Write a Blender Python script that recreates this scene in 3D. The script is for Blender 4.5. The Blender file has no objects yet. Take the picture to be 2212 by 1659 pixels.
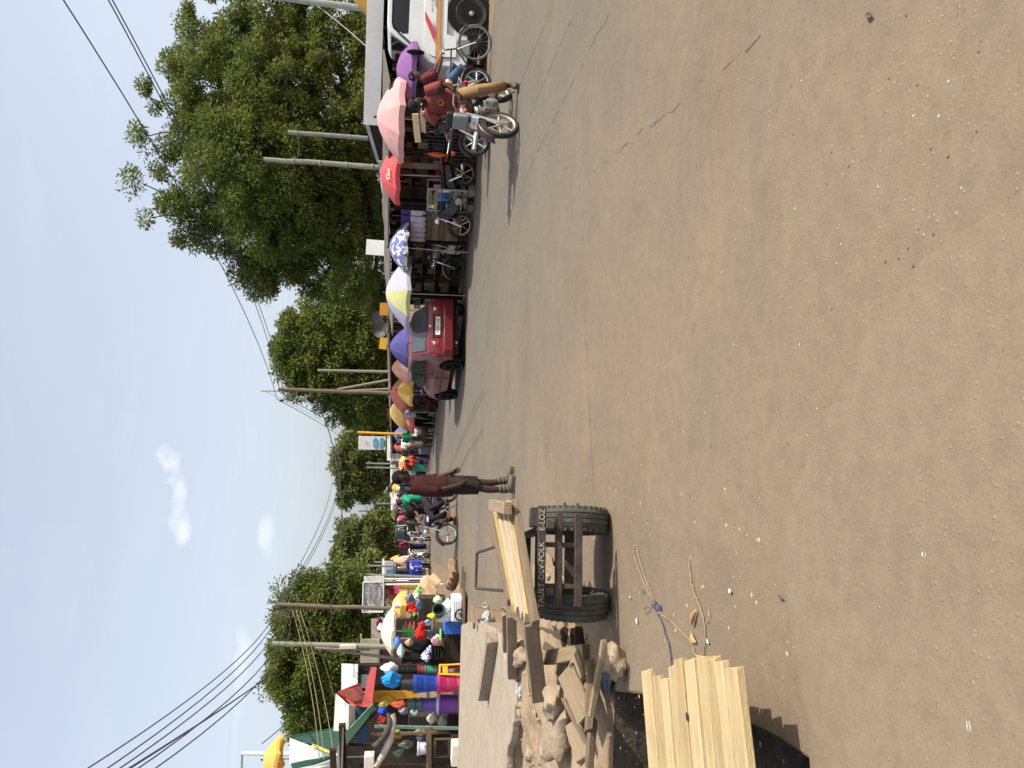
import bpy, math, random
import numpy as np
from mathutils import Vector, Matrix, Quaternion
PI = math.pi
RNG = random.Random(7)
# ---------------------------------------------------------------- camera, sky, sun, exposure
sc = bpy.context.scene
COL = sc.collection
FPX, CAMH, ROLL = 1794.0, 1.64, 0.028          # focal length in 2212-px units, eye height, camera tilt
PITCH = math.atan((1106 - 863) / FPX)
FWD = np.array([0, math.cos(PITCH), -math.sin(PITCH)])
UP0 = np.array([0, math.sin(PITCH), math.cos(PITCH)])
RGT0 = np.array([1.0, 0, 0])
RGT = math.cos(ROLL) * RGT0 + math.sin(ROLL) * UP0
UPV = math.cos(ROLL) * UP0 - math.sin(ROLL) * RGT0
cam_d = bpy.data.cameras.new('camera')
cam = bpy.data.objects.new('camera', cam_d)
COL.objects.link(cam)
cam_d.sensor_width = 36.0
cam_d.lens = FPX / 2212 * 36.0
cam_d.clip_start = 0.05
cam_d.clip_end = 5000
# the phone was held upright and the picture is stored on its side: camera X = -up, camera Y = right
mw = Matrix.Identity(4)
for i in range(3):
    mw[i][0] = -UPV[i]; mw[i][1] = RGT[i]; mw[i][2] = -FWD[i]
mw[2][3] = CAMH
cam.matrix_world = mw
sc.camera = cam

SUN_TO = Vector((0.70, -0.20, 0.70)).normalized()
sun_el = math.asin(SUN_TO.z)
sun_az = math.atan2(SUN_TO.x, SUN_TO.y)
w = bpy.data.worlds.new('World'); sc.world = w; w.use_nodes = True
nt = w.node_tree; nt.nodes.clear()
def N(t, typ, **kw):
    n = t.nodes.new(typ)
    for k, v in kw.items(): setattr(n, k, v)
    return n
sky = N(nt, 'ShaderNodeTexSky', sky_type='NISHITA', sun_disc=False)
sky.sun_elevation = sun_el; sky.sun_rotation = sun_az
sky.air_density = 1.0; sky.dust_density = 4.5; sky.ozone_density = 1.4; sky.altitude = 200
bg = N(nt, 'ShaderNodeBackground'); bg.inputs[1].default_value = 0.15
outw = N(nt, 'ShaderNodeOutputWorld')
# thin wisps of cloud, mapped on a flat layer high above the street
tc = N(nt, 'ShaderNodeTexCoord')
sx = N(nt, 'ShaderNodeSeparateXYZ'); nt.links.new(tc.outputs['Generated'], sx.inputs[0])
def M1(op, a, b=None, t=nt, clamp=False):
    n = N(t, 'ShaderNodeMath', operation=op, use_clamp=clamp)
    for i, q in enumerate((a, b)):
        if q is None: continue
        if isinstance(q, (int, float)): n.inputs[i].default_value = q
        else: t.links.new(q, n.inputs[i])
    return n.outputs[0]
zc = M1('MAXIMUM', sx.outputs[2], 0.03)
u_ = M1('DIVIDE', sx.outputs[0], zc); v_ = M1('DIVIDE', sx.outputs[1], zc)
cx = N(nt, 'ShaderNodeCombineXYZ'); nt.links.new(u_, cx.inputs[0]); nt.links.new(v_, cx.inputs[1])
nz = N(nt, 'ShaderNodeTexNoise'); nz.inputs['Scale'].default_value = 1.15; nz.inputs['Detail'].default_value = 7
nz.inputs['Roughness'].default_value = 0.62; nz.inputs['Distortion'].default_value = 0.5
nt.links.new(cx.outputs[0], nz.inputs['Vector'])
haze_n = N(nt, 'ShaderNodeMapRange'); haze_n.inputs[1].default_value = 0.5; haze_n.inputs[2].default_value = 0.85
nt.links.new(nz.outputs[0], haze_n.inputs[0])
cloud = M1('MULTIPLY', haze_n.outputs[0], 0.07)
def dirpx(x, y):
    d = FWD + RGT * ((829.5 - y) / FPX) - UPV * ((x - 1106) / FPX)
    return d / np.linalg.norm(d)
nz2 = N(nt, 'ShaderNodeTexNoise'); nz2.inputs['Scale'].default_value = 26; nz2.inputs['Detail'].default_value = 6
nt.links.new(tc.outputs['Generated'], nz2.inputs['Vector'])
for (px, py, su, sv, amp) in ((368, 1000, .016, .030, .85), (385, 1075, .010, .034, .6), (395, 1140, .008, .028, .45), (578, 1165, .010, .03, .4), (520, 1440, .010, .05, .4)):
    d = dirpx(px, py); rt = np.cross(d, [0, 0, 1.0]); rt /= np.linalg.norm(rt); upd = np.cross(rt, d)
    def dot(vec):
        n = N(nt, 'ShaderNodeVectorMath', operation='DOT_PRODUCT'); n.inputs[1].default_value = tuple(vec)
        nt.links.new(tc.outputs['Generated'], n.inputs[0]); return n.outputs['Value']
    a = M1('DIVIDE', dot(rt), sv); b = M1('DIVIDE', dot(upd), su)
    r2 = M1('ADD', M1('MULTIPLY', a, a), M1('MULTIPLY', b, b))
    g = M1('SUBTRACT', 1.0, r2); g = M1('ADD', g, M1('MULTIPLY', M1('SUBTRACT', nz2.outputs[0], .52), 5.5))
    front = M1('GREATER_THAN', dot(d), 0.5)
    g = M1('MULTIPLY', M1('MULTIPLY', g, amp * .42, clamp=True), front)
    g = M1('MULTIPLY', g, M1('LESS_THAN', r2, 9.0))
    cloud = M1('MAXIMUM', cloud, g)
veil = N(nt, 'ShaderNodeMixRGB'); veil.inputs[0].default_value = .30; veil.inputs[2].default_value = (3.9, 4.25, 4.9, 1); nt.links.new(sky.outputs[0], veil.inputs[1])   # thin milky haze over the whole sky
mixc = N(nt, 'ShaderNodeMixRGB'); mixc.inputs[2].default_value = (6.6, 6.6, 6.8, 1)
nt.links.new(cloud, mixc.inputs[0]); nt.links.new(veil.outputs[0], mixc.inputs[1])
hs = N(nt, 'ShaderNodeHueSaturation'); hs.inputs['Saturation'].default_value = 0.68
nt.links.new(mixc.outputs[0], hs.inputs['Color'])
nt.links.new(hs.outputs[0], bg.inputs[0]); nt.links.new(bg.outputs[0], outw.inputs[0])

sl = bpy.data.lights.new('sun', 'SUN'); sl.energy = 4.2; sl.angle = math.radians(0.55); sl.color = (1.0, 0.93, 0.82)
sun = bpy.data.objects.new('sun', sl); COL.objects.link(sun)
sun.rotation_euler = SUN_TO.to_track_quat('Z', 'Y').to_euler(); sun.location = (20, -5, 30)
sc.view_settings.view_transform = 'Standard'; sc.view_settings.look = 'None'
sc.view_settings.exposure = 0.6; sc.view_settings.gamma = 1.0; sc.view_settings.use_curve_mapping = False
sc.render.engine = 'CYCLES'; sc.cycles.use_denoising = True
sc.cycles.max_bounces = 6; sc.cycles.transparent_max_bounces = 12

# ---------------------------------------------------------------- photo pixel (2212 wide view) -> place
def ray(x, y): return FWD + RGT * ((829.5 - y) / FPX) - UPV * ((x - 1106) / FPX)
def G(x, y, z=0.0):
    d = ray(x, y); t = (z - CAMH) / d[2]
    return Vector((d[0] * t, d[1] * t, z))
def D(x, y, Y):
    d = ray(x, y); t = Y / d[1]
    return Vector((d[0] * t, Y, CAMH + d[2] * t))
# ---------------------------------------------------------------- mesh builder
def rotm(rx=0, ry=0, rz=0): return Matrix.Rotation(rz, 3, 'Z') @ Matrix.Rotation(ry, 3, 'Y') @ Matrix.Rotation(rx, 3, 'X')
class B:
    def __init__(s): s.v = []; s.f = []
    def add(s, vs, fs):
        o = len(s.v); s.v += [tuple(p) for p in vs]; s.f += [tuple(i + o for i in f) for f in fs]; return s
    def box(s, c, d, r=None, taper=1.0):
        hx, hy, hz = d[0] / 2, d[1] / 2, d[2] / 2
        pts = [Vector((sx_ * hx * (taper if sz > 0 else 1), sy * hy * (taper if sz > 0 else 1), sz * hz)) for sz in (-1, 1) for sy in (-1, 1) for sx_ in (-1, 1)]
        if r is not None: pts = [r @ p for p in pts]
        c = Vector(c)
        return s.add([p + c for p in pts], [(0, 2, 3, 1), (4, 5, 7, 6), (0, 1, 5, 4), (2, 6, 7, 3), (0, 4, 6, 2), (1, 3, 7, 5)])
    def tube(s, pts, r, n=6, cap=True, sq=1.0):
        pts = [Vector(p) for p in pts]; m = len(pts)
        rs = r if isinstance(r, (list, tuple)) else [r] * m
        prev = None; vs = []
        for i, p in enumerate(pts):
            t = (pts[min(i + 1, m - 1)] - pts[max(i - 1, 0)])
            t = t.normalized() if t.length > 1e-9 else Vector((0, 0, 1))
            if prev is None: a = t.orthogonal().normalized()
            else:
                a = prev - t * prev.dot(t); a = a.normalized() if a.length > 1e-6 else t.orthogonal().normalized()
            prev = a; b = t.cross(a)
            for k in range(n):
                q = 2 * PI * k / n; vs.append(p + (a * math.cos(q) + b * math.sin(q) * sq) * rs[i])
        fs = [(i * n + k, i * n + (k + 1) % n, (i + 1) * n + (k + 1) % n, (i + 1) * n + k) for i in range(m - 1) for k in range(n)]
        if cap: fs += [tuple(range(n - 1, -1, -1)), tuple((m - 1) * n + k for k in range(n))]
        return s.add(vs, fs)
    def lathe(s, prof, c=(0, 0, 0), n=16, r=None, closed=False):
        c = Vector(c); vs = []
        for (rad, z) in prof:
            for k in range(n):
                q = 2 * PI * k / n; p = Vector((rad * math.cos(q), rad * math.sin(q), z))
                vs.append((r @ p if r is not None else p) + c)
        m = len(prof)
        fs = [(i * n + k, i * n + (k + 1) % n, ((i + 1) % m) * n + (k + 1) % n, ((i + 1) % m) * n + k) for i in range(m if closed else m - 1) for k in range(n)]
        return s.add(vs, fs)
    def ell(s, c, rad, n=10, m=7, r=None):
        c = Vector(c); vs = []; rx, ry, rz = rad
        for i in range(m + 1):
            th = PI * i / m
            for k in range(n):
                q = 2 * PI * k / n
                p = Vector((rx * math.sin(th) * math.cos(q), ry * math.sin(th) * math.sin(q), rz * math.cos(th)))
                vs.append((r @ p if r is not None else p) + c)
        fs = [(i * n + k, (i + 1) * n + k, (i + 1) * n + (k + 1) % n, i * n + (k + 1) % n) for i in range(m) for k in range(n)]
        return s.add(vs, fs)
    def poly(s, pts): return s.add(pts, [tuple(range(len(pts)))])
    def prism(s, pts, off):
        off = Vector(off); n = len(pts); a = [Vector(p) for p in pts]
        return s.add(a + [p + off for p in a], [tuple(range(n - 1, -1, -1)), tuple(range(n, 2 * n))] + [(i, (i + 1) % n, n + (i + 1) % n, n + i) for i in range(n)])
    def loft(s, rings, cap=True):
        n = len(rings[0]); vs = [p for r_ in rings for p in r_]; m = len(rings)
        fs = [(i * n + k, i * n + (k + 1) % n, (i + 1) * n + (k + 1) % n, (i + 1) * n + k) for i in range(m - 1) for k in range(n)]
        if cap: fs += [tuple(range(n - 1, -1, -1)), tuple((m - 1) * n + k for k in range(n))]
        return s.add(vs, fs)
    def sheet(s, fn, nu, nv):
        vs = [fn(i / nu, j / nv) for i in range(nu + 1) for j in range(nv + 1)]
        return s.add(vs, [(i * (nv + 1) + j, (i + 1) * (nv + 1) + j, (i + 1) * (nv + 1) + j + 1, i * (nv + 1) + j + 1) for i in range(nu) for j in range(nv)])
    def rock(s, c, rad, rnd, r=None, rough=.25, n=9, m=6):
        b = B().ell((0, 0, 0), rad, n, m); c = Vector(c); ph = [rnd.uniform(0, 6) for _ in range(6)]
        vs = []
        for p in b.v:
            p = Vector(p); q = p.normalized() if p.length else p
            k = 1 + rough * (math.sin(3.1 * q.x + ph[0]) * math.cos(2.7 * q.y + ph[1]) + .6 * math.sin(6.1 * q.z + ph[2] + 4 * q.x) + .35 * math.sin(11 * q.y + ph[3] + 5 * q.z))
            p = p * k; vs.append((r @ p if r is not None else p) + c)
        return s.add(vs, b.f)
def mesh_of(name, b, mat, smooth=True, ang=38):
    me = bpy.data.meshes.new(name); me.from_pydata(b.v, [], b.f)
    if mat is not None: me.materials.append(mat)
    if smooth:
        me.polygons.foreach_set('use_smooth', [True] * len(me.polygons)); me.set_sharp_from_angle(angle=math.radians(ang))
    me.update(); return me
def mk(name, b, mat, parent=None, smooth=True, bev=0, world=False, solid=0):
    if world and parent is not None:
        l = parent.location; b.v = [(p[0] - l[0], p[1] - l[1], p[2] - l[2]) for p in b.v]
    o = bpy.data.objects.new(name, mesh_of(name, b, mat, smooth)); COL.objects.link(o)
    if parent is not None: o.parent = parent
    if solid:
        md = o.modifiers.new('solid', 'SOLIDIFY'); md.thickness = solid; md.offset = 0
    if bev:
        md = o.modifiers.new('bevel', 'BEVEL'); md.width = bev; md.segments = 2; md.limit_method = 'ANGLE'; md.angle_limit = math.radians(35)
    return o
def inst(o, parent, loc=None, rot=None, mat=None):
    c = o.copy(); COL.objects.link(c); c.parent = parent
    if loc is not None: c.location = loc
    if rot is not None: c.rotation_euler = rot
    return c
def tag(o, label, cat, group=None):
    o['label'] = label; o['category'] = cat
    if group: o['group'] = group
    return o
def thing(name, label, cat, loc=(0, 0, 0), rz=0, group=None):
    o = bpy.data.objects.new(name, None); COL.objects.link(o); o.empty_display_size = .2
    o.location = loc; o.rotation_euler = (0, 0, rz); return tag(o, label, cat, group)
def struct(name, b, mat, smooth=False, parent=None):
    o = mk(name, b, mat, parent, smooth)
    if parent is None: o['kind'] = 'structure'
    return o
def txt(s, size, mat, parent, pos, xa, ya, name='lettering', align='CENTER', space=1.0):
    cu = bpy.data.curves.new(name, 'FONT'); cu.body = s; cu.size = size; cu.align_x = align; cu.align_y = 'CENTER'; cu.extrude = .0015; cu.space_character = space
    cu.materials.append(mat); o = bpy.data.objects.new(name, cu); COL.objects.link(o); o.parent = parent
    xa = Vector(xa).normalized(); ya = Vector(ya); ya = (ya - xa * ya.dot(xa)).normalized(); za = xa.cross(ya)
    m = Matrix.Identity(4)
    for i in range(3): m[i][0] = xa[i]; m[i][1] = ya[i]; m[i][2] = za[i]; m[i][3] = pos[i]
    me = bpy.data.meshes.new_from_object(o); bpy.data.objects.remove(o); me.name = name
    if not me.materials: me.materials.append(mat)
    o = bpy.data.objects.new(name, me); COL.objects.link(o); o.parent = parent
    o.matrix_local = m; return o
ORD = ['first', 'second', 'third', 'fourth', 'fifth', 'sixth', 'seventh', 'eighth', 'ninth', 'tenth', 'eleventh', 'twelfth', 'thirteenth', 'fourteenth']
# ---------------------------------------------------------------- materials
def lin(c): return tuple(((x / 255) / 12.92 if x / 255 <= .04045 else ((x / 255 + .055) / 1.055) ** 2.4) for x in c)
MATS = {}
def mat(name, c, rough=.6, var=.18, scale=6.0, bump=.0, bscale=40.0, metal=0.0, dust=0.0, trans=0.0, spec=.4, coat=0.0, stretch=None, dustc=(.30, .235, .16)):
    """plain surface: base colour (linear) broken up by noise, optional dust, fine bump"""
    if name in MATS: return MATS[name]
    m = bpy.data.materials.new(name); m.use_nodes = True; t = m.node_tree; bs = t.nodes['Principled BSDF']
    tcn = N(t, 'ShaderNodeTexCoord'); mp = N(t, 'ShaderNodeMapping'); t.links.new(tcn.outputs['Object'], mp.inputs[0])
    if stretch: mp.inputs['Scale'].default_value = stretch
    n1 = N(t, 'ShaderNodeTexNoise'); n1.inputs['Scale'].default_value = scale; n1.inputs['Detail'].default_value = 5; n1.inputs['Roughness'].default_value = .65
    t.links.new(mp.outputs[0], n1.inputs['Vector'])
    oi = N(t, 'ShaderNodeObjectInfo')
    rp = N(t, 'ShaderNodeValToRGB'); e = rp.color_ramp.elements
    e[0].position = .28; e[1].position = .74
    e[0].color = tuple(max(0, x * (1 - var)) for x in c) + (1,); e[1].color = tuple(min(1, x * (1 + var)) for x in c) + (1,)
    t.links.new(n1.outputs[0], rp.inputs[0]); last = rp.outputs[0]
    if dust:
        n2 = N(t, 'ShaderNodeTexNoise'); n2.inputs['Scale'].default_value = scale * .45; n2.inputs['Detail'].default_value = 6; t.links.new(mp.outputs[0], n2.inputs['Vector'])
        mr = N(t, 'ShaderNodeMapRange'); mr.inputs[1].default_value = .35; mr.inputs[2].default_value = .75; mr.inputs[4].default_value = dust
        t.links.new(n2.outputs[0], mr.inputs[0])
        mx = N(t, 'ShaderNodeMixRGB'); mx.inputs[2].default_value = dustc + (1,); t.links.new(mr.outputs[0], mx.inputs[0]); t.links.new(last, mx.inputs[1]); last = mx.outputs[0]
    t.links.new(last, bs.inputs['Base Color'])
    bs.inputs['Roughness'].default_value = rough; bs.inputs['Metallic'].default_value = metal; bs.inputs['Specular IOR Level'].default_value = spec
    if coat: bs.inputs['Coat Weight'].default_value = coat; bs.inputs['Coat Roughness'].default_value = .12
    if bump:
        n3 = N(t, 'ShaderNodeTexNoise'); n3.inputs['Scale'].default_value = bscale; n3.inputs['Detail'].default_value = 6; t.links.new(mp.outputs[0], n3.inputs['Vector'])
        bp = N(t, 'ShaderNodeBump'); bp.inputs['Strength'].default_value = bump; bp.inputs['Distance'].default_value = .02; t.links.new(n3.outputs[0], bp.inputs['Height']); t.links.new(bp.outputs[0], bs.inputs['Normal'])
    if trans:
        tr = N(t, 'ShaderNodeBsdfTranslucent'); t.links.new(last, tr.inputs[0]); ms = N(t, 'ShaderNodeMixShader'); ms.inputs[0].default_value = trans
        t.links.new(bs.outputs[0], ms.inputs[1]); t.links.new(tr.outputs[0], ms.inputs[2]); t.links.new(ms.outputs[0], t.nodes['Material Output'].inputs[0])
    MATS[name] = m; return m
def S(r, g, b): return lin((r, g, b))
def paint(r, g, b, **k): return mat('paint_%d_%d_%d' % (r, g, b), S(r, g, b), **{**dict(rough=.5, var=.14, dust=.22, scale=5), **k})
def plastic(r, g, b, **k): return mat('plastic_%d_%d_%d' % (r, g, b), S(r, g, b), **{**dict(rough=.38, var=.10, dust=.12, scale=4, spec=.5), **k})
def cloth(r, g, b, **k): return mat('cloth_%d_%d_%d' % (r, g, b), S(r, g, b), **{**dict(rough=.9, var=.2, dust=.08, scale=7, bump=.25, bscale=30, spec=.1), **k})
def canopy(r, g, b, **k):
    r, g, b = [int(255 - (255 - q) * .82) for q in (r, g, b)]
    return mat('canopy_%d_%d_%d' % (r, g, b), S(r, g, b), **{**dict(rough=.8, var=.12, dust=.18, scale=3, trans=.3, spec=.15, bump=.2, bscale=9), **k})
def wood(name, c, **k): return mat(name, c, **{**dict(rough=.85, var=.3, scale=5, bump=.5, bscale=26, spec=.12, stretch=(.8, 13, 13)), **k})
rubber = mat('tyre_rubber', (.028, .028, .027), rough=.85, var=.3, dust=.2, scale=9, bump=.4, bscale=60, spec=.15, dustc=(.13, .11, .085))
tyre_grey = mat('dusty_cart_tyre', (.058, .060, .054), rough=.9, var=.3, dust=.45, scale=7, bump=.5, bscale=50, spec=.15, dustc=(.15, .135, .105))
chrome = mat('chrome', (.72, .72, .70), rough=.18, var=.06, metal=1.0, dust=.1)
steel = mat('dull_steel', (.42, .42, .40), rough=.42, var=.15, metal=.9, dust=.2)
darkmetal = mat('dark_metal', (.03, .03, .032), rough=.5, var=.3, dust=.15, spec=.5)
rustmetal = mat('rusty_dark_iron', (.028, .021, .017), rough=.75, var=.4, scale=14, dust=.2, bump=.3, bscale=50)
blackpl = mat('black_plastic', (.012, .012, .013), rough=.5, var=.2, dust=.05, spec=.3)
blackcloth = cloth(26, 26, 30)
skin = mat('dark_brown_skin', (.045, .024, .016), rough=.6, var=.15, scale=12, spec=.2)
skin2 = mat('brown_skin', (.10, .052, .033), rough=.6, var=.15, scale=12, spec=.2)
hairm = mat('black_hair', (.010, .009, .009), rough=.9, var=.3, scale=30, bump=.6, bscale=90)
white = mat('white_paint', (.74, .73, .70), rough=.5, var=.07, dust=.15, scale=3)
glassd = mat('dark_glass', (.012, .016, .018), rough=.06, var=.1, spec=.7)
def glass_mat():
    m = bpy.data.materials.new('window_glass'); m.use_nodes = True; t = m.node_tree; t.nodes.clear()
    g = N(t, 'ShaderNodeBsdfGlossy'); g.inputs['Roughness'].default_value = .03; g.inputs[0].default_value = (.9, .95, .95, 1)
    tr = N(t, 'ShaderNodeBsdfTransparent'); tr.inputs[0].default_value = (.72, .78, .77, 1)
    fr = N(t, 'ShaderNodeFresnel'); fr.inputs[0].default_value = 1.5; add = M1('ADD', fr.outputs[0], .06, t)
    ms = N(t, 'ShaderNodeMixShader'); t.links.new(add, ms.inputs[0]); t.links.new(tr.outputs[0], ms.inputs[1]); t.links.new(g.outputs[0], ms.inputs[2])
    o = N(t, 'ShaderNodeOutputMaterial'); t.links.new(ms.outputs[0], o.inputs[0]); return m
glass = glass_mat()
pale_wood = wood('pale_sawn_wood', (.44, .33, .19), var=.16)
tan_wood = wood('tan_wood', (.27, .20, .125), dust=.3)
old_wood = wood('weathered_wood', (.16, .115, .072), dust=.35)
grey_wood = wood('grey_brown_wood', (.20, .15, .105), dust=.5)
dark_wood = wood('dark_wood', (.032, .023, .017), dust=.06)
pole_wood = wood('pale_pole_wood', (.25, .245, .19), stretch=(7, 7, 1), var=.22)
pole_dark = wood('brown_pole_wood', (.17, .135, .10), stretch=(7, 7, 1), var=.25)
concrete = mat('dusty_concrete', (.29, .25, .195), rough=.95, var=.2, scale=3.0, dust=.55, bump=.6, bscale=22, spec=.1, dustc=(.30, .235, .165))
concrete_side = mat('broken_concrete', (.25, .20, .15), rough=1, var=.35, scale=9, dust=.4, bump=1.0, bscale=24, spec=.1)
stone = mat('rubble_stone', (.27, .21, .15), rough=1, var=.3, scale=8, dust=.5, bump=.8, bscale=24, spec=.1)
cardboard = mat('cardboard', (.40, .27, .155), rough=.9, var=.15, scale=5, dust=.2)
tin = mat('pale_roof_tin', (.55, .55, .53), rough=.45, var=.16, metal=.3, dust=.2, scale=3)
# ---------------------------------------------------------------- the ground
def ground_mat(name, grey, dustc, bias=0.0, chips=.26, bump=.5):
    m = bpy.data.materials.new(name); m.use_nodes = True; t = m.node_tree; bs = t.nodes['Principled BSDF']
    g = N(t, 'ShaderNodeTexCoord'); P = g.outputs['Object']
    def noise(sc_, det=5, rough=.6, vec=P, dist=0):
        n = N(t, 'ShaderNodeTexNoise'); n.inputs['Scale'].default_value = sc_; n.inputs['Detail'].default_value = det; n.inputs['Roughness'].default_value = rough; n.inputs['Distortion'].default_value = dist
        t.links.new(vec, n.inputs['Vector']); return n.outputs[0]
    def mr(v, a, b, c=0.0, d=1.0):
        n = N(t, 'ShaderNodeMapRange'); n.inputs[1].default_value = a; n.inputs[2].default_value = b; n.inputs[3].default_value = c; n.inputs[4].default_value = d; t.links.new(v, n.inputs[0]); return n.outputs[0]
    def mix(f, a, b, mode='MIX'):
        n = N(t, 'ShaderNodeMixRGB', blend_type=mode)
        for i, q in enumerate((f, a, b)):
            if isinstance(q, (int, float)): n.inputs[i].default_value = q
            elif isinstance(q, tuple): n.inputs[i].default_value = q + (1,)
            else: t.links.new(q, n.inputs[i])
        return n.outputs[0]
    sep = N(t, 'ShaderNodeSeparateXYZ'); t.links.new(P, sep.inputs[0])
    # dust blown over the asphalt from the left-hand verge and the near side of the junction
    yy = mr(sep.outputs[1], 3.0, 17.0, 0.30, -0.22); xx = mr(sep.outputs[0], -4.5, 3.5, 0.20, -0.16)
    big = noise(.22, 5, .6, dist=.6); med = noise(1.3, 6, .65); fine = noise(9, 7, .75); grit = noise(75, 3, .7)
    d = M1('ADD', M1('ADD', M1('ADD', big, yy, t), xx, t), M1('MULTIPLY', M1('SUBTRACT', med, .5, t), .55, t), t)
    d = M1('ADD', d, bias, t)
    dm = mr(d, .28, .78)
    col = mix(dm, grey, dustc)
    col = mix(mr(fine, .28, .72, 0, .8), col, mix(1.0, col, (.72, .70, .68), 'MULTIPLY'))
    col = mix(mr(med, .55, .8, 0, .4), col, mix(1.0, col, (1.18, 1.15, 1.1), 'MULTIPLY'))
    # darker oily spots
    spot = noise(2.6, 3, .5, dist=1.2); col = mix(mr(spot, .66, .78, 0, .55), col, mix(1.0, col, (.58, .56, .54), 'MULTIPLY'))
    soft = noise(.75, 4, .55, dist=.8); col = mix(mr(soft, .50, .72, 0, .42), col, mix(1.0, col, (.74, .72, .70), 'MULTIPLY')); col = mix(mr(soft, .42, .25, 0, .35), col, mix(1.0, col, (1.22, 1.17, 1.08), 'MULTIPLY'))
    # pale aggregate showing in the wearing course
    vo = N(t, 'ShaderNodeTexVoronoi'); vo.inputs['Scale'].default_value = 46; t.links.new(P, vo.inputs['Vector'])
    sepc = N(t, 'ShaderNodeSeparateColor'); t.links.new(vo.outputs['Color'], sepc.inputs[0])
    chip = M1('MULTIPLY', M1('GREATER_THAN', sepc.outputs[0], .86, t), mr(vo.outputs['Distance'], .30, .18), t)
    col = mix(M1('MULTIPLY', chip, chips, t), col, (.42, .37, .30))
    chipd = M1('MULTIPLY', M1('LESS_THAN', sepc.outputs[0], .10, t), mr(vo.outputs['Distance'], .42, .28), t)
    col = mix(M1('MULTIPLY', chipd, chips * .8, t), col, (.085, .07, .055))
    col = mix(mr(grit, .30, .70, 0, .5), col, mix(1.0, col, (.70, .69, .67), 'MULTIPLY'))
    t.links.new(col, bs.inputs['Base Color']); bs.inputs['Roughness'].default_value = .93; bs.inputs['Specular IOR Level'].default_value = .18
    hgt = M1('ADD', M1('ADD', M1('MULTIPLY', fine, .5, t), M1('MULTIPLY', grit, .35, t), t), M1('MULTIPLY', chip, .4, t), t)
    bp = N(t, 'ShaderNodeBump'); bp.inputs['Strength'].default_value = bump; bp.inputs['Distance'].default_value = .012; t.links.new(hgt, bp.inputs['Height']); t.links.new(bp.outputs[0], bs.inputs['Normal'])
    return m
road_m = ground_mat('dusty_asphalt', (.158, .141, .114), (.228, .176, .121))
patch_m = ground_mat('older_asphalt', (.176, .152, .119), (.236, .184, .128), bias=.12, chips=.2)
dirt_m = ground_mat('tan_dirt', (.225, .165, .107), (.255, .182, .113), bias=.2, chips=.15, bump=.8)
R_ = 1500
# the open drain beside the road is a real hole in the ground
DR = [(-1.44, 3.05), (-1.48, 3.35), (-1.55, 3.7), (-1.62, 4.1), (-1.76, 4.6), (-1.98, 5.2), (-2.12, 5.6), (-2.26, 6.0)]; DX = -4.6
gz = -.008; gb = B()
gb.poly([(-R_, -60, gz), (R_, -60, gz), (R_, 3.05, gz), (-1.44, 3.05, gz), (DX, 3.05, gz), (-R_, 3.05, gz)]); gb.poly([(-R_, 3.05, gz), (DX, 3.05, gz), (DX, 6.0, gz), (-R_, 6.0, gz)])
gb.poly([(x, y, gz) for x, y in DR] + [(R_, 6.0, gz), (R_, 3.05, gz)]); gb.poly([(-R_, 6.0, gz), (DX, 6.0, gz), (-2.26, 6.0, gz), (R_, 6.0, gz), (R_, 2500, gz), (-R_, 2500, gz)])
struct('ground', gb, dirt_m)
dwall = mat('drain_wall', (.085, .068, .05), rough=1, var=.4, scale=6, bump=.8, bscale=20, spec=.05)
db = B(); ring = DR + [(DX, 6.0), (DX, 3.05)]
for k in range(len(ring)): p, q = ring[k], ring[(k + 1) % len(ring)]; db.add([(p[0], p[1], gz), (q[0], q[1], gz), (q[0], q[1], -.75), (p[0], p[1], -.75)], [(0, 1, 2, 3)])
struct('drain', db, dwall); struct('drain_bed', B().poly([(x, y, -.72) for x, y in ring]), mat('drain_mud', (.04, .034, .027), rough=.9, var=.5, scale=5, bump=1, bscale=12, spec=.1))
edgeR = [(14, 12.5), (9.6, 15.2), (7.3, 16.3), (5.2, 18.6), (2.6, 22.0), (.8, 27), (-1.0, 36), (-3.8, 44), (-5.7, 52), (-13, 95), (-26, 200)]
edgeL = [(-33, 200), (-20, 95), (-12.2, 58), (-8.9, 42), (-6.6, 30), (-5.2, 22), (-4.6, 17), (-3.2, 11.5), (-2.6, 8), (-2.32, 6.2)] + [(x + .012, y) for x, y in DR[::-1]] + [(-2.4, 3.03), (-2.4, -4)]
road = struct('road', B().poly([(x, y, 0) for x, y in [(14, -4)] + edgeR + edgeL]), road_m)
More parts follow.
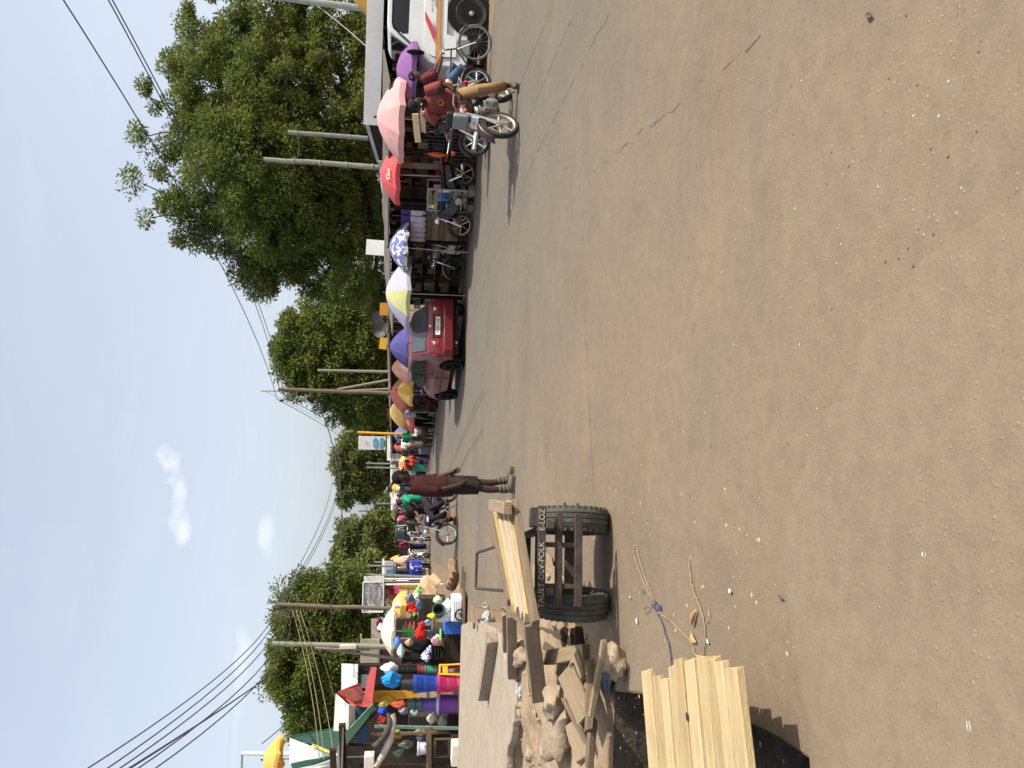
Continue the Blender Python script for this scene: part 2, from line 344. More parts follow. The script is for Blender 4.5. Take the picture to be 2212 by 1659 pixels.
# older, slightly higher strip of asphalt at the photographer's feet
pe = [G(1757, 1659, .0), G(1752, 1600, 0), G(1736, 1480, 0), G(1712, 1330, 0), G(1700, 1250, 0), G(1698, 1180, 0), G(1725, 1060, 0), G(1790, 900, 0), G(1880, 720, 0), G(2000, 560, 0), G(2212, 420, 0)]
struct('road_patch', B().prism([(p.x, p.y, .004) for p in pe] + [(2.0, 1.2, .004), (1, -1, .004), (-2.6, -1, .004), (-2.3, 2.9, .004)], (0, 0, .009)), patch_m)
seam_m = mat('road_crack', (.125, .110, .088), rough=1, var=.5, scale=8, dust=.75, dustc=(.17, .14, .105))
def seam(pts, wd, seed):
    rnd = random.Random(seed); P = []
    for (a, b) in zip(pts[:-1], pts[1:]):
        n = max(2, int((Vector(b) - Vector(a)).length / .12))
        for i in range(n):
            q = Vector(a).lerp(Vector(b), i / n); P.append(q + Vector((rnd.gauss(0, .012), rnd.gauss(0, .02), 0)))
    b = B(); vs = []; 
    for i, p in enumerate(P):
        t = (P[min(i + 1, len(P) - 1)] - P[max(0, i - 1)]); s_ = Vector((-t.y, t.x, 0)).normalized() * wd * rnd.uniform(.0, .4)
        vs += [(p.x + s_.x, p.y + s_.y, .003), (p.x - s_.x, p.y - s_.y, .003)]
    b.add(vs, [(2 * i, 2 * i + 1, 2 * i + 3, 2 * i + 2) for i in range(len(P) - 1) if not (seed == 2 and rnd.random() < .3) and not (seed > 2 and rnd.random() < .2)])
    struct('crack', b, seam_m, parent=road)
seam([G(1268, 600), G(1262, 680), G(1270, 800), G(1277, 950), G(1285, 1080), G(1293, 1180)], .012, 1)
seam([G(1640, 90), G(1560, 150), G(1470, 225), G(1390, 275), G(1320, 345), G(1260, 375), G(1225, 365), G(1195, 335), G(1170, 318)], .034, 2)
seam([G(1315, 30), G(1230, 190), G(1160, 330), G(1085, 500), G(1030, 660), G(985, 800)], .035, 3)
seam([G(1240, 30), G(1160, 210), G(1090, 400), G(1040, 560), G(1005, 690)], .035, 4)
seam([G(1190, 20), G(1120, 190), G(1060, 380), G(1025, 520)], .03, 5)
# loose grit: nobody could count it
def scatter(name, label, n, m, area, smin, smax, seed, flat=.55):
    rnd = random.Random(seed); b = B()
    for _ in range(n):
        x, y = area(rnd); s_ = smin + (smax - smin) * rnd.random() ** 3
        q = [(rnd.uniform(.6, 1.2) * s_ * math.cos(a), rnd.uniform(.6, 1.2) * s_ * math.sin(a)) for a in (0, 1.26, 2.5, 3.8, 5.0)]
        z0 = .001; zt = s_ * flat * rnd.uniform(.5, 1.2); rt = rnd.uniform(0, 6)
        vs = [(x + a, y + c, z0) for a, c in q] + [(x + .2 * s_ * math.cos(rt), y + .2 * s_ * math.sin(rt), z0 + zt)]
        b.add(vs, [(i, (i + 1) % 5, 5) for i in range(5)])
    o = mk(name, b, m, smooth=False); o['kind'] = 'stuff'; o['label'] = label; o['category'] = 'gravel'
def near_area(rnd):
    y = 2.2 + 15 * rnd.random() ** 1.35; x = rnd.uniform(-.55, .55) * (y + .6); return max(x, -2.9), y
pebble_l = mat('pale_grit', (.38, .33, .26), rough=.9, var=.4, scale=3)
pebble_d = mat('dark_grit', (.10, .08, .06), rough=.95, var=.4, scale=3)
scatter('pale_gravel', 'pale grit and tiny stones strewn over the road', 2400, pebble_l, near_area, .002, .007, 11)
scatter('dark_gravel', 'dark crumbs of asphalt and dirt on the road', 1500, pebble_d, near_area, .002, .0075, 12)
def verge_area(rnd):
    y = rnd.uniform(2.6, 9.5); return rnd.uniform(-2.9, -.4) - .02 * y, y
scatter('wood_chips', 'fine wood chips and straw lying round the carts', 700, mat('straw_chips', (.38, .31, .20), rough=.9, var=.35), verge_area, .003, .016, 13, .25)
# ---------------------------------------------------------------- trees
def leaf_mat(name, c1, c2):
    m = bpy.data.materials.new(name); m.use_nodes = True; t = m.node_tree; bs = t.nodes['Principled BSDF']
    gi = N(t, 'ShaderNodeNewGeometry'); rp = N(t, 'ShaderNodeValToRGB'); e = rp.color_ramp.elements
    e[0].color = c1 + (1,); e[1].color = c2 + (1,); t.links.new(gi.outputs['Random Per Island'], rp.inputs[0])
    nn = N(t, 'ShaderNodeTexNoise'); nn.inputs['Scale'].default_value = .9; g = N(t, 'ShaderNodeTexCoord'); t.links.new(g.outputs['Object'], nn.inputs['Vector'])
    mx = N(t, 'ShaderNodeMixRGB', blend_type='MULTIPLY'); mx.inputs[0].default_value = .6; r2 = N(t, 'ShaderNodeValToRGB'); r2.color_ramp.elements[0].color = (.62, .72, .6, 1); r2.color_ramp.elements[1].color = (1.25, 1.15, .9, 1)
    r2.color_ramp.elements[0].position = .3; r2.color_ramp.elements[1].position = .7
    t.links.new(nn.outputs[0], r2.inputs[0]); t.links.new(rp.outputs[0], mx.inputs[1]); t.links.new(r2.outputs[0], mx.inputs[2])
    t.links.new(mx.outputs[0], bs.inputs['Base Color']); bs.inputs['Roughness'].default_value = .7; bs.inputs['Specular IOR Level'].default_value = .12
    tr = N(t, 'ShaderNodeBsdfTranslucent'); t.links.new(mx.outputs[0], tr.inputs[0]); ms = N(t, 'ShaderNodeMixShader'); ms.inputs[0].default_value = .38
    t.links.new(bs.outputs[0], ms.inputs[1]); t.links.new(tr.outputs[0], ms.inputs[2]); t.links.new(ms.outputs[0], t.nodes['Material Output'].inputs[0])
    return m
leafA = leaf_mat('neem_leaf', (.085, .125, .026), (.185, .215, .058))
leafB = leaf_mat('far_leaf', (.105, .135, .042), (.185, .21, .075))
bark = mat('grey_bark', (.11, .085, .062), rough=.95, var=.35, scale=9, bump=.7, bscale=22)
def tree(name, label, base, lobes, Y, nclump, nleaf, leaf=(.2, .06), lm=leafA, seed=1, rho=.5, trunk_r=.28, flat=.75, group='trees along the street'):
    """lobes: (photo x, photo y, radius in photo px, extra depth) of crown masses, standing at distance Y"""
    rs = np.random.RandomState(seed); L = []
    for (x, y, r, dy) in lobes:
        c = D(x, y, Y + dy); L.append((np.array(c), r * (Y + dy) / FPX))
    t = thing(name, label, 'tree', base, 0, group); bl = Vector(base)
    # trunk and limbs
    b = B(); rnd = random.Random(seed)
    ctr = Vector(np.mean([c for c, _ in L], axis=0)); top = Vector((bl.x + (ctr.x - bl.x) * .3, bl.y + (ctr.y - bl.y) * .3, bl.z + max(1.6, (ctr.z - bl.z) * .42)))
    b.tube([bl - bl, (top - bl) * .35 + Vector((.06, .05, 0)), (top - bl) * .75 + Vector((-.05, 0, 0)), top - bl], [trunk_r * 1.3, trunk_r, trunk_r * .9, trunk_r * .75], 9)
    mk('trunk', b, bark, t)
    lb = B()
    for c, r in L:
        e = Vector(c) - bl; s0 = top - bl; small = r < .75
        if small:
            big = min((q for q in L if q[1] >= .75), key=lambda q: np.linalg.norm(q[0] - c), default=None)
            if big is not None: s1 = Vector(big[0]) - bl; lb.tube([s1, s1.lerp(e, .6) + Vector((.1, 0, -.1)), e], [.05, .03, .012], 5, cap=False)
            continue
        for k in range(3):
            ed = e + Vector((rnd.gauss(0, r * .45), rnd.gauss(0, r * .35), rnd.gauss(r * .1, r * .35)))
            m1 = s0.lerp(ed, .45) + Vector((rnd.gauss(0, .25), rnd.gauss(0, .25), -.25))
            lb.tube([s0, m1, ed], [trunk_r * .42, trunk_r * .22, .02], 5, cap=False)
    mk('limbs', lb, bark, t)
    # leaf clumps through the crown
    vol = np.array([r ** 2.2 for _, r in L]); vol /= vol.sum()
    idx = rs.choice(len(L), nclump, p=vol)
    C = np.array([L[i][0] for i in idx]); Rr = np.array([L[i][1] for i in idx])
    d = rs.normal(size=(nclump, 3)); d /= np.linalg.norm(d, axis=1)[:, None]
    rad = rs.uniform(.42, 1.18, nclump) ** .7
    CC = C + d * (Rr * rad)[:, None] * np.array([1, .8, 1.0])
    CR = rho * rs.uniform(.5, 1.2, nclump)
    n = nclump * nleaf; ci = np.repeat(np.arange(nclump), nleaf)
    dl = rs.normal(size=(n, 3)); dl /= np.linalg.norm(dl, axis=1)[:, None]
    pos = CC[ci] + dl * (CR[ci] * rs.uniform(.02, 1, n) ** .45)[:, None] * np.array([1, 1, flat]); pos[:, 2] -= .12 * CR[ci] * (dl[:, 0] ** 2 + dl[:, 1] ** 2)
    out = (pos - C[ci]); out /= (np.linalg.norm(out, axis=1)[:, None] + 1e-6)
    ax = dl * .6 + out * .35 + rs.normal(size=(n, 3)) * .5 + np.array([0, 0, -.35]); ax /= np.linalg.norm(ax, axis=1)[:, None]
    nrm = out * .5 + rs.normal(size=(n, 3)) * .6 + np.array([0, 0, .55]); sd = np.cross(ax, nrm); sd /= (np.linalg.norm(sd, axis=1)[:, None] + 1e-6)
    ln = leaf[0] * rs.uniform(.6, 1.3, n); wd = leaf[1] * rs.uniform(.6, 1.3, n)
    p0 = pos; p2 = pos + ax * ln[:, None]; mid = pos + ax * (ln * .45)[:, None]
    p1 = mid + sd * wd[:, None]; p3 = mid - sd * wd[:, None]
    V = np.stack([p0, p1, p2, p3], 1).reshape(-1, 3) - np.array(base)
    keep = np.repeat(V.reshape(n, 4, 3)[:, :, 2].min(1) > .15, 4); V = V[keep]; n = len(V) // 4
    me = bpy.data.meshes.new('crown'); me.vertices.add(4 * n); me.vertices.foreach_set('co', V.astype(np.float32).ravel())
    me.loops.add(4 * n); me.loops.foreach_set('vertex_index', np.arange(4 * n, dtype=np.int32))
    me.polygons.add(n); me.polygons.foreach_set('loop_start', np.arange(0, 4 * n, 4, dtype=np.int32)); me.update(calc_edges=True); me.materials.append(lm)
    o = bpy.data.objects.new('crown', me); COL.objects.link(o); o.parent = t
    return t
tree('neem_tree', 'largest neem tree, its crown filling the sky above the long white-edged shop roof', (6.6, 31, 0),
     [(560, 110, 120, 0), (420, 100, 60, 0), (470, 190, 105, -1), (600, 200, 120, -1), (430, 280, 85, 0), (545, 330, 125, -2), (680, 250, 125, -1), (700, 110, 105, 0), (470, 390, 95, 0), (600, 430, 120, -1),
      (420, 470, 60, 1), (530, 500, 90, 1), (660, 380, 120, -1), (620, 540, 70, 1), (720, 480, 100, 0), (560, 590, 45, 2), (690, 590, 70, 2), (780, 330, 80, 0), (780, 560, 80, 1), (780, 180, 70, 0),
      (295, 390, 22, 0), (290, 300, 20, 0), (300, 200, 22, 0), (330, 330, 22, 0), (325, 470, 18, 0), (340, 150, 22, 0), (385, 40, 30, 0), (500, 615, 20, 1), (575, 620, 16, 1), (365, 430, 38, 0), (360, 240, 40, 0), (360, 350, 36, 0),
      (700, 20, 80, 0), (560, 20, 90, 0), (800, 80, 60, 0), (800, 460, 60, 0), (800, 640, 50, 2)],
     31, 1250, 210, (.15, .030), leafA, 3, .50, .38)
tree('shade_tree', 'dense tree behind the red car, right of the tall forked electricity pole', (1.6, 48, 0),
     [(650, 740, 65, 0), (720, 690, 70, 0), (720, 790, 80, 0), (650, 790, 50, 0), (780, 740, 75, 0), (790, 850, 70, 0), (740, 850, 60, 1), (690, 700, 40, 0), (630, 690, 30, 0), (610, 730, 18, 0), (607, 800, 16, 0), (660, 830, 35, 0), (760, 640, 60, 1), (800, 690, 55, 0), (810, 800, 45, 0), (800, 900, 45, 4), (770, 895, 32, 2)],
     48, 620, 150, (.23, .048), leafA, 5, .62, .35)
tree('street_tree', 'smaller tree left of the forked electricity pole, behind the white hanging sign', (-4.6, 74, 0),
     [(790, 930, 32, 0), (775, 970, 42, 0), (800, 1000, 40, 0), (760, 1010, 36, 0), (770, 1048, 34, 0), (800, 1052, 30, 0), (745, 990, 22, 0), (742, 1075, 18, 0), (810, 960, 36, 0), (820, 1030, 28, 0)],
     74, 360, 120, (.34, .085), leafB, 8, .62, .3)
tree('far_tree', 'round bushy tree closing the far end of the street', (-15.5, 92, 0),
     [(770, 1165, 45, 0), (760, 1190, 36, 0), (800, 1170, 48, 0), (795, 1146, 24, 0), (822, 1150, 26, 0), (815, 1195, 34, 0), (750, 1170, 24, 0), (740, 1195, 16, 0), (835, 1170, 26, 0), (790, 1212, 26, 0)],
     92, 320, 110, (.42, .11), leafB, 9, .72, .35)
tree('roadside_tree', 'spreading tree behind the stalls on the left, crossed by sagging cables', (-11.5, 36, 0),
     [(660, 1310, 60, 0), (720, 1280, 60, 0), (700, 1360, 70, 0), (640, 1380, 50, 0), (660, 1440, 70, 0), (720, 1430, 70, 0), (700, 1510, 65, 0), (640, 1480, 45, 0), (655, 1530, 40, 0), (760, 1340, 50, 0), (770, 1400, 50, 0), (770, 1500, 55, 0), (720, 1560, 40, 1),
      (640, 1262, 18, 0), (655, 1285, 26, 0), (605, 1340, 14, 0), (590, 1430, 16, 0), (585, 1475, 14, 0), (620, 1555, 14, 0), (640, 1580, 16, 0), (690, 1580, 26, 0), (765, 1270, 36, 2), (790, 1300, 40, 0), (610, 1400, 20, 0)],
     36, 680, 170, (.17, .036), leafA, 12, .52, .3)
tree('distant_tree', 'low hazy tree at the end of the road beyond the motor tricycles', (-16.5, 150, 0),
     [(835, 1100, 16, 0), (832, 1118, 18, 0), (826, 1106, 14, 0), (838, 1085, 14, 0), (840, 1130, 16, 0), (842, 1205, 16, 0), (840, 1225, 16, 4)], 150, 120, 60, (.8, .25), leafB, 15, 1.3, .3)
tree('verge_tree', 'tree behind the painted shop boards on the left, beside the lamp pole', (-16.5, 62, 0),
     [(770, 1240, 28, 0), (800, 1230, 30, 0), (760, 1262, 26, 0), (790, 1265, 34, 0), (820, 1250, 26, 0), (745, 1240, 15, 0)], 62, 130, 80, (.4, .11), leafB, 16, .75, .25)
# ---------------------------------------------------------------- builders of repeated things
def umbrella(label, c, r, zr, zt, cols, n=8, group='market umbrellas', lean=(0, 0), name='market_umbrella', val=.10, rot=0.0, text=None):
    t = thing(name, label, 'umbrella', (c[0], c[1], 0), rot, group)
    lx, ly = lean
    def pt(a, k, drop=0.0):
        q = r * k; z = zt - (zt - zr) * k ** 1.7 - drop
        return Vector((q * math.cos(a) + lx * z, q * math.sin(a) + ly * z, z))
    h = 2 * PI / n
    def panel(a0, m):
        b = B()
        def fn(u, v):
            a = a0 + h * v; k = max(u, .015); chord = math.cos(h / 2) / math.cos(h * (v - .5))
            return pt(a, k * chord, .02 * r * math.sin(PI * v) * k)
        b.sheet(fn, 6, 4)
        def fv(u, v):
            a = a0 + h * v; chord = math.cos(h / 2) / math.cos(h * (v - .5)); p = pt(a, chord, .02 * r * math.sin(PI * v))
            return p + Vector((0, 0, -val * u * (1 + .06 * math.sin(9 * v + a0 * 3))))
        b.sheet(fv, 2, 4)
        return mk('panel', b, m, t)
    for i in range(n): panel(i * h, cols[i % len(cols)])
    top = pt(0, 0); mk('pole', B().tube([(0, 0, 0), (lx * zr, ly * zr, zr), (top.x, top.y, zt + .04)], .018, 7), steel, t)
    mk('finial', B().lathe([(.0, .09), (.02, .07), (.03, .03), (.02, 0)], (top.x, top.y, zt - .01), 8), blackpl, t)
    rb = steel
    for i in range(n): mk('rib', B().tube([pt(i * h, .05, .02), pt(i * h, .55, .025), pt(i * h, .98, .02)], .006, 4), rb, t)
    if text:
        s, sz, m, ang = text; k = .72; p = pt(ang, k); p2 = pt(ang, k - .1); up = (p2 - p).normalized(); xa = Vector((-math.sin(ang), math.cos(ang), 0)); nn = xa.cross(up)
        if nn.z < 0: nn = -nn
        txt(s, sz, m, t, p + nn * .03, xa, up)
    return t
def wheel(parent, c, R, wd, rim_m, spokes=6, steer=0.0, tyre=.2, name='wheel', disc=False):
    """axle along local Y; tyre, rim, hub"""
    e = bpy.data.objects.new(name, None); COL.objects.link(e); e.parent = parent; e.location = c; e.rotation_euler = (0, 0, steer)
    rx = Matrix.Rotation(PI / 2, 3, 'X'); t = R * tyre
    mk('tyre', B().lathe([(R - t, -wd * .42), (R - t * .35, -wd * .5), (R - t * .08, -wd * .36), (R, -wd * .12), (R, wd * .12), (R - t * .08, wd * .36), (R - t * .35, wd * .5), (R - t, wd * .42)], (0, 0, 0), 26, rx, closed=True), rubber, e)
    b = B().lathe([(R - t * 1.02, -wd * .36), (R - t * 1.3, -wd * .2), (R - t * 1.3, wd * .2), (R - t * 1.02, wd * .36)], (0, 0, 0), 24, rx, closed=True)
    if disc: b.lathe([(R - t * 1.15, wd * .05), (R * .5, wd * .12), (R * .32, wd * .30), (R * .15, wd * .32), (.0, wd * .32)], (0, 0, 0), 20, rx); b.lathe([(R - t * 1.15, -wd * .05), (R * .5, -wd * .12), (R * .32, -wd * .30), (R * .15, -wd * .32), (.0, -wd * .32)], (0, 0, 0), 20, rx)
    mk('rim', b, rim_m, e)
    hb = B().lathe([(.0, -wd * .55), (R * .14, -wd * .5), (R * .2, -wd * .2), (R * .2, wd * .2), (R * .14, wd * .5), (0, wd * .55)], (0, 0, 0), 12, rx)
    for k in range(spokes):
        a = 2 * PI * k / spokes; hb.tube([(R * .12 * math.cos(a), 0, R * .12 * math.sin(a)), ((R - t * 1.2) * math.cos(a), 0, (R - t * 1.2) * math.sin(a))], R * (.05 if spokes < 9 else .012), 5)
    mk('hub', hb, rim_m, e)
    return e
def motorcycle(label, loc, heading, body, accent=None, rim=None, steer=0.0, lean=0.0, group='parked and ridden motorcycles', scooter=False, box=None, seatm=None, stickers=False):
    """front wheel contact at +0.63, rear at -0.63 along the heading; loc is the middle"""
    t = thing('motorcycle', label, 'motorcycle', (loc[0], loc[1], 0), math.atan2(heading[1], heading[0]), group)
    t.rotation_euler[0] = lean
    accent = accent or chrome; rim = rim or steel; seatm = seatm or blackpl; R = .29
    wheel(t, (.63, 0, R), R, .085, rim, 6, steer); wheel(t, (-.60, 0, R), R, .095, rim, 6)
    cs, sn = math.cos(steer), math.sin(steer); ax = Vector((.63, 0, R))
    def st(p):
        q = Vector(p) - Vector((.48, 0, .72)); return Vector((q.x * cs - q.y * sn, q.x * sn + q.y * cs, q.z)) + Vector((.48, 0, .72))
    for s in (-1, 1):
        mk('fork', B().tube([st((.63, .085 * s, R)), st((.52, .085 * s, .62)), st((.45, .085 * s, .86))], [.022, .02, .018], 7), chrome, t)
        mk('handlebar', B().tube([st((.43, .03 * s, .92)), st((.40, .2 * s, .98)), st((.30, .36 * s, .97))], .013, 6), chrome, t)
        mk('grip', B().tube([st((.33, .31 * s, .972)), st((.275, .40 * s, .967))], .02, 6), blackpl, t)
        mk('mirror', B().tube([st((.38, .24 * s, .98)), st((.36, .33 * s, 1.16))], .006, 4).ell(st((.36, .35 * s, 1.19)), (.015, .06, .04), 8, 5), blackpl, t)
        mk('indicator', B().ell(st((.50, .15 * s, .80)), (.03, .035, .03), 8, 5), plastic(230, 110, 30), t)
        mk('footrest', B().tube([(-.02, .08 * s, .30), (-.02, .26 * s, .30)], .014, 5), blackpl, t)
        mk('shock', B().tube([(-.55, .12 * s, .34), (-.42, .12 * s, .62)], .026, 7), chrome, t)
        mk('swingarm', B().tube([(-.60, .08 * s, R), (-.12, .07 * s, .34)], .02, 5), darkmetal, t)
    def arc(c, rr, a0, a1, wd, m):
        b = B(); b.sheet(lambda u, v: Vector((c[0] + rr * math.cos(a0 + (a1 - a0) * u) * 1.0, (v - .5) * wd, c[2] + rr * math.sin(a0 + (a1 - a0) * u) - .02 * (2 * v - 1) ** 2)), 10, 4); return b
    fm = arc((.63, 0, R), R + .035, .25, 2.7, .13, body); fm.v = [tuple(st(p)) if steer else p for p in fm.v]
    mk('mudguard', fm, body, t, solid=.006); mk('mudguard', arc((-.60, 0, R), R + .05, .35, 2.9, .15, body), body if scooter else blackpl, t, solid=.006)
    mk('headlight', B().lathe([(.0, .07), (.06, .065), (.085, .03), (.085, .0), (.05, -.07), (.0, -.09)], st((.56, 0, .84)), 14, Matrix.Rotation(PI / 2, 3, 'Y')), accent, t)
    mk('lens', B().lathe([(.0, .08), (.05, .074), (.07, .058)], st((.562, 0, .84)), 14, Matrix.Rotation(PI / 2, 3, 'Y')), chrome, t)
    if scooter:
        b = B(); b.loft([[Vector((x, y * wy, z)) for (y, z) in ((-1, z0), (-.6, z1), (.6, z1), (1, z0), (.5, z0 - .06), (-.5, z0 - .06))] for (x, wy, z0, z1) in ((.50, .10, .62, .86), (.38, .19, .5, .84), (.22, .17, .38, .66), (-.05, .13, .36, .52), (-.35, .15, .5, .70), (-.78, .09, .62, .76))])
        mk('fairing', b, body, t, bev=.015)
        mk('leg_shield', B().prism([(.46, -.22, .40), (.46, .22, .40), (.40, .17, .84), (.40, -.17, .84)], (-.05, 0, 0)), body, t, bev=.015)
    else:
        b = B(); b.loft([[Vector((x, wy * math.cos(a), zc + hz * math.sin(a))) for a in [k * PI / 5 for k in range(10)]] for (x, wy, zc, hz) in ((.42, .04, .80, .06), (.34, .12, .79, .11), (.15, .14, .77, .12), (-.02, .11, .74, .10), (-.12, .05, .72, .05))])
        mk('fuel_tank', b, body, t)
        for s in (-1, 1): mk('side_panel', B().prism([(-.10, .09 * s, .50), (-.38, .10 * s, .56), (-.42, .10 * s, .68), (-.12, .09 * s, .70)], (0, .03 * s, 0)), body, t, bev=.01)
    sb = B(); sb.loft([[Vector((x, wy * y, zc + z)) for (y, z) in ((-1, -.04), (-.9, .02), (0, .04), (.9, .02), (1, -.04), (0, -.05))] for (x, wy, zc) in ((.0, .08, .745), (-.15, .13, .75), (-.45, .13, .77), (-.72, .10, .80), (-.80, .06, .80))])
    mk('seat', sb, seatm, t, bev=.01)
    mk('rear_rack', B().tube([(-.62, .12, .80), (-.92, .10, .84), (-.92, -.10, .84), (-.62, -.12, .80)], .011, 5), chrome, t)
    mk('tail_light', B().box((-.88, 0, .72), (.05, .13, .07)), plastic(190, 30, 25), t, bev=.008)
    eb = B().box((.10, 0, .40), (.30, .20, .20)).lathe([(.075, -.02), (.085, .06), (.075, .13), (.09, .14), (.09, .16), (.075, .17), (.07, .2)], (.16, 0, .47), 12, Matrix.Rotation(.35, 3, 'Y')).lathe([(.0, -.15), (.09, -.145), (.10, -.10), (.10, .10), (.09, .145), (0, .15)], (.05, 0, .37), 14, Matrix.Rotation(PI / 2, 3, 'X'))
    mk('engine', eb, steel, t, bev=.012)
    mk('frame', B().tube([(.46, 0, .84), (.36, 0, .52), (.22, 0, .26), (-.12, 0, .26), (-.14, 0, .60)], .02, 6).tube([(.46, 0, .82), (-.1, 0, .66), (-.6, 0, .72)], .018, 6), darkmetal, t)
    mk('exhaust', B().tube([(.22, -.10, .42), (.26, -.13, .27), (.0, -.14, .22), (-.3, -.15, .27), (-.85, -.17, .34)], [.018, .02, .022, .045, .05], 9), chrome, t)
    mk('stand', B().tube([(-.05, .12, .26), (-.12, .24, .015)], .012, 5), darkmetal, t)
    if stickers:
        mk('number_plate', B().box(st((.60, .02, .655)), (.012, .20, .11), rotm(0, -.3, steer)), white, t)
        txt('AS', .05, plastic(190, 40, 40), t, st((.615, .02, .66)), (0, 1, 0), (0, 0, 1))
    if box: mk('carrier_box', B().box((-.80, 0, 1.02), (.34, .36, .32)), box, t, bev=.03)
    return t
# ---- people -----------------------------------------------------------------
def person(label, loc, face, pose=None, s=1.0, shirt=None, legs=None, sleeve=.5, leglen=1.0, legw=1.0, hair=hairm, cap=None, shoes=None, sk=skin, near=False, skirt=None, group=None, dz=0.0, extra=None, name='person', shirtw=1.0, shirt_low=None):
    rz = math.atan2(face[1], face[0])
    t = thing(name, label, 'person', (loc[0], loc[1], dz), rz, group); t.scale = (s, s, s)
    J = dict(pel=(0, 0, .93), waist=(0, 0, 1.06), chest=(.0, 0, 1.28), neck=(.005, 0, 1.46), head=(.03, 0, 1.575), crown=(.015, 0, 1.66),
             shL=(0, .17, 1.40), elL=(-.02, .23, 1.13), wrL=(.04, .24, .89), haL=(.06, .235, .80), hipL=(0, .085, .90), knL=(.03, .095, .50), anL=(0, .10, .09), toL=(.16, .115, .035))
    for k in list(J):
        if k.endswith('L'): x, y, z = J[k]; J[k[:-1] + 'R'] = (x, -y, z)
    if pose: J.update(pose)
    J = {k: Vector(v) for k, v in J.items()}
    names = []; ed = []; rad = []
    def vtx(p, r): names.append(p); rad.append(r); return len(names) - 1
    pel = vtx(J['pel'], .12); wa = vtx(J['waist'], .11); ch = vtx(J['chest'], .125); ne = vtx(J['neck'], .055); he = vtx(J['head'], .092); cr = vtx(J['crown'], .062)
    ed += [(pel, wa), (wa, ch), (ch, ne), (ne, he), (he, cr)]
    for sd in 'LR':
        a = vtx(J['sh' + sd], .062); b = vtx(J['el' + sd], .043); c = vtx(J['wr' + sd], .028); h = vtx(J['ha' + sd], .032); ed += [(ch, a), (a, b), (b, c), (c, h)]
        hd = (J['ha' + sd] - J['wr' + sd]); hl = hd.normalized(); sgn = 1 if sd == 'L' else -1
        side = hl.cross(Vector((0, 1, 0))); side = side.normalized() if side.length > .1 else Vector((1, 0, 0)); inn = hl.cross(side) 
        if near:
            for q, (off, ln) in enumerate(((-.027, .062), (-.009, .075), (.009, .07), (.026, .052))):
                k0 = vtx(J['ha' + sd] + side * off + hl * .030, .0095); k1 = vtx(J['ha' + sd] + side * off * 1.15 + hl * (.03 + ln * .6), .0085); k2 = vtx(J['ha' + sd] + side * off * 1.2 + hl * (.03 + ln) + inn * .012, .007)
                ed += [(h, k0), (k0, k1), (k1, k2)]
            k0 = vtx(J['wr' + sd] + hl * .045 - side * .038, .011); k1 = vtx(J['wr' + sd] + hl * .085 - side * .058, .009); ed += [(c, k0), (k0, k1)]
        a = vtx(J['hip' + sd], .085); b = vtx(J['kn' + sd], .055); b2 = vtx(J['kn' + sd].lerp(J['an' + sd], .35) - Vector((.02, 0, 0)), .056); c = vtx(J['an' + sd], .036); h = vtx(J['to' + sd], .03); ed += [(pel, a), (a, b), (b, b2), (b2, c), (c, h)]
    fw = (J['head'] - J['neck']); fwd = Vector((fw.z, 0, -fw.x)).normalized()
    if near:
        n0 = vtx(J['head'] + fwd * .098 + fw * .02, .014); ed.append((he, n0))
        for sgn in (-1, 1): e0 = vtx(J['head'] + Vector((-.01, .098 * sgn, 0)) + fw * .02, .02); ed.append((he, e0))
    me = bpy.data.meshes.new('body'); me.from_pydata([tuple(p) for p in names], ed, []); o = bpy.data.objects.new('body', me); COL.objects.link(o); o.parent = t
    md = o.modifiers.new('skin', 'SKIN'); md.use_smooth_shade = True
    for i, r in enumerate(rad): me.skin_vertices[0].data[i].radius = (r, r)
    me.skin_vertices[0].data[0].use_root = True
    sb = o.modifiers.new('sub', 'SUBSURF'); sb.levels = 2 if near else 1; sb.render_levels = sb.levels
    me.materials.append(sk)
    # hair or cap over the skull
    hc = J['head'].lerp(J['crown'], .45) - fwd * .018; rr = Matrix.Rotation(math.atan2(fw.x, fw.z), 3, 'Y')
    hb = B().ell(hc, (.101, .092, .098), 12, 8, rr); hb.v = [p for p in hb.v]
    fu = fw.normalized(); cen = lambda f: sum((Vector(hb.v[i]) for i in f), Vector()) / len(f) - hc
    keepf = [f for f in hb.f if cen(f).dot(fu) > (.012 if cap else .03) or (cen(f).dot(fwd) < -.025 and cen(f).dot(fu) > -.075)]
    hb.f = keepf; mk('cap' if cap else 'hair', hb, cap or hair, t)
    if cap and near: mk('cap_brim', B().ell(hc + fwd * .10 + fw.normalized() * .01, (.07, .08, .012), 10, 6, rr), cap, t)
    if near:
        for sgn in (-1, 1): mk('eye', B().ell(J['head'] + fwd * .083 + Vector((0, .035 * sgn, 0)) + fw.normalized() * .022, (.012, .017, .011), 8, 6), white, t); mk('pupil', B().ell(J['head'] + fwd * .092 + Vector((0, .035 * sgn, 0)) + fw.normalized() * .022, (.006, .008, .008), 6, 5), hairm, t)
        mk('mouth', B().ell(J['head'] + fwd * .088 - fw.normalized() * .045, (.014, .026, .010), 8, 6), mat('lips', (.07, .03, .025), rough=.5), t)
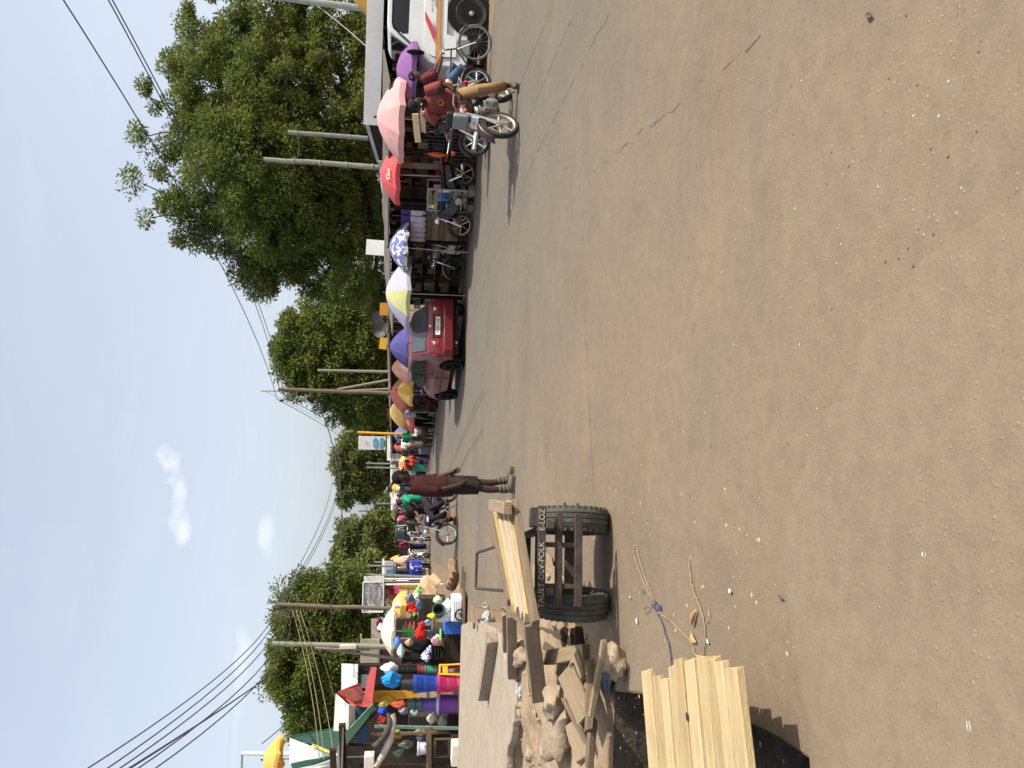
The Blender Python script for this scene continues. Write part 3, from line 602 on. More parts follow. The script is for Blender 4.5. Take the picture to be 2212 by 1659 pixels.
    # shirt: ringed torso and two sleeves, one garment
    if shirt:
        bt = B(); sp = [J['pel'] + (J['waist'] - J['pel']) * (shirt_low if shirt_low is not None else -.25), J['pel'].lerp(J['waist'], .6), J['waist'].lerp(J['chest'], .5), J['chest'], J['chest'].lerp(J['neck'], .6), J['neck'] - (J['neck'] - J['chest']) * .06]
        rxs = (.140, .132, .135, .138, .105, .062); rys = (.182, .168, .172, .185, .165, .068); rings = []
        for i, p in enumerate(sp):
            tg = (sp[min(i + 1, 5)] - sp[max(i - 1, 0)]).normalized(); nr = Vector((tg.z, 0, -tg.x)); nr = nr.normalized() if nr.length > .05 else Vector((1, 0, 0))
            wv = shirtw if i < 4 else 1
            rings.append([p + nr * (rxs[i] * wv * math.cos(a) * (1 + .05 * math.sin(5 * a + 2 * i))) + Vector((0, 1, 0)) * (rys[i] * wv * math.sin(a)) for a in [2 * PI * k / 16 for k in range(16)]])
        bt.loft(rings, cap=False)
        for sd in 'LR':
            a, b_, c = J['sh' + sd], J['el' + sd], J['wr' + sd]; inn = a.lerp(J['chest'], .35)
            if sleeve <= .5: pts = [inn, a, a.lerp(b_, sleeve), a.lerp(b_, sleeve * 2 * .92)]; rs_ = [.085, .085, .078, .074]
            else: pts = [inn, a, a.lerp(b_, .6), b_, b_.lerp(c, (sleeve - .5) * 1.9)]; rs_ = [.085, .085, .072, .06, .052]
            bt.tube(pts, [q * (1 + (shirtw - 1) * .6) for q in rs_], 10, cap=False)
        mk('shirt', bt, shirt, t, solid=.006)
    if skirt:
        bt = B(); mid = (J['knL'] + J['knR']) / 2; an = (J['anL'] + J['anR']) / 2; sp = [J['waist'], J['pel'], J['pel'].lerp(mid, .5), mid, mid.lerp(an, .6)]
        rings = [[p + Vector(((.13 + .02 * i) * math.cos(a) * (1 + .06 * math.sin(7 * a + i)), (.17 + .015 * i) * math.sin(a), 0)) for a in [2 * PI * k / 18 for k in range(18)]] for i, p in enumerate(sp)]
        mk('wrapped_skirt', bt.loft(rings, cap=False), skirt, t, solid=.006)
    elif legs:
        bt = B()
        p0 = J['waist'].lerp(J['pel'], .35); hips = (J['hipL'] + J['hipR']) / 2
        rings = []
        for i, (p, rx_, ry_) in enumerate(((p0, .118, .150), (J['pel'], .135, .172), (hips + (hips - J['pel']) * .3, .135, .175), (hips.lerp((J['knL'] + J['knR']) / 2, .16), .10, .14))):
            rings.append([p + Vector((rx_ * math.cos(a), ry_ * math.sin(a), 0)) for a in [2 * PI * k / 14 for k in range(14)]])
        bt.loft(rings, cap=True)
        for sd in 'LR':
            h, k_, a = J['hip' + sd], J['kn' + sd], J['an' + sd]
            if leglen >= .5:
                e = k_.lerp(a, (leglen - .5) * 1.86); pts = [h + (h - k_).normalized() * .02, h.lerp(k_, .5), k_, k_.lerp(e, .5), e]; rs_ = [.102, .092, .078, .070, .066]
            else:
                e = h.lerp(k_, leglen * 2); pts = [h + (h - k_).normalized() * .02, h.lerp(e, .5), e]; rs_ = [.102, .098, .10]
            bt.tube(pts, [q * legw for q in rs_], 11, cap=False)
        mk('trousers' if leglen > .5 else 'shorts', bt, legs, t, solid=.006)
    if shoes:
        for sd in 'LR':
            a, b_ = J['an' + sd], J['to' + sd]; d = (b_ - a); d.z = 0; d.normalize(); an_ = math.atan2(d.y, d.x); zb = min(b_.z, a.z - .05)
            c = a + d * .075; c.z = zb + .012
            mk('shoe', B().ell(c, (.135, .048, .045), 12, 7, Matrix.Rotation(an_, 3, 'Z')).box((c.x, c.y, zb - .022), (.25, .085, .018), Matrix.Rotation(an_, 3, 'Z')), shoes, t)
    return t
SIT = dict(pel=(-.12, 0, .86), waist=(-.11, 0, .99), chest=(-.05, 0, 1.2), neck=(-.01, 0, 1.38), head=(.03, 0, 1.50), crown=(.02, 0, 1.585),
           hipL=(-.10, .09, .84), knL=(.28, .19, .66), anL=(.10, .20, .30), toL=(.24, .22, .27), hipR=(-.10, -.09, .84), knR=(.28, -.19, .66), anR=(.10, -.20, .30), toR=(.24, -.22, .27),
           shL=(-.04, .17, 1.32), elL=(.14, .26, 1.10), wrL=(.36, .30, 1.02), haL=(.44, .31, .99), shR=(-.04, -.17, 1.32), elR=(.14, -.26, 1.10), wrR=(.36, -.30, 1.02), haR=(.44, -.31, .99))
BEND = dict(chest=(.20, 0, 1.18), waist=(.06, 0, 1.04), neck=(.38, 0, 1.20), head=(.49, 0, 1.20), crown=(.57, 0, 1.22), shL=(.32, .17, 1.18), shR=(.32, -.17, 1.18), elL=(.42, .2, .93), elR=(.42, -.2, .93), wrL=(.55, .16, .78), wrR=(.55, -.16, .78), haL=(.6, .14, .72), haR=(.6, -.14, .72))
STEP = dict(knL=(.16, .09, .50), anL=(.20, .1, .10), toL=(.35, .11, .05), knR=(-.02, -.09, .49), anR=(-.24, -.1, .13), toR=(-.10, -.11, .03), elL=(-.12, .22, 1.15), wrL=(-.05, .22, .92), haL=(-.02, .21, .85), elR=(.06, -.22, 1.14), wrR=(.20, -.2, .95), haR=(.26, -.19, .89))
SEATED = dict(pel=(-.1, 0, .50), waist=(-.1, 0, .62), chest=(-.05, 0, .84), neck=(0, 0, 1.02), head=(.04, 0, 1.14), crown=(.03, 0, 1.22), hipL=(-.08, .09, .48), knL=(.32, .14, .50), anL=(.32, .14, .10), toL=(.46, .15, .035), hipR=(-.08, -.09, .48), knR=(.32, -.14, .50), anR=(.32, -.14, .10), toR=(.46, -.15, .035),
              shL=(-.04, .17, .97), elL=(.08, .24, .74), wrL=(.28, .2, .62), haL=(.35, .18, .60), shR=(-.04, -.17, .97), elR=(.08, -.24, .74), wrR=(.28, -.2, .62), haR=(.35, -.18, .60))
# ---- poles, cables, small goods ------------------------------------------------
def pole(label, base, top, r0, r1, m, name='wooden_pole', knots=0, group='poles along the street', cat='pole'):
    t = thing(name, label, cat, base, 0, group); d = Vector(top) - Vector(base); n = 9; rnd = random.Random(int(base[0] * 100))
    pts = [d * (i / n) + Vector((rnd.gauss(0, r0 * .12), 0, 0)) * (0 < i < n) for i in range(n + 1)]
    mk('shaft', B().tube(pts, [r0 + (r1 - r0) * i / n for i in range(n + 1)], 9), m, t)
    for i in range(knots): p = d * ((i + 1.4) / (knots + 1.5)); mk('knot', B().ell(p, (r0 * 1.22, r0 * 1.22, r0 * .5), 9, 5), m, t)
    return t
wire_m = mat('black_cable', (.035, .035, .04), rough=.6, var=.1)
wire_y = mat('yellowish_cable', (.26, .23, .12), rough=.7, var=.2)
def cable(label, a, b, sag, r=.012, m=None, group='overhead cables', name='overhead_cable', n=14):
    a = Vector(a); b = Vector(b); pts = [a.lerp(b, i / n) - Vector((0, 0, 4 * sag * (i / n) * (1 - i / n))) - a for i in range(n + 1)]
    o = mk(name, B().tube(pts, r, 4), m or wire_m); o.location = a; return tag(o, label, 'cable', group)
def bucket(label, c, r, h, m, n=18, taper=.8, group='plastic buckets and tubs', rim=True, name='plastic_bucket', inverted=False, tilt=None, handle=False, cat='bucket'):
    t = thing(name, label, cat, c, 0, group)
    if tilt: t.rotation_euler = tilt
    r0, r1 = (r, r * taper) if inverted else (r * taper, r)
    w_ = .012
    pr = [(0, 0), (r0, 0), (r0 + (r1 - r0) * .5, h * .5), (r1, h), (r1 - w_, h), (r0 - w_, w_), (0, w_)]
    if inverted: pr = [(r0 - w_, 0), (r0, 0), (r0 + (r1 - r0) * .5, h * .5), (r1, h), (0, h)]
    mk('body', B().lathe(pr, (0, 0, 0), n), m, t)
    if rim:
        zz = 0 if inverted else h; rr = r0 if inverted else r1
        mk('rim', B().lathe([(rr - .004, zz - .02), (rr + .018, zz - .015), (rr + .018, zz + .012), (rr - .004, zz + .012)], (0, 0, 0), n, closed=True), m, t)
    if handle: mk('handle', B().tube([(r1 * math.cos(a), r1 * math.sin(a) * .25 - .02, h - .05 - abs(math.sin(a)) * r1 * .8) for a in [PI * k / 8 for k in range(9)]], .006, 5), steel, t)
    return t
def basket(label, c, r, h, m, slats=26, cross=True, group='plastic laundry baskets'):
    t = thing('laundry_basket', label, 'basket', c, 0, group)
    for z, rr, hh in ((0, r * .8, .05), (h * .5, r * .9, .03), (h - .06, r, .07)):
        mk('hoop', B().lathe([(rr - .008, z), (rr + .006, z), (rr + .012 + (.014 if z > h * .8 else 0), z + hh), (rr - .006, z + hh)], (0, 0, 0), 24, closed=True), m, t)
    mk('floor', B().lathe([(0, .01), (r * .79, .01), (r * .79, .02), (0, .02)], (0, 0, 0), 20), m, t)
    for k in range(slats):
        a = 2 * PI * k / slats; tw = 2 * PI / slats * 1.0
        for s_ in ((-1, 1) if cross else (0,)):
            mk('slat', B().tube([((r * .8) * math.cos(a), (r * .8) * math.sin(a), .03), (r * .9 * math.cos(a + tw * s_ * .5), r * .9 * math.sin(a + tw * s_ * .5), h * .5), (r * math.cos(a + tw * s_), r * math.sin(a + tw * s_), h - .05)], .007 if cross else .013, 4), m, t)
    return t
def sack(label, c, rad, m, seed, name='sack', cat='bag', group='bags and bundles on the left stalls', rough=.18):
    rnd = random.Random(seed); b = B().ell((0, 0, 0), (1, 1, 1), 26, 18); ph = [rnd.uniform(0, 6.3) for _ in range(9)]; vs = []
    for (x, y, z) in b.v:
        a = math.atan2(y, x); k = 1 + rough * (.55 * math.sin(3 * a + ph[0] + 1.5 * z) + .4 * math.sin(7 * a + ph[1] - 3 * z) + .35 * math.sin(12 * a + ph[2] + 4 * z) + .5 * math.sin(4 * z + ph[3] + 2 * x) + .3 * math.sin(9 * z + ph[4] + 5 * y))
        q = (1 - z * .22) * k if z > 0 else k * (1 + .06 * z)
        zz = z * rad[2] * (1 + rough * .4 * math.sin(5 * x + ph[5]) * math.cos(4 * y + ph[6])) + .10 * rad[2] * (z > .8) * math.sin(6 * a)
        e = abs(z) ** 3; vs.append((x * rad[0] * q * (1 + .25 * (1 - e)) * .9, y * rad[1] * q * (1 + .25 * (1 - e)) * .9, max(0, zz + rad[2] * .95)))
    b.v = vs
    o = mk(name, b, m); o.location = c; return tag(o, label, cat, group)
def crate(label, c, d, m, rz=0, name='box', cat='box', group=None, bev=.01, part=None, parent=None):
    b = B().box((0, 0, d[2] / 2), d); o = mk(name, b, m, bev=bev); o.location = c; o.rotation_euler = (0, 0, rz); return tag(o, label, cat, group)
def board(label, a, b_, wd, th, m, name='wooden_board', group='boards', cat='board', up=(0, 0, 1), ragged=0.0, seed=0):
    """a sawn board from a to b, its own object lying along local X"""
    a = Vector(a); b_ = Vector(b_); d = b_ - a; L = d.length; xa = d.normalized(); ya = Vector(up).cross(xa).normalized(); za = xa.cross(ya)
    rnd = random.Random(seed); e = lambda: rnd.uniform(-ragged, ragged)
    hw, ht = wd / 2, th / 2; vs = []; n = 5
    for i in range(n + 1):
        x = L * i / n; wv = 1 + rnd.uniform(-.05, .05) * (ragged > 0); oz = rnd.uniform(-.004, .004) * (ragged > 0)
        for (y, z) in ((-hw, -ht), (hw, -ht), (hw, ht), (-hw, ht)):
            vs.append((x + (e() if i in (0, n) else 0), y * wv, z + oz))
    fs = [(4 * i + k, 4 * i + (k + 1) % 4, 4 * (i + 1) + (k + 1) % 4, 4 * (i + 1) + k) for i in range(n) for k in range(4)] + [(3, 2, 1, 0), (4 * n, 4 * n + 1, 4 * n + 2, 4 * n + 3)]
    b = B().add(vs, fs); o = mk(name, b, m, bev=min(.004, th * .15))
    mm = Matrix.Identity(4)
    for i in range(3): mm[i][0] = xa[i]; mm[i][1] = ya[i]; mm[i][2] = za[i]; mm[i][3] = a[i]
    o.matrix_world = mm; return tag(o, label, cat, group)
# ---------------------------------------------------------------- foreground left: lumber, cart, slab, rubble
# stack of pale boards resting on two bearers, running out of the frame to the left
dl = Vector((-.934, -.357, 0)); dw = Vector((-.33, .944, 0)); z_top = .30; c0 = G(1592, 1440, z_top)
rn = random.Random(5); off = 0.0; ends = [-.01, .015, .045, .055, .035, .055, .0, -.045, -.04, -.02, -.01, 0]
shades = [wood('lumber_a', (.43, .325, .175), var=.24), wood('lumber_b', (.47, .36, .20), var=.22), wood('lumber_c', (.38, .28, .145), var=.26)]
for i in range(11):
    wd = rn.choice((.10, .125, .14, .15)) if i < 10 else .12
    a = c0 + dw * (off + wd / 2) - dl * (ends[i] + rn.uniform(-.01, .01)) - dl * .0; a.z = z_top - .0225 + rn.uniform(-.008, .008)
    lab = ORD[i] + ' pale board from the near edge of the lumber stack at the lower left'
    if i == 0: lab = 'nearest pale board of the lumber stack, its edge in brown shade'
    if i == 10: lab = 'farthest pale board of the lumber stack beside the rubble'
    board(lab, a, a + dl * 3.4 + dw * rn.uniform(-.02, .02), wd - rn.uniform(.006, .02), .036, shades[i % 3], 'lumber_board', 'boards of the pale lumber stack', ragged=.012, seed=i)
    off += wd
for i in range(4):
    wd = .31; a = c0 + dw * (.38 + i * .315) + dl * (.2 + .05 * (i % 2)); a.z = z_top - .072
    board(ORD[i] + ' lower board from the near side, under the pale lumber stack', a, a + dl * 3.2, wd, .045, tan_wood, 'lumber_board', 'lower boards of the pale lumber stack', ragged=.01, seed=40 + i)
for i in range(4):  # extra layer added under the stack to deepen the shadow beneath it
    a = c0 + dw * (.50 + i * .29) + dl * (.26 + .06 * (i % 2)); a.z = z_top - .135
    board(ORD[i] + ' added shade board from the near side, deep under the pale lumber stack', a, a + dl * 3.1, .28, .06, old_wood, 'lumber_board', 'bottom boards of the pale lumber stack', ragged=.01, seed=50 + i)
for i, q in enumerate((.16, 3.1)):
    a = c0 + dl * q + dw * .72; a.z = .062
    board(('right-hand' if i == 0 else 'left-hand') + ' thick bearer timber under the pale lumber stack', a, a + dw * .62, .12, .12, old_wood, 'bearer_timber', 'bearers under the lumber')
mk_knot = mk('oil_mark', B().lathe([(0, .001), (.012, .001), (.02, 0)], (0, 0, 0), 9), mat('ink', (.02, .02, .03), rough=.8)); mk_knot.location = G(1484, 1548, z_top + .004); tag(mk_knot, 'small dark blot on the pale lumber boards', 'stain')
# ---- two-wheeled handcart
ch = Vector((-.242, .970, 0)); cart = thing('handcart', 'two-wheeled iron handcart on old car wheels with lettered tailboard, loaded with boards', 'cart', (-1.365, 6.28, 0), math.atan2(ch.y, ch.x))
cart.rotation_euler[0] = .03
def big_wheel(c, yaw=0.0):
    e = bpy.data.objects.new('wheel', None); COL.objects.link(e); e.parent = cart; e.location = c; e.rotation_euler = (0, 0, yaw)
    R, wd = .295, .185; rx = Matrix.Rotation(PI / 2, 3, 'X')
    mk('tyre', B().lathe([(.17, -.07), (.20, -.095), (.262, -.095), (.287, -.07), (.295, -.045), (.288, -.043), (.288, -.037), (.296, -.035), (.296, -.004), (.289, -.003), (.289, .003), (.296, .004), (.296, .035), (.288, .037), (.288, .043), (.295, .045), (.287, .07), (.262, .095), (.20, .095), (.17, .07)], (0, 0, 0), 44, rx, closed=True), tyre_grey, e)
    mk('rim', B().lathe([(.175, -.07), (.16, -.03), (.15, .0), (.16, .03), (.175, .07), (.165, .07), (.14, .0), (.165, -.07)], (0, 0, 0), 26, rx, closed=True).lathe([(.155, 0), (.09, .03), (.05, .045), (0, .045)], (0, 0, 0), 18, rx).lathe([(.155, -.004), (.09, .022), (0, .036)], (0, 0, 0), 18, rx), rustmetal, e)
    for k in range(36):
        a = 2 * PI * k / 36
        for s in (-1, 1): mk('tread_block', B().box((.279 * math.cos(a), s * .084, .279 * math.sin(a)), (.012, .02, .02), Matrix.Rotation(-a, 3, 'Y')), tyre_grey, e)
    for k in range(4):
        a = .6 + PI / 2 * k; mk('wheel_bolt', B().tube([(.07 * math.cos(a), -.02, .07 * math.sin(a)), (.07 * math.cos(a), -.135, .07 * math.sin(a))], [.02, .012], 6), rustmetal, e)
    return e
for s in (-1, 1): big_wheel((0, .31 * s, .295), -.16 if s > 0 else 0)
mk('axle', B().box((0, 0, .30), (.075, .62, .075)), rustmetal, cart, bev=.006)
for s in (-1, 1):
    mk('side_beam', B().box((.45, .23 * s, .545), (1.9, .05, .06)), rustmetal, cart, bev=.005)
    mk('handle_bar', B().tube([(1.2, .23 * s, .55), (2.4, .22 * s, .60), (3.42, .205 * s, .68), (3.5, .185 * s, .69)], .017, 7), rustmetal, cart)
    mk('upright', B().box((-.02, .23 * s, .43), (.06, .05, .20)), rustmetal, cart, bev=.004)
mk('handle_grip', B().tube([(3.5, .185, .69), (3.5, -.185, .69)], .017, 7), rustmetal, cart)
for x in (.1, .6, 1.1): mk('cross_bar', B().box((x, 0, .535), (.05, .44, .04)), rustmetal, cart, bev=.004)
for y in (-.10, .19): mk('upright', B().box((-.405, y, .455), (.035, .035, .30)), rustmetal, cart, bev=.004)
for z, hh in ((.47, .05), (.325, .055)): mk('rear_rail', B().box((-.415, 0, z), (.04, .66, hh)), rustmetal, cart, bev=.004)
tb = mk('tailboard', B().box((-.47, -.0, .605), (.03, .74, .058)), mat('black_board', (.022, .02, .018), rough=.7, var=.3, dust=.2), cart, bev=.003)
chalk = mat('chalk_white', (.36, .34, .30), rough=.9, var=.3, scale=30)
txt('TAUET-DEV-POLK', .056, chalk, tb, (-.4875, .115, .605), (0, -1, 0), (0, 0, 1), space=1.02)
txt('E-LOZ', .056, chalk, tb, (-.4875, -.27, .605), (0, -1, 0), (0, 0, 1), space=1.02)
mk('deck_block', B().box((-.30, -.30, .63), (.10, .14, .07)), rustmetal, cart, bev=.004)
# load of boards lying askew on the cart
ld = Vector((.455, .89, .03)).normalized(); lp = Vector((-.89, .455, 0)); l0 = G(1163, 1352, .68)
lms = [old_wood, shades[0], mat('pinkish_wood', (.42, .31, .26), rough=.85, var=.2, stretch=(1, 9, 9), bump=.4), shades[1], shades[2], old_wood]
lab = ['brown bark-edged board, nearest on the handcart load', 'second board on the handcart load, pale yellow', 'pinkish board in the middle of the handcart load', 'pale board behind the pinkish one on the handcart', 'narrow pale board toward the back of the handcart load', 'grey bark-edged slab board at the back of the handcart load']
NLn, NLf, FRn, FRf = G(1156, 1350, .745), G(1100, 1298, .78), G(1112, 1086, .72), G(1058, 1106, .78)
for i in range(6):
    f = i / 5.6; a = NLn.lerp(NLf, f); c = FRn.lerp(FRf, f); wd = (a - c).cross(NLf - NLn).length / (a - c).length / 5.6 * (.93, .98, .9, 1.0, .95, .98)[i]
    a.z += .006 * (i % 2); c.z += .006 * (i % 2)
    board(lab[i], a, c, wd, .05, lms[i], 'cart_board', 'boards loaded on the handcart', ragged=.03, seed=70 + i)
for i in range(3):
    f = .3 + .25 * i; a = NLn.lerp(NLf, f) - Vector((0, 0, .05)); c = FRn.lerp(FRf, f) - Vector((0, 0, .05)); a = a.lerp(c, .2); c = c.lerp(a, .06)
    board(ORD[i] + ' board from the near side in the lower layer of the handcart load', a, c, .15, .045, old_wood, 'cart_board', 'lower boards on the handcart', ragged=.02, seed=80 + i)
e0 = G(1062, 1090, .83); board('short rough block lying across the far ends of the handcart boards', e0, G(1098, 1098, .80), .09, .06, tan_wood, 'wood_block', 'boards loaded on the handcart', 'block', ragged=.03, seed=90)
# ---- standing man
man = person('man in a loose maroon shirt, dark shorts and black cap standing behind the handcart', (-1.43, 11.6), (1, -.06), dict(
    pel=(-.02, 0, .92), waist=(-.03, 0, 1.05), chest=(-.02, 0, 1.25), neck=(.05, 0, 1.42), head=(.11, 0, 1.535), crown=(.105, 0, 1.62), shL=(-.01, .17, 1.36), shR=(-.03, -.17, 1.36), elR=(-.05, -.22, 1.08), wrR=(.03, -.21, .81), haR=(.055, -.20, .725),
    elL=(.05, .2, 1.10), wrL=(.13, .14, .90), haL=(.165, .12, .825), knL=(.02, .08, .50), anL=(.05, .08, .09), toL=(.19, .09, .04), knR=(-.02, -.08, .50), anR=(-.04, -.08, .09), toR=(.11, -.09, .04)),
    1.02, cloth(56, 27, 27, dust=.04), cloth(32, 29, 28), sleeve=.62, leglen=.5, legw=1.14, cap=cloth(16, 16, 18), shoes=cloth(96, 92, 82), near=True, shirtw=1.04, shirt_low=-.55)
sock1 = cloth(104, 97, 84); sock2 = cloth(56, 51, 46)
for sx_, sy_ in ((.05, .08), (-.04, -.08)):
    for k in range(5): mk('sock_band', B().tube([(sx_, sy_, .09 + .026 * k), (sx_ - .004, sy_, .116 + .026 * k)], .050 + .003 * (k % 2), 10, cap=False), (sock1, sock2)[k % 2], man)
mk('collar', B().tube([(.10, .055, 1.395), (.02, .075, 1.42), (-.03, 0, 1.435), (.02, -.075, 1.42), (.10, -.055, 1.395)], .018, 6), cloth(70, 33, 31), man)
mk('pocket', B().box((.095, -.085, 1.22), (.015, .09, .10), rotm(0, 0, -.75)), cloth(50, 24, 24), man, bev=.004)
# ---- concrete slab and rubble
def K(cx_, cy_, z=0.0): return G((1750 + .4069 * cx_) / 1.823, (2400 + .4069 * cy_) / 1.823, z)
sp = [(-4.24, 14.7), (-3.62, 12.4), (-3.22, 10.7), (-3.30, 10.0), (-3.18, 9.3), (-3.30, 8.75), (-3.75, 9.05), (-4.4, 9.5), (-5.2, 10.1), (-8.5, 12.6), (-9.5, 16.9), (-7.3, 16.3), (-4.8, 16.4)]
rs_ = random.Random(3)
slab = thing('concrete_slab', 'broad dusty concrete slab with a broken near edge in front of the left stalls', 'slab', (-5, 12, 0))
pts = []
for i, (x, y) in enumerate(sp):
    nx, ny = sp[(i + 1) % len(sp)]
    for k in range(6):
        f = k / 6; j = .05 if 3 < i < 8 or i < 4 else .02; pts.append((x + (nx - x) * f + rs_.uniform(-j, j), y + (ny - y) * f + rs_.uniform(-j, j)))
mk('slab_top', B().prism([(x, y, .215) for x, y in pts], (0, 0, .085)), concrete, slab, bev=.012, world=True)
mk('slab_base', B().prism([(-5 + (x + 5) * .985 + rs_.uniform(-.03, .03), 12 + (y - 12) * .985, -.01) for x, y in pts], (0, 0, .224)), concrete_side, slab, world=True)
# earth heaped against the slab
def mh(x, y):
    a = math.exp(-((x + 3.1) / 1.15) ** 2 - ((y - 7.9) / 1.5) ** 2) * .25 + math.exp(-((x + 4.6) / 1.5) ** 2 - ((y - 8.2) / 1.0) ** 2) * .18
    nn = .05 * math.sin(3.1 * x + 1.7 * y) * math.cos(2.3 * y - x) + .03 * math.sin(8.3 * x + 2.2 + y) * math.sin(7.1 * y) + .015 * math.sin(17 * x - 5 * y) * math.sin(15 * y + 3 * x)
    return max(-.03, a - .025 + nn * min(1, a * 9))
mound = B().sheet(lambda u, v: (-7.0 + 5.2 * u, 6.0 + 4.3 * v, mh(-7.0 + 5.2 * u, 6.0 + 4.3 * v) - (.1 if v == 0 else 0)), 70, 60)
o = struct('earth_mound', mound, mat('loose_earth', (.27, .20, .13), rough=1, var=.3, scale=5, dust=.4, bump=1.0, bscale=30, spec=.05), smooth=True)
def rock(label, cx_, cy_, z, rad, seed, rot=(0, 0, 0), m=stone, rough=.2):
    c = K(cx_, cy_, z); b = B().rock((0, 0, 0), rad, random.Random(seed), rotm(*rot), rough, 14, 10); o = mk('stone', b, m); o.location = (c.x, c.y, z); return tag(o, label, 'stone', 'stones in the rubble')
rock('rounded stone at the right end of the rubble beside the pale lumber', 1640, 485, .07, (.11, .15, .09), 1)
rock('lumpy stone in the middle of the rubble, lit on top', 1045, 890, .30, (.14, .13, .08), 2, (0, .3, .4))
rock('largest flat stone low in the rubble by the picture edge', 1090, 1190, .24, (.27, .19, .075), 3, (.1, .15, -.5), rough=.3)
rock('squarish stone near the picture edge at the foot of the slab', 880, 1420, .20, (.12, .12, .09), 4, (.2, 0, .3))
rock('small stone tucked under the slab edge above the earth', 850, 1160, .18, (.12, .10, .07), 5)
rock('broken stone wedged between the slab and the fallen beam', 745, 440, .30, (.13, .16, .08), 6, (0, .2, .2))
rock('pale stone lying against the near corner of the slab', 735, 580, .26, (.11, .20, .10), 7, (.1, .1, .4))
rock('dark-sided stone lump farthest left in the lower rubble', 1080, 1420, .16, (.22, .26, .12), 8, (.2, .1, .2))
rnd = random.Random(21); b = B()
for _ in range(90):
    x, y = rnd.uniform(-5.2, -2.0), rnd.uniform(6.2, 9.4); r = rnd.uniform(.012, .045); b.rock((x, y, mh(x, y) + r * .3), (r, r * 1.2, r * .7), rnd, None, .25, 6, 4)
o = mk('rubble_bits', b, stone); o['kind'] = 'stuff'; o['label'] = 'small rubble bits scattered on the earth mound'; o['category'] = 'rubble'
# timber thrown on the pile
def tim(label, p, q, zp, zq, wd, th, m, seed, name='scrap_timber', up=(0, 0, 1), ragged=.02):
    return board(label, K(p[0], p[1], zp), K(q[0], q[1], zq), wd, th, m, name, 'timber thrown on the rubble', 'timber', up, ragged, seed)
cb = tim('long broken concrete kerb piece lying on the slab', (462, 270), (375, 820), .37, .37, .17, .14, concrete_side, 1, 'kerb_piece', ragged=.04)
tim('grey plank lying across the slab corner, second from the cart', (575, 20), (585, 380), .40, .34, .13, .05, grey_wood, 2)
tim('square grey post lying along the slab edge beside the fallen beam', (650, 40), (655, 640), .44, .36, .10, .10, grey_wood, 3)
tim('heavy rough beam sloping from the cart onto the rubble', (830, 130), (905, 800), .46, .34, .22, .13, grey_wood, 4, ragged=.05)
tim('thin bent branch reaching from the rubble to the handcart load', (625, 10), (800, 130), .55, .50, .06, .05, old_wood, 5)
tim('dusty plank end nearest the white box stall', (270, 0), (290, 160), .36, .36, .12, .04, grey_wood, 6)
tim('narrow stick lying down the earth mound', (812, 560), (842, 990), .38, .26, .025, .025, grey_wood, 7)
tim('short thick offcut standing on edge between cart and rubble', (1005, 470), (1385, 405), .24, .06, .12, .10, tan_wood, 8)
tim('straight squared lath nearest the lumber stack, pointing at the cart', (1545, 310), (1420, 1030), .20, .26, .05, .04, tan_wood, 9)
tim('dark wet batten under the squared lath', (1410, 500), (1395, 1180), .14, .22, .07, .05, old_wood, 10)
tim('weathered plank half buried along the front of the mound', (1440, 1050), (1400, 1534), .16, .18, .09, .05, old_wood, 11)
tim('wide flat board tilted on the front of the mound', (1180, 600), (1370, 1050), .30, .19, .22, .025, tan_wood, 12, up=(.25, -.3, 1))
tim('broad cracked sheet of wood lying face up on the mound', (1230, 520), (1300, 820), .20, .20, .30, .02, tan_wood, 13, up=(.2, -.25, 1))
tim('second flat board lower on the mound by the picture edge', (1150, 860), (1370, 1300), .27, .14, .03, .03, grey_wood, 14)
tim('flat slab of wood at the foot of the mound near the lumber', (1240, 1090), (1345, 1440), .17, .12, .20, .03, tan_wood, 15, up=(.2, -.3, 1))
for i, (a, z0) in enumerate((((1180, 180), .02), ((1265, 190), .02), ((1310, 180), .02))):
    tim(('widest' if i == 0 else 'middle' if i == 1 else 'thinnest') + ' of the three dark stub boards in the cart shadow', a, (a[0] + 10, a[1] + 215), .07, .07, (.11, .05, .05)[i], .09, dark_wood, 20 + i)
# plastic sheet scraps and bottle caught by the slab corner
clearp = mat('crumpled_clear_plastic', (.55, .58, .56), rough=.25, var=.3, scale=20, trans=.4, bump=.8, bscale=30)
sack('crumpled clear plastic bag caught between planks at the slab corner', K(470, 110, .02), (.10, .16, .13), clearp, 4, 'plastic_bag', rough=.4)
sack('shredded clear plastic on the earth beside the thin stick', K(780, 770, .21), (.07, .16, .05), clearp, 9, 'plastic_bag', rough=.4)
o = mk('plastic_cup', B().lathe([(0, 0), (.03, 0), (.04, .09), (.036, .09), (.026, .006), (0, .006)], (0, 0, 0), 12, rotm(1.3, .3, 0)), white); o.location = K(395, -50, .06) ; tag(o, 'small white cup standing on the slab corner planks', 'cup')
o = mk('snail_shell', B().rock((0, 0, .02), (.035, .03, .025), random.Random(2)), mat('ceramic_white', (.6, .52, .42), rough=.4)); o.location = K(860, 990, .23); tag(o, 'small pale knob of rubbish at the end of the thin stick', 'litter')
# blue rag in shadow by the stack
sack('torn blue-grey rag lying at the drain edge beside the pale lumber', K(1600, 640, .0), (.10, .16, .04), cloth(70, 78, 88), 12, 'rag', 'rag', rough=.4)
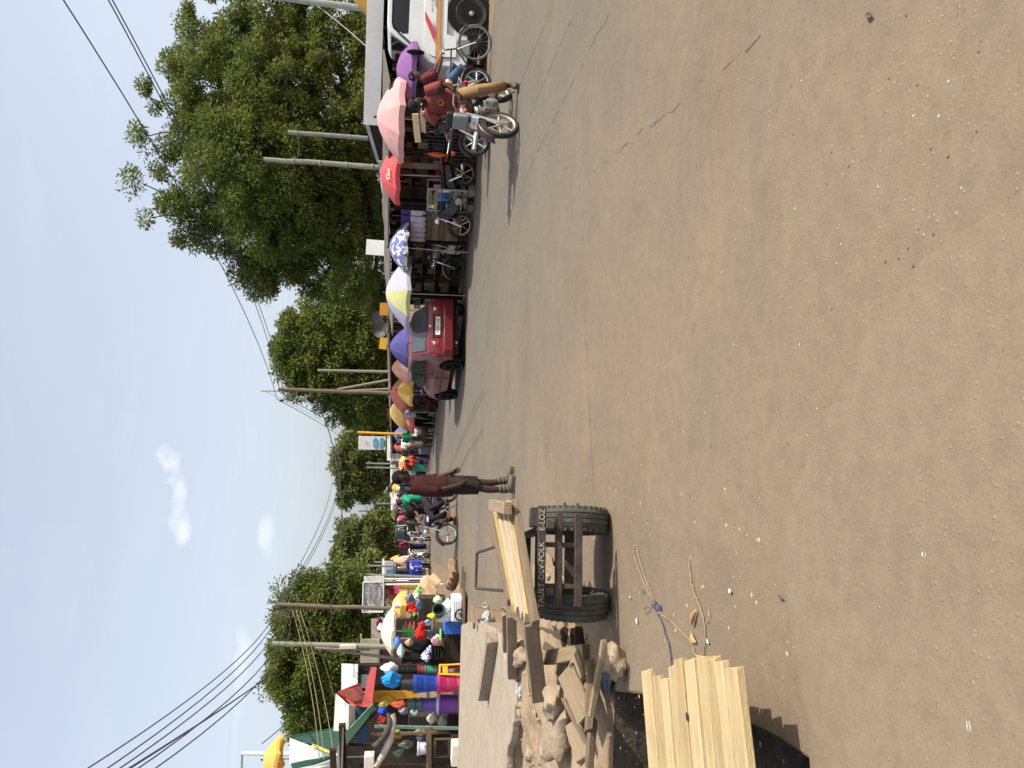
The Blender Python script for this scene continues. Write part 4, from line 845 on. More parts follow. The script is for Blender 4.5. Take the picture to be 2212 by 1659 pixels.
# ---- string, wire and litter on the road
def cord(label, pix, r, m, seed, name='string', z=.008):
    rnd = random.Random(seed); P = []
    pts = [G(*p) for p in pix]
    for a, c in zip(pts[:-1], pts[1:]):
        for k in range(5): q = a.lerp(c, k / 5); P.append(Vector((q.x + rnd.gauss(0, .0015), q.y + rnd.gauss(0, .003), z + abs(rnd.gauss(0, .002)))))
    P.append(Vector((pts[-1].x, pts[-1].y, z)))
    o0 = P[0].copy(); o = mk(name, B().tube([p - o0 for p in P], r, 5), m); o.location = o0; return tag(o, label, 'string', 'string and wire on the road')
def RC(cx_, cy_): return ((2350 + .27125 * cx_) / 1.823, (2080 + .27125 * cy_) / 1.823)
straw = mat('straw_string', (.27, .205, .125), rough=.9, var=.2)
cord('long loop of straw-coloured string on the road beside the cart shadow', [RC(*p) for p in ((800, 1000), (690, 750), (600, 520), (560, 380), (560, 260), (590, 250), (640, 450), (720, 720), (800, 900), (830, 1050))], .0032, straw, 1)
cord('frayed string ending in a hook bend near the lumber ends', [RC(*p) for p in ((1360, 480), (1380, 640), (1400, 800), (1450, 950), (1510, 1120), (1570, 1280), (1600, 1480), (1600, 1650), (1575, 1820), (1520, 1900), (1450, 1830), (1420, 1720))], .0038, straw, 2)
cord('twisted blue-grey cord running from the string knot to the lumber', [RC(*p) for p in ((840, 1060), (880, 1200), (940, 1300), (990, 1430), (1060, 1650), (1090, 1800), (1105, 1960))], .0045, cloth(66, 74, 96), 3)
cord('straw-coloured string running from the knot toward the lumber ends', [RC(*p) for p in ((900, 1220), (1000, 1290), (1100, 1340), (1200, 1460), (1320, 1570), (1420, 1680))], .0032, straw, 4)
cord('small ring of wire beside the string knot', [RC(*p) for p in ((790, 1130), (740, 1120), (690, 1160), (690, 1210), (730, 1230), (780, 1190), (800, 1140))], .0025, straw, 5)
cord('blue cord dangling over the ends of the pale lumber', [RC(*p) for p in ((1105, 1960), (1120, 2050))], .0045, cloth(60, 78, 120), 6)
sack('dark tangled knot of cord in the middle of the road strings', G(*RC(865, 1110)), (.02, .045, .012), cloth(84, 84, 96), 3, 'cord_knot', 'knot', rough=.5, group='string and wire on the road')
sack('dark blue scrap lying against the cord knot', G(*RC(935, 1150)), (.012, .026, .01), cloth(50, 56, 110), 4, 'scrap', 'litter', group='litter on the road')
leafd = mat('dry_leaf', (.46, .27, .11), rough=.8, var=.25)
def leaf(label, p, L, wd, rz, m=leafd, name='dry_leaf', cat='leaf', curl=.3):
    b = B().sheet(lambda u, v: ((u - .5) * L, (v - .5) * wd * math.sin(PI * (.08 + .84 * u)), .004 + curl * wd * ((2 * v - 1) ** 2) * math.sin(PI * u) + .12 * L * (u - .5) ** 2), 8, 5)
    o = mk(name, b, m, solid=.0015); o.location = G(*p, .006); o.rotation_euler = (0, 0, rz); return tag(o, label, cat, 'litter on the road')
leaf('curled dry brown leaf lying between the two strings', RC(1430, 1300), .12, .028, -.5, curl=.8)
leaf('wider dry orange leaf nearer the pale lumber', RC(1420, 1580), .085, .035, 1.2, curl=.5)
paper = mat('white_paper', (.70, .66, .60), rough=.8, var=.1)
LIT = [('white seed husk lying just past the lumber corner', (1601, 1461), .06, .03), ('white flake alone on the road right of the hooked string', RC(1945, 910), .045, .03), ('pinkish paper scrap left of the cord knot', RC(595, 1345), .06, .04), ('small white chip beside the wire ring', RC(490, 1000), .035, .02),
       ('pale splinter beside the curled leaf', RC(1640, 1240), .05, .012), ('pale splinter below the curled leaf', RC(1610, 1345), .05, .012), ('cream paper scrap at the hook of the string', RC(1620, 1640), .05, .025), ('white flake on the right-hand road far below the cart', (2000, 1199), .04, .025),
       ('long pale stick of straw lying in the middle of the near road', (1852, 1255), .16, .010), ('pale smear of paper at the lower road corner', (2097, 1568), .07, .02), ('small bright flake near the lower picture corner', (2112, 1367), .03, .02), ('white crumb right of the smeared paper', (2137, 1200), .05, .014),
       ('white crumpled tissue on the road behind the cart handle', (1031, 1142), .10, .05), ('dark stub of charred stick on the road', (1879, 33), .07, .03), ('black flat scrap near the wire strings', RC(682, 920), .05, .02), ('dark twig by the right road edge', (1688, 1290), .07, .02)]
for i, (l, p, L, wd) in enumerate(LIT):
    m = pebble_d if 'dark' in l or 'black' in l else paper if 'white' in l or 'paper' in l else pale_wood
    leaf(l, p, L * .7, wd * .7, (i * 1.7) % 3, m, 'dark_scrap' if m is pebble_d else 'paper_scrap' if m is paper else 'wood_splinter', 'scrap', .25)
# ---------------------------------------------------------------- right side: van, bicycle, riders
def van():
    t = thing('white_van', 'white van with red and orange stripes parked at the right edge of the picture', 'van', (7.70, 18.25, 0), PI)   # local +X points to its nose (picture left)
    W = 1.0; wp = mat('van_white', (.60, .61, .60), rough=.3, var=.06, dust=.2, scale=2.5, coat=.4)
    # the side we see is local +Y... the van heads -X, so its left flank faces the camera
    prof = [(-3.6, .42), (-3.6, 2.0), (-3.3, 2.10), (.26, 2.10), (.44, 2.03), (.86, 1.37), (1.02, 1.25), (1.12, 1.0), (1.14, .62), (1.06, .42)]
    b = B(); n = len(prof)
    rings = []
    for y, k in ((-.88, .0), (-.84, .03), (.84, .03), (.88, 0)):
        rings.append([Vector((x, y - (.16 if z > 1.35 else 0) * (1 if y > 0 else -1), z + (.0 if k == 0 else 0))) for x, z in prof])
    b.loft(rings); body = mk('body', b, wp, t, bev=.03)
    ym = .885; yw = .735
    def flank(name, pts, m, off, parent=t, th=.012):
        P = []
        for x, z in pts:
            y = .88 - (.16 if z > 1.35 else 0) if not (1.2 < z <= 1.35) else .88 - .16 * max(0, (z - 1.30) / .08)
            P.append((x, y + off, z))
        return mk(name, B().prism(P, (0, th, 0)), m, parent, bev=.004)
    trim = mat('black_rubber_trim', (.010, .010, .010), rough=.7, spec=.15)
    door = flank('door', [(-.45, .86), (.45, .86), (.50, .66), (.92, .66), (.94, 1.1), (.84, 1.34), (-.45, 1.34)], wp, .002)
    mk('window_frame', B().prism([(-.42, .742, 1.38), (.80, .742, 1.36), (.72, .742, 1.53), (.36, .742, 1.98), (.25, .742, 2.01), (-.36, .742, 2.01)], (0, .012, 0)), trim, t, bev=.01)
    mk('window', B().prism([(-.36, .755, 1.42), (.74, .755, 1.39), (.66, .755, 1.54), (.33, .755, 1.94), (.23, .755, 1.97), (-.31, .755, 1.97)], (0, .006, 0)), glassd, t)
    mk('door_handle', B().box((-.34, .905, 1.20), (.12, .03, .15)), trim, door, bev=.01)
    mk('orange_stripe', B().prism([(-3.5, .897, 1.0), (1.10, .897, 1.0), (1.09, .897, 1.065), (-3.5, .897, 1.065)], (0, .004, 0)), plastic(214, 140, 50), t)
    mk('grey_stripe', B().prism([(-3.5, .897, 1.07), (1.09, .897, 1.07), (1.08, .897, 1.09), (-3.5, .897, 1.09)], (0, .004, 0)), plastic(130, 125, 120), t)
    mk('red_flash', B().prism([(0, .897, 1.33), (.18, .897, 1.32), (.68, .897, 1.10), (.40, .897, 1.10)], (0, .004, 0)), plastic(196, 70, 74), t)
    mk('wheel_arch', B().lathe([(.0, 0), (.47, 0), (.47, .02), (0, .02)], (-.02, .872, .40), 26, Matrix.Rotation(-PI / 2, 3, 'X')), trim, t)
    wh = wheel(t, (-.02, .80, .36), .36, .22, steel, 0, tyre=.36, disc=True); wheel(t, (-.02, -.78, .36), .36, .22, steel, 0, tyre=.36, disc=True)
    wheel(t, (-2.9, .80, .36), .36, .22, steel, 0, tyre=.36, disc=True)
    mk('mirror', B().ell((.92, 1.0, 1.50), (.05, .10, .19), 12, 8).tube([(.80, .80, 1.38), (.91, .97, 1.40)], .02, 6), trim, t)
    mk('mudflap_panel', B().box((.70, .90, .50), (.30, .012, .24)), plastic(120, 124, 122), t, bev=.02)
    mk('headlight', B().box((1.10, .62, .82), (.05, .34, .24)), plastic(220, 130, 50), t, bev=.03)
    mk('bumper', B().box((1.10, 0, .42), (.14, 1.74, .22)), trim, t, bev=.03)
    mk('windscreen', B().prism([(.47, -.62, 2.0), (.47, .62, 2.0), (.84, .68, 1.42), (.84, -.68, 1.42)], (.016, 0, .018)), glassd, t)
    mk('wiper', B().tube([(.87, -.5, 1.42), (.70, .1, 1.70)], .008, 4), trim, t)
    txt('MECTO  8', .055, blackpl, door, (-.10, .90, 1.17), (-1, 0, 0), (0, 0, 1))
    return t
van()
def bicycle(label, loc, heading):
    t = thing('bicycle', label, 'bicycle', (loc[0], loc[1], 0), math.atan2(heading[1], heading[0])); R = .335
    gt = mat('dark_green_tube', (.05, .065, .058), rough=.4, var=.2, dust=.2)
    for x in (.53, -.53):
        e = bpy.data.objects.new('wheel', None); COL.objects.link(e); e.parent = t; e.location = (x, 0, R); rx = Matrix.Rotation(PI / 2, 3, 'X')
        mk('tyre', B().lathe([(R - .03, -.016), (R - .008, -.02), (R, 0), (R - .008, .02), (R - .03, .016)], (0, 0, 0), 40, rx, closed=True), mat('grey_tyre', (.13, .13, .125), rough=.8, dust=.3), e)
        mk('rim', B().lathe([(R - .032, -.014), (R - .05, -.008), (R - .05, .008), (R - .032, .014)], (0, 0, 0), 40, rx, closed=True), steel, e)
        mk('hub', B().tube([(0, -.04, 0), (0, .04, 0)], .02, 8), steel, e)
        for k in range(18): a = 2 * PI * k / 18; mk('spoke', B().tube([(.015 * math.cos(a), .02 * (-1) ** k, .015 * math.sin(a)), ((R - .05) * math.cos(a), 0, (R - .05) * math.sin(a))], .0022, 3), steel, e)
        b = B(); b.sheet(lambda u, v: (x + (R + .03) * math.cos(.1 + 2.2 * u + (.9 if x < 0 else .4)), (v - .5) * .05, R + (R + .03) * math.sin(.1 + 2.2 * u + (.9 if x < 0 else .4))), 12, 2); mk('mudguard', b, steel, t, solid=.003)
    f = B(); hd, bb, st = (.36, 0, .80), (-.10, 0, .30), (-.24, 0, .80)
    for a, c in ((hd, st), ((.38, 0, .70), bb), (st, bb)): f.tube([a, c], .016, 7)
    for s in (-1, 1): f.tube([(-.53, .05 * s, R), bb], .009, 5).tube([(-.53, .05 * s, R), st], .009, 5)
    mk('frame', f, gt, t)
    for s in (-1, 1): mk('fork', B().tube([(.38, .045 * s, .68), (.46, .05 * s, .50), (.53, .05 * s, R)], .011, 6), chrome, t)
    mk('head_tube', B().tube([(.40, 0, .64), (.35, 0, .92)], .018, 7), gt, t)
    mk('handlebar', B().tube([(.22, .28, .96), (.34, .20, .98), (.37, 0, .95), (.34, -.20, .98), (.22, -.28, .96)], .012, 6), chrome, t)
    mk('saddle', B().ell((-.27, 0, .90), (.14, .08, .035), 10, 6).tube([(-.25, 0, .80), (-.27, 0, .88)], .013, 6), blackpl, t)
    mk('crank', B().lathe([(0, -.01), (.09, -.008), (.09, .008), (0, .01)], (-.10, -.05, .30), 16, Matrix.Rotation(PI / 2, 3, 'X')).tube([(-.10, -.08, .30), (-.02, -.09, .16), (-.02, -.18, .16)], .01, 5).tube([(-.10, .08, .30), (-.18, .09, .44), (-.18, .18, .44)], .01, 5), steel, t)
    mk('rack', B().tube([(-.35, .06, .74), (-.78, .07, .74), (-.78, -.07, .74), (-.35, -.06, .74)], .007, 5).tube([(-.72, .07, .74), (-.53, .05, R)], .006, 4), steel, t)
    return t
bicycle('old dark green bicycle with a large bare front wheel in front of the white van', (6.30, 16.75), (.93, -.36))
person('cyclist in a maroon top and blue jeans gripping the bicycle handlebar beside the van', (6.12, 16.82), (.93, -.36), {**SIT, 'elR': (.1, -.24, 1.06), 'wrR': (.42, -.24, .98), 'haR': (.50, -.24, .97), 'wrL': (.42, .24, .98), 'haL': (.5, .24, .97), 'knR': (.24, -.16, .60), 'anR': (-.02, -.16, .24), 'toR': (.12, -.16, .20), 'anL': (.0, .12, .42), 'knL': (.26, .14, .74)},
       1.0, cloth(92, 40, 48), cloth(70, 88, 112), sk=skin2, shoes=cloth(40, 36, 34))
motorcycle('chrome motorcycle half hidden behind the maroon-shirted rider', (5.35, 16.4), (.9, .1), plastic(110, 24, 30), rim=chrome)
motorcycle('dusty motorcycle with a square headlight cowl ridden by the man in the red shirt', (4.20, 12.62), (-.64, -.77), plastic(64, 26, 34), plastic(52, 54, 58), rim=mat('tan_rim', (.42, .36, .28), rough=.5, metal=.4, dust=.4), steer=-.22, stickers=True)
cw = bpy.data.objects['motorcycle.001'] if 'motorcycle.001' in bpy.data.objects else None
if cw:
    mk('cowl', B().box((.60, 0, .86), (.10, .24, .24), rotm(0, -.15, -.22)), mat('grey_cowl', (.16, .17, .18), rough=.35, var=.15, dust=.3), cw, bev=.03)
    mk('windshield_cap', B().box((.57, 0, 1.02), (.08, .26, .10), rotm(0, -.3, -.22)), blackpl, cw, bev=.02)
rider = person('man in a red short-sleeved shirt and tan trousers astride the nearest motorcycle', (4.20, 12.62), (-.64, -.77), {**SIT, 'pel': (-.16, 0, .84), 'waist': (-.15, 0, .97), 'chest': (-.06, 0, 1.16), 'neck': (.02, .02, 1.33), 'head': (.12, .02, 1.42), 'crown': (.12, .02, 1.505),
       'hipL': (-.13, .1, .82), 'knL': (.12, .30, .56), 'anL': (.0, .36, .10), 'toL': (.14, .40, .045), 'elL': (.0, .30, 1.02), 'wrL': (.18, .24, .86), 'haL': (.25, .2, .83), 'shL': (-.04, .18, 1.27), 'shR': (-.04, -.17, 1.27), 'elR': (.14, -.26, 1.06), 'wrR': (.32, -.31, 1.0), 'haR': (.39, -.33, .98), 'knR': (.26, -.20, .64)},
       1.04, cloth(122, 60, 58), cloth(140, 110, 76), sleeve=.42, leglen=.93, near=True, shoes=mat('sandal_leather', (.07, .05, .035), rough=.6), shirtw=1.1)
em = cloth(150, 110, 50)
mk('shirt_emblem', B().lathe([(.03, 0), (.045, .0), (.045, .004), (.03, .004)], (.105, .07, 1.10), 14, rotm(0, 1.2, .3), closed=True), em, rider)
# strips of cardboard hung on the stall behind the rider
for i, (x0, y0, x1, y1, wd) in enumerate(((897, 246, 903, 306, .13), (912, 240, 915, 286, .10))):
    a = D(x0, y0, 17.3); c = D(x1, y1, 17.6); board(('long' if i == 0 else 'short') + ' pale cardboard strip sticking out behind the red-shirted rider', a, c, wd, .02, mat('pale_card', (.62, .50, .30), rough=.85, var=.12), 'cardboard_strip', 'cardboard strips behind the rider', 'cardboard', up=(.1, -1, .2), ragged=.02, seed=i)
# ---------------------------------------------------------------- shops behind on the right
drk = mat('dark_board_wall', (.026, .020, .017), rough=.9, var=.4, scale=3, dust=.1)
A_ = D(807, -60, 19.6); Bc = D(797, 270, 20.3); Cc = D(821, 352, 24.6)
def shed(label, pts, zb, th, fm, rm, name='shop_shed', wall=None, posts=True, depth=None, deckh=None, corr=.0):
    """open-fronted shop: pts = eave corners front-right, front-left, back-left (world), back-right closes it"""
    a, b_, c = [Vector(p) for p in pts]; d = a + (c - b_); t = thing(name, label, 'shop', ((a.x + c.x) / 2, (a.y + c.y) / 2, 0))
    rf = B().prism([a, b_, c, d], (0, 0, th * .35)); roof = mk('roof', rf, rm, t, smooth=False, world=True)
    for q, (p, r) in enumerate(((a, b_), (b_, c))):
        n = Vector((r.y - p.y, p.x - r.x, 0)).normalized(); n = -n if n.y > 0 else n
        mk('fascia', B().prism([p + n * .02 + Vector((0, 0, -th)), r + n * .02 + Vector((0, 0, -th)), r + n * .02 + Vector((0, 0, th * .5)), p + n * .02 + Vector((0, 0, th * .5))], n * .03), fm if q == 0 else dark_wood, t, smooth=False, world=True)
    w_ = wall or drk
    ex = (b_ - a).normalized(); ey = (d - a).normalized()
    def wallp(p, r, nm='wall'):
        p = Vector(p); r = Vector(r); nn = Vector((r.y - p.y, p.x - r.x, 0)).normalized() * .05
        mk(nm, B().prism([Vector((p.x, p.y, 0)), Vector((r.x, r.y, 0)), Vector((r.x, r.y, r.z - .02)), Vector((p.x, p.y, p.z - .02))], nn), w_, t, smooth=False, world=True)
    wallp(d, c); wallp(a + ex * .1, d + ex * .1)
    if posts:
        for k in range(4): p = a.lerp(b_, .03 + .93 * k / 3) + ey * .1; mk('post', B().box((p.x, p.y, p.z / 2 - .02), (.09, .09, p.z - .1)), dark_wood, t, world=True)
    return t
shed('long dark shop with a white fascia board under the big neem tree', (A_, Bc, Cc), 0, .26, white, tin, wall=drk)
shed('low tin-roofed stall behind the red umbrella', (D(820, 346, 22.4), D(836, 440, 23.4), D(838, 480, 27)), 0, .08, tin, tin, wall=drk)
shed('low tin-roofed stall with a pale roof edge behind the blue patterned umbrella', (D(828, 430, 23.6), D(840, 535, 24.6), D(845, 560, 28.5)), 0, .09, tin, tin, wall=drk)
# row of kiosks along the road edge; local x along the row, local +y toward the road
P0 = Vector((5.75, 18.75, 0)); RD = Vector((-.64, .768, 0)); RZ = math.atan2(RD.y, RD.x)
def row(s, out=0.0, z=0.0): return P0 + RD * s + Vector((RD.y * -1, RD.x, 0)) * out + Vector((0, 0, z))
def kiosk(label, s0, s1, back=-1.0, h=2.0, frontm=None, name='wooden_kiosk'):
    t = thing(name, label, 'kiosk', row(s0), RZ, 'kiosks along the right road edge'); w_ = s1 - s0
    n = max(3, int(w_ / .22))
    for k in range(n): mk('plank', B().box((w_ * (k + .5) / n, back, h / 2), (w_ / n - .012, .03, h)), old_wood if (k + int(s0 * 7)) % 3 else dark_wood, t, smooth=False)
    for x in (.04, w_ - .04):
        for y in (-.03, back + .05): mk('post', B().box((x, y, h / 2), (.07, .07, h)), dark_wood, t)
    mk('roof', B().prism([(-.12, .25, h), (w_ + .12, .25, h), (w_ + .12, back - .1, h + .18), (-.12, back - .1, h + .18)], (0, 0, .03)), mat('dark_tin', (.10, .09, .08), rough=.6, var=.3, dust=.3), t)
    for z in (.35, .75, 1.12, 1.5): mk('shelf', B().box((w_ / 2, back + .22, z), (w_ - .1, .34, .025)), old_wood, t)
    return t
kiosk('dark kiosk with black wire racks under the pink umbrella', -1.0, .75); kiosk('open wooden kiosk behind the glass display case', .8, 2.25)
kiosk('planked kiosk hung with a purple and white striped cloth', 2.3, 3.35); kiosk('kiosk packed with small goods behind the parked motorcycles', 3.4, 5.3, h=1.95); kiosk('kiosk with glass-fronted shelves right of the red car', 5.35, 6.6, h=1.85)
# goods on the shelves, in shade
gname = ['brown', 'pale grey', 'dark red', 'slate blue', 'ochre', 'grey', 'red', 'cream', 'dark green', 'tan']
gcol = [(120, 96, 84), (150, 140, 128), (96, 40, 36), (60, 66, 84), (128, 108, 70), (84, 84, 88), (150, 60, 50), (170, 160, 140), (48, 60, 52), (110, 82, 60)]
SH = [(-1.0, .75, 'under the pink umbrella'), (.8, 2.25, 'behind the glass display case'), (3.4, 5.3, 'behind the parked motorcycles'), (5.35, 6.6, 'right of the red car')]
rg = random.Random(31); proto = {}
for (s0, s1, wh) in SH:
    for zi, z in enumerate((.365, .765, 1.135, 1.515)):
        s = s0 + .10; ni = 0
        while s < s1 - .18:
            wd = rg.uniform(.08, .2); hh = rg.uniform(.10, .28); 
            if rg.random() < .86:
                key = rg.randrange(len(gcol)); o = mk('goods_box', B().box((0, 0, hh / 2), (wd * .9, .16, hh)), paint(*gcol[key]), smooth=False); o.location = row(s + wd / 2, -1.0 + .26, z); o.rotation_euler = (0, 0, RZ + rg.uniform(-.1, .1))
                tag(o, gname[key] + ' packet ' + (ORD + ['fifteenth', 'sixteenth'])[ni] + ' from right on ' + ('lowest', 'second', 'third', 'top')[zi] + ' shelf ' + wh, 'packet', 'goods on shelves ' + wh); ni += 1
            s += wd + .01
# black wire racks
for k in range(9):
    s = -.85 + k * .19; t = None
    o = mk('wire_rack', B().tube([(0, 0, .05), (0, 0, 1.25)], .012, 4).tube([(.09, 0, .05), (.09, 0, 1.25)], .012, 4).tube([(0, 0, .3), (.09, 0, .3)], .008, 4).tube([(0, 0, .6), (.09, 0, .6)], .008, 4).tube([(0, 0, .9), (.09, 0, .9)], .008, 4).tube([(0, 0, 1.2), (.09, 0, 1.2)], .008, 4), darkmetal)
    o.location = row(s, .12); o.rotation_euler = (0, 0, RZ); tag(o, ORD[k] + ' black wire rack from the van side under the pink umbrella', 'rack', 'black wire racks')
sack('bright orange pouch hanging among the black racks', row(.62, .2, .72), (.05, .05, .22), plastic(226, 110, 40), 3, 'orange_pouch', 'pouch', group='goods at the kiosks')
# display case
t = thing('display_case', 'grey framed glass display case on the road edge beside the black scooter', 'display case', row(1.35, .15, .18), RZ)
fr = mat('grey_frame', (.33, .34, .33), rough=.5, dust=.2)
for x in (0, .62):
    for y in (0, .36): mk('frame_post', B().box((x, y, .46), (.035, .035, .92)), fr, t, bev=.003)
for z in (.02, .32, .62, .92):
    for y in (0, .36): mk('frame_rail', B().box((.31, y, z), (.62, .03, .03)), fr, t)
    mk('glass_shelf', B().box((.31, .18, z), (.6, .33, .008)), glass, t)
for x in (.2, .41): mk('mullion', B().box((x, .362, .46), (.012, .012, .9)), fr, t)
mk('pane', B().box((.31, .375, .46), (.58, .005, .88)), glass, t); mk('pane', B().box((.625, .18, .46), (.005, .33, .88)), glass, t)
for k in range(14):
    z = (.035, .335, .635)[k % 3]; o = mk('case_goods', B().box((0, 0, .06), (rg.uniform(.05, .1), .1, rg.uniform(.08, .2))), paint(*rg.choice([(190, 180, 165), (170, 120, 110), (140, 140, 150), (200, 190, 170), (150, 110, 80)])), smooth=False)
    o.location = row(1.45 + (k // 3) * .11, .30, .18 + z); o.rotation_euler = (0, 0, RZ); tag(o, ORD[k // 3] + ' wrapped item from the right on the ' + ('bottom', 'middle', 'upper')[k % 3] + ' shelf inside the glass display case', 'goods', 'items in the display case')
for k, x in enumerate((.1, .55)):
    o = mk('brick_block', B().box((0, 0, .08), (.2, .3, .16)), concrete_side, bev=.01); o.location = row(1.35 + x, .33); o.rotation_euler = (0, 0, RZ); tag(o, ('right' if k == 0 else 'left') + ' block holding up the glass display case', 'block', 'blocks under the display case')
board('upright tan plank at the corner of the display case kiosk', row(1.15, -.1, .4), row(1.17, -.1, 1.75), .16, .03, tan_wood, 'upright_plank', None, 'plank', up=(.77, .64, 0))
# plank front and striped cloth
t = thing('plank_counter', 'brown plank counter front behind the black scooter', 'counter', row(2.4, .0), RZ)
for k in range(5): mk('plank', B().box((.45, 0, .35 + .165 * k), (.95, .03, .155)), tan_wood if k % 2 else old_wood, t, smooth=False)
for x in (0, .9): mk('post', B().box((x, -.04, .55), (.06, .05, 1.1)), old_wood, t)
t = thing('striped_cloth', 'white and purple scalloped cloth hung above the plank counter', 'cloth', row(2.35, .06), RZ)
cl_w = cloth(214, 208, 226); cl_p = cloth(92, 78, 140)
for k in range(6):
    for q, (z0, z1, m) in enumerate(((1.72, 1.48, cl_p), (1.48, 1.14, cl_w))):
        mk('stripe', B().sheet(lambda u, v: (.17 * k + .17 * u, .03 * math.sin(6 * u + k) + .02 * q, z0 + (z1 - z0) * v - (.05 * math.sin(PI * u) if v == 1 else 0)), 4, 3), m, t, solid=.006)
# ---- umbrellas on the right, nearest first
def ump(label, top, rim_y0, rim_y1, rimx, Y, cols, **k):
    c = D(top[0], (rim_y0 + rim_y1) / 2, Y); tz = D(top[0], top[1], Y).z; rz_ = D(rimx, (rim_y0 + rim_y1) / 2, Y).z
    r = abs(D(top[0], rim_y0, Y).x - D(top[0], rim_y1, Y).x) / 2
    return umbrella(label, (c.x, c.y), r, rz_, tz, cols, group='market umbrellas on the right side', **k)
purple = canopy(128, 70, 146); pink = canopy(226, 160, 158); red = canopy(214, 62, 66); cream = canopy(222, 210, 180); lime = canopy(196, 200, 120); lilac = canopy(176, 174, 194)
navy = canopy(48, 46, 128); salmon = canopy(214, 150, 124); orange = canopy(214, 104, 80); yellow = canopy(238, 194, 92); crimson = canopy(176, 52, 50); blue = canopy(84, 90, 156); gold = canopy(228, 168, 56)
ump('purple umbrella behind the windscreen of the white van', (856, 146), 76, 226, 892, 18.0, [purple], rot=.2)
ump('large pale pink umbrella with drooping edge, left of the purple one', (814, 243), 160, 345, 864, 18.3, [pink], n=10, val=.12, rot=.3)
ump('red umbrella with white print between the pink one and the cream cloth', (821, 352), 303, 440, 858, 19.6, [red], rot=.1, text=('Go', .2, white, -1.9), lean=(-.02, 0))
pat = mat('blue_white_print', (.5, .5, .55), rough=.8)
def printed(name, c1, c2, scale):
    m = bpy.data.materials.new(name); m.use_nodes = True; t_ = m.node_tree; bs = t_.nodes['Principled BSDF']; g = N(t_, 'ShaderNodeTexCoord'); n = N(t_, 'ShaderNodeTexNoise'); n.inputs['Scale'].default_value = scale; n.inputs['Detail'].default_value = 1; t_.links.new(g.outputs['Object'], n.inputs['Vector'])
    r = N(t_, 'ShaderNodeValToRGB'); r.color_ramp.interpolation = 'CONSTANT'; r.color_ramp.elements[0].color = c1 + (1,); r.color_ramp.elements[1].color = c2 + (1,); r.color_ramp.elements[1].position = .52; t_.links.new(n.outputs[0], r.inputs[0]); t_.links.new(r.outputs[0], bs.inputs['Base Color']); bs.inputs['Roughness'].default_value = .85; bs.inputs['Specular IOR Level'].default_value = .1; return m
ump('umbrella printed with blue and cream patches above the parked motorcycles', (841, 540), 482, 592, 874, 20.9, [printed('blue_cream_print', S(100, 112, 160), S(206, 200, 184), 7)], rot=.4, lean=(.03, 0))
ump('umbrella of lilac-white and lime green panels right of the red car', (833, 632), 552, 712, 880, 21.6, [lilac, lilac, lime], n=9, rot=2.6)
o = mk('cream_cloth', B().sheet(lambda u, v: D(834 + 20 * abs(u - .45) + 8 * v, 440 + 44 * u, 21.8 - .5 * v) + Vector((0, 0, -.08 * v * math.sin(7 * u))), 10, 5), cloth(226, 214, 186)); tag(o, 'small peaked cream cloth strung between the red and the blue patterned umbrellas', 'cloth')
ump('navy blue umbrella directly above the red car roof', (842, 742), 700, 796, 882, 26.5, [navy], rot=.3)
ump('faded peach umbrella with stains behind the red car', (846, 792), 758, 832, 884, 30, [salmon], rot=.1)
ump('yellow umbrella with dark lines drooping behind the red car bonnet', (858, 842), 806, 880, 888, 32, [yellow, gold], rot=.5)
ump('orange-red umbrella in front of the forked electricity pole', (843, 850), 806, 895, 872, 34, [orange], rot=.2)
ump('big pale yellow umbrella left of the forked pole', (842, 884), 848, 930, 872, 35.5, [yellow], rot=.35)
ump('red umbrella under the big pale yellow one', (868, 902), 866, 938, 892, 38, [crimson, orange], rot=.2)
ump('blue umbrella behind the white hanging sign', (850, 938), 912, 966, 878, 42, [blue], rot=.2)
ump('dark red umbrella left of the blue one', (851, 962), 942, 988, 877, 44, [crimson], rot=.6)
ump('small red and yellow umbrella behind the standing man', (861, 1000), 978, 1028, 873, 47, [orange, yellow, yellow], n=9, rot=.3)
ump('pink and yellow umbrella left of the standing man', (847, 1078), 1062, 1096, 858, 60, [pink, gold], rot=.3)
ump('ochre umbrella just left of the standing man', (846, 1050), 1040, 1066, 860, 56, [gold], rot=.1)
ump('olive yellow umbrella far down the street', (843, 1108), 1098, 1124, 852, 75, [canopy(190, 176, 84)], rot=.1)
# yellow fabric at the frame edges
ump('yellow advertising parasol with script lettering above the van', (748, 8), -80, 62, 806, 20.6, [canopy(206, 148, 44)], val=.25, text=('Just Ho', .16, blackpl, -1.95), lean=(.10, 0))
# ---- poles behind the shops
def pl(label, x0, y0, x1, y1, Y, r0, r1, m, **k):
    a = D(x0, y0, Y); c = D(x1, y1, Y); d = (a - c); base = c + d * 0; base = c - (a - c) * (c.z / (a.z - c.z)); return pole(label, (base.x, base.y, 0), a, r0, r1, m, **k)
pl('knotted pale pole rising behind the red umbrella', 570, 344, 812, 361, 25, .088, .07, pole_wood, knots=6)
pl('smoother grey pole right of the knotted one', 622, 286, 805, 299, 25.5, .08, .065, mat('grey_pole', (.20, .205, .18), rough=.9, var=.2, scale=8))
pl('grey-green pole at the top right edge above the van roof', 556, -12, 800, 20, 23, .10, .08, mat('green_grey_pole', (.28, .31, .27), rough=.9, var=.2, scale=8))
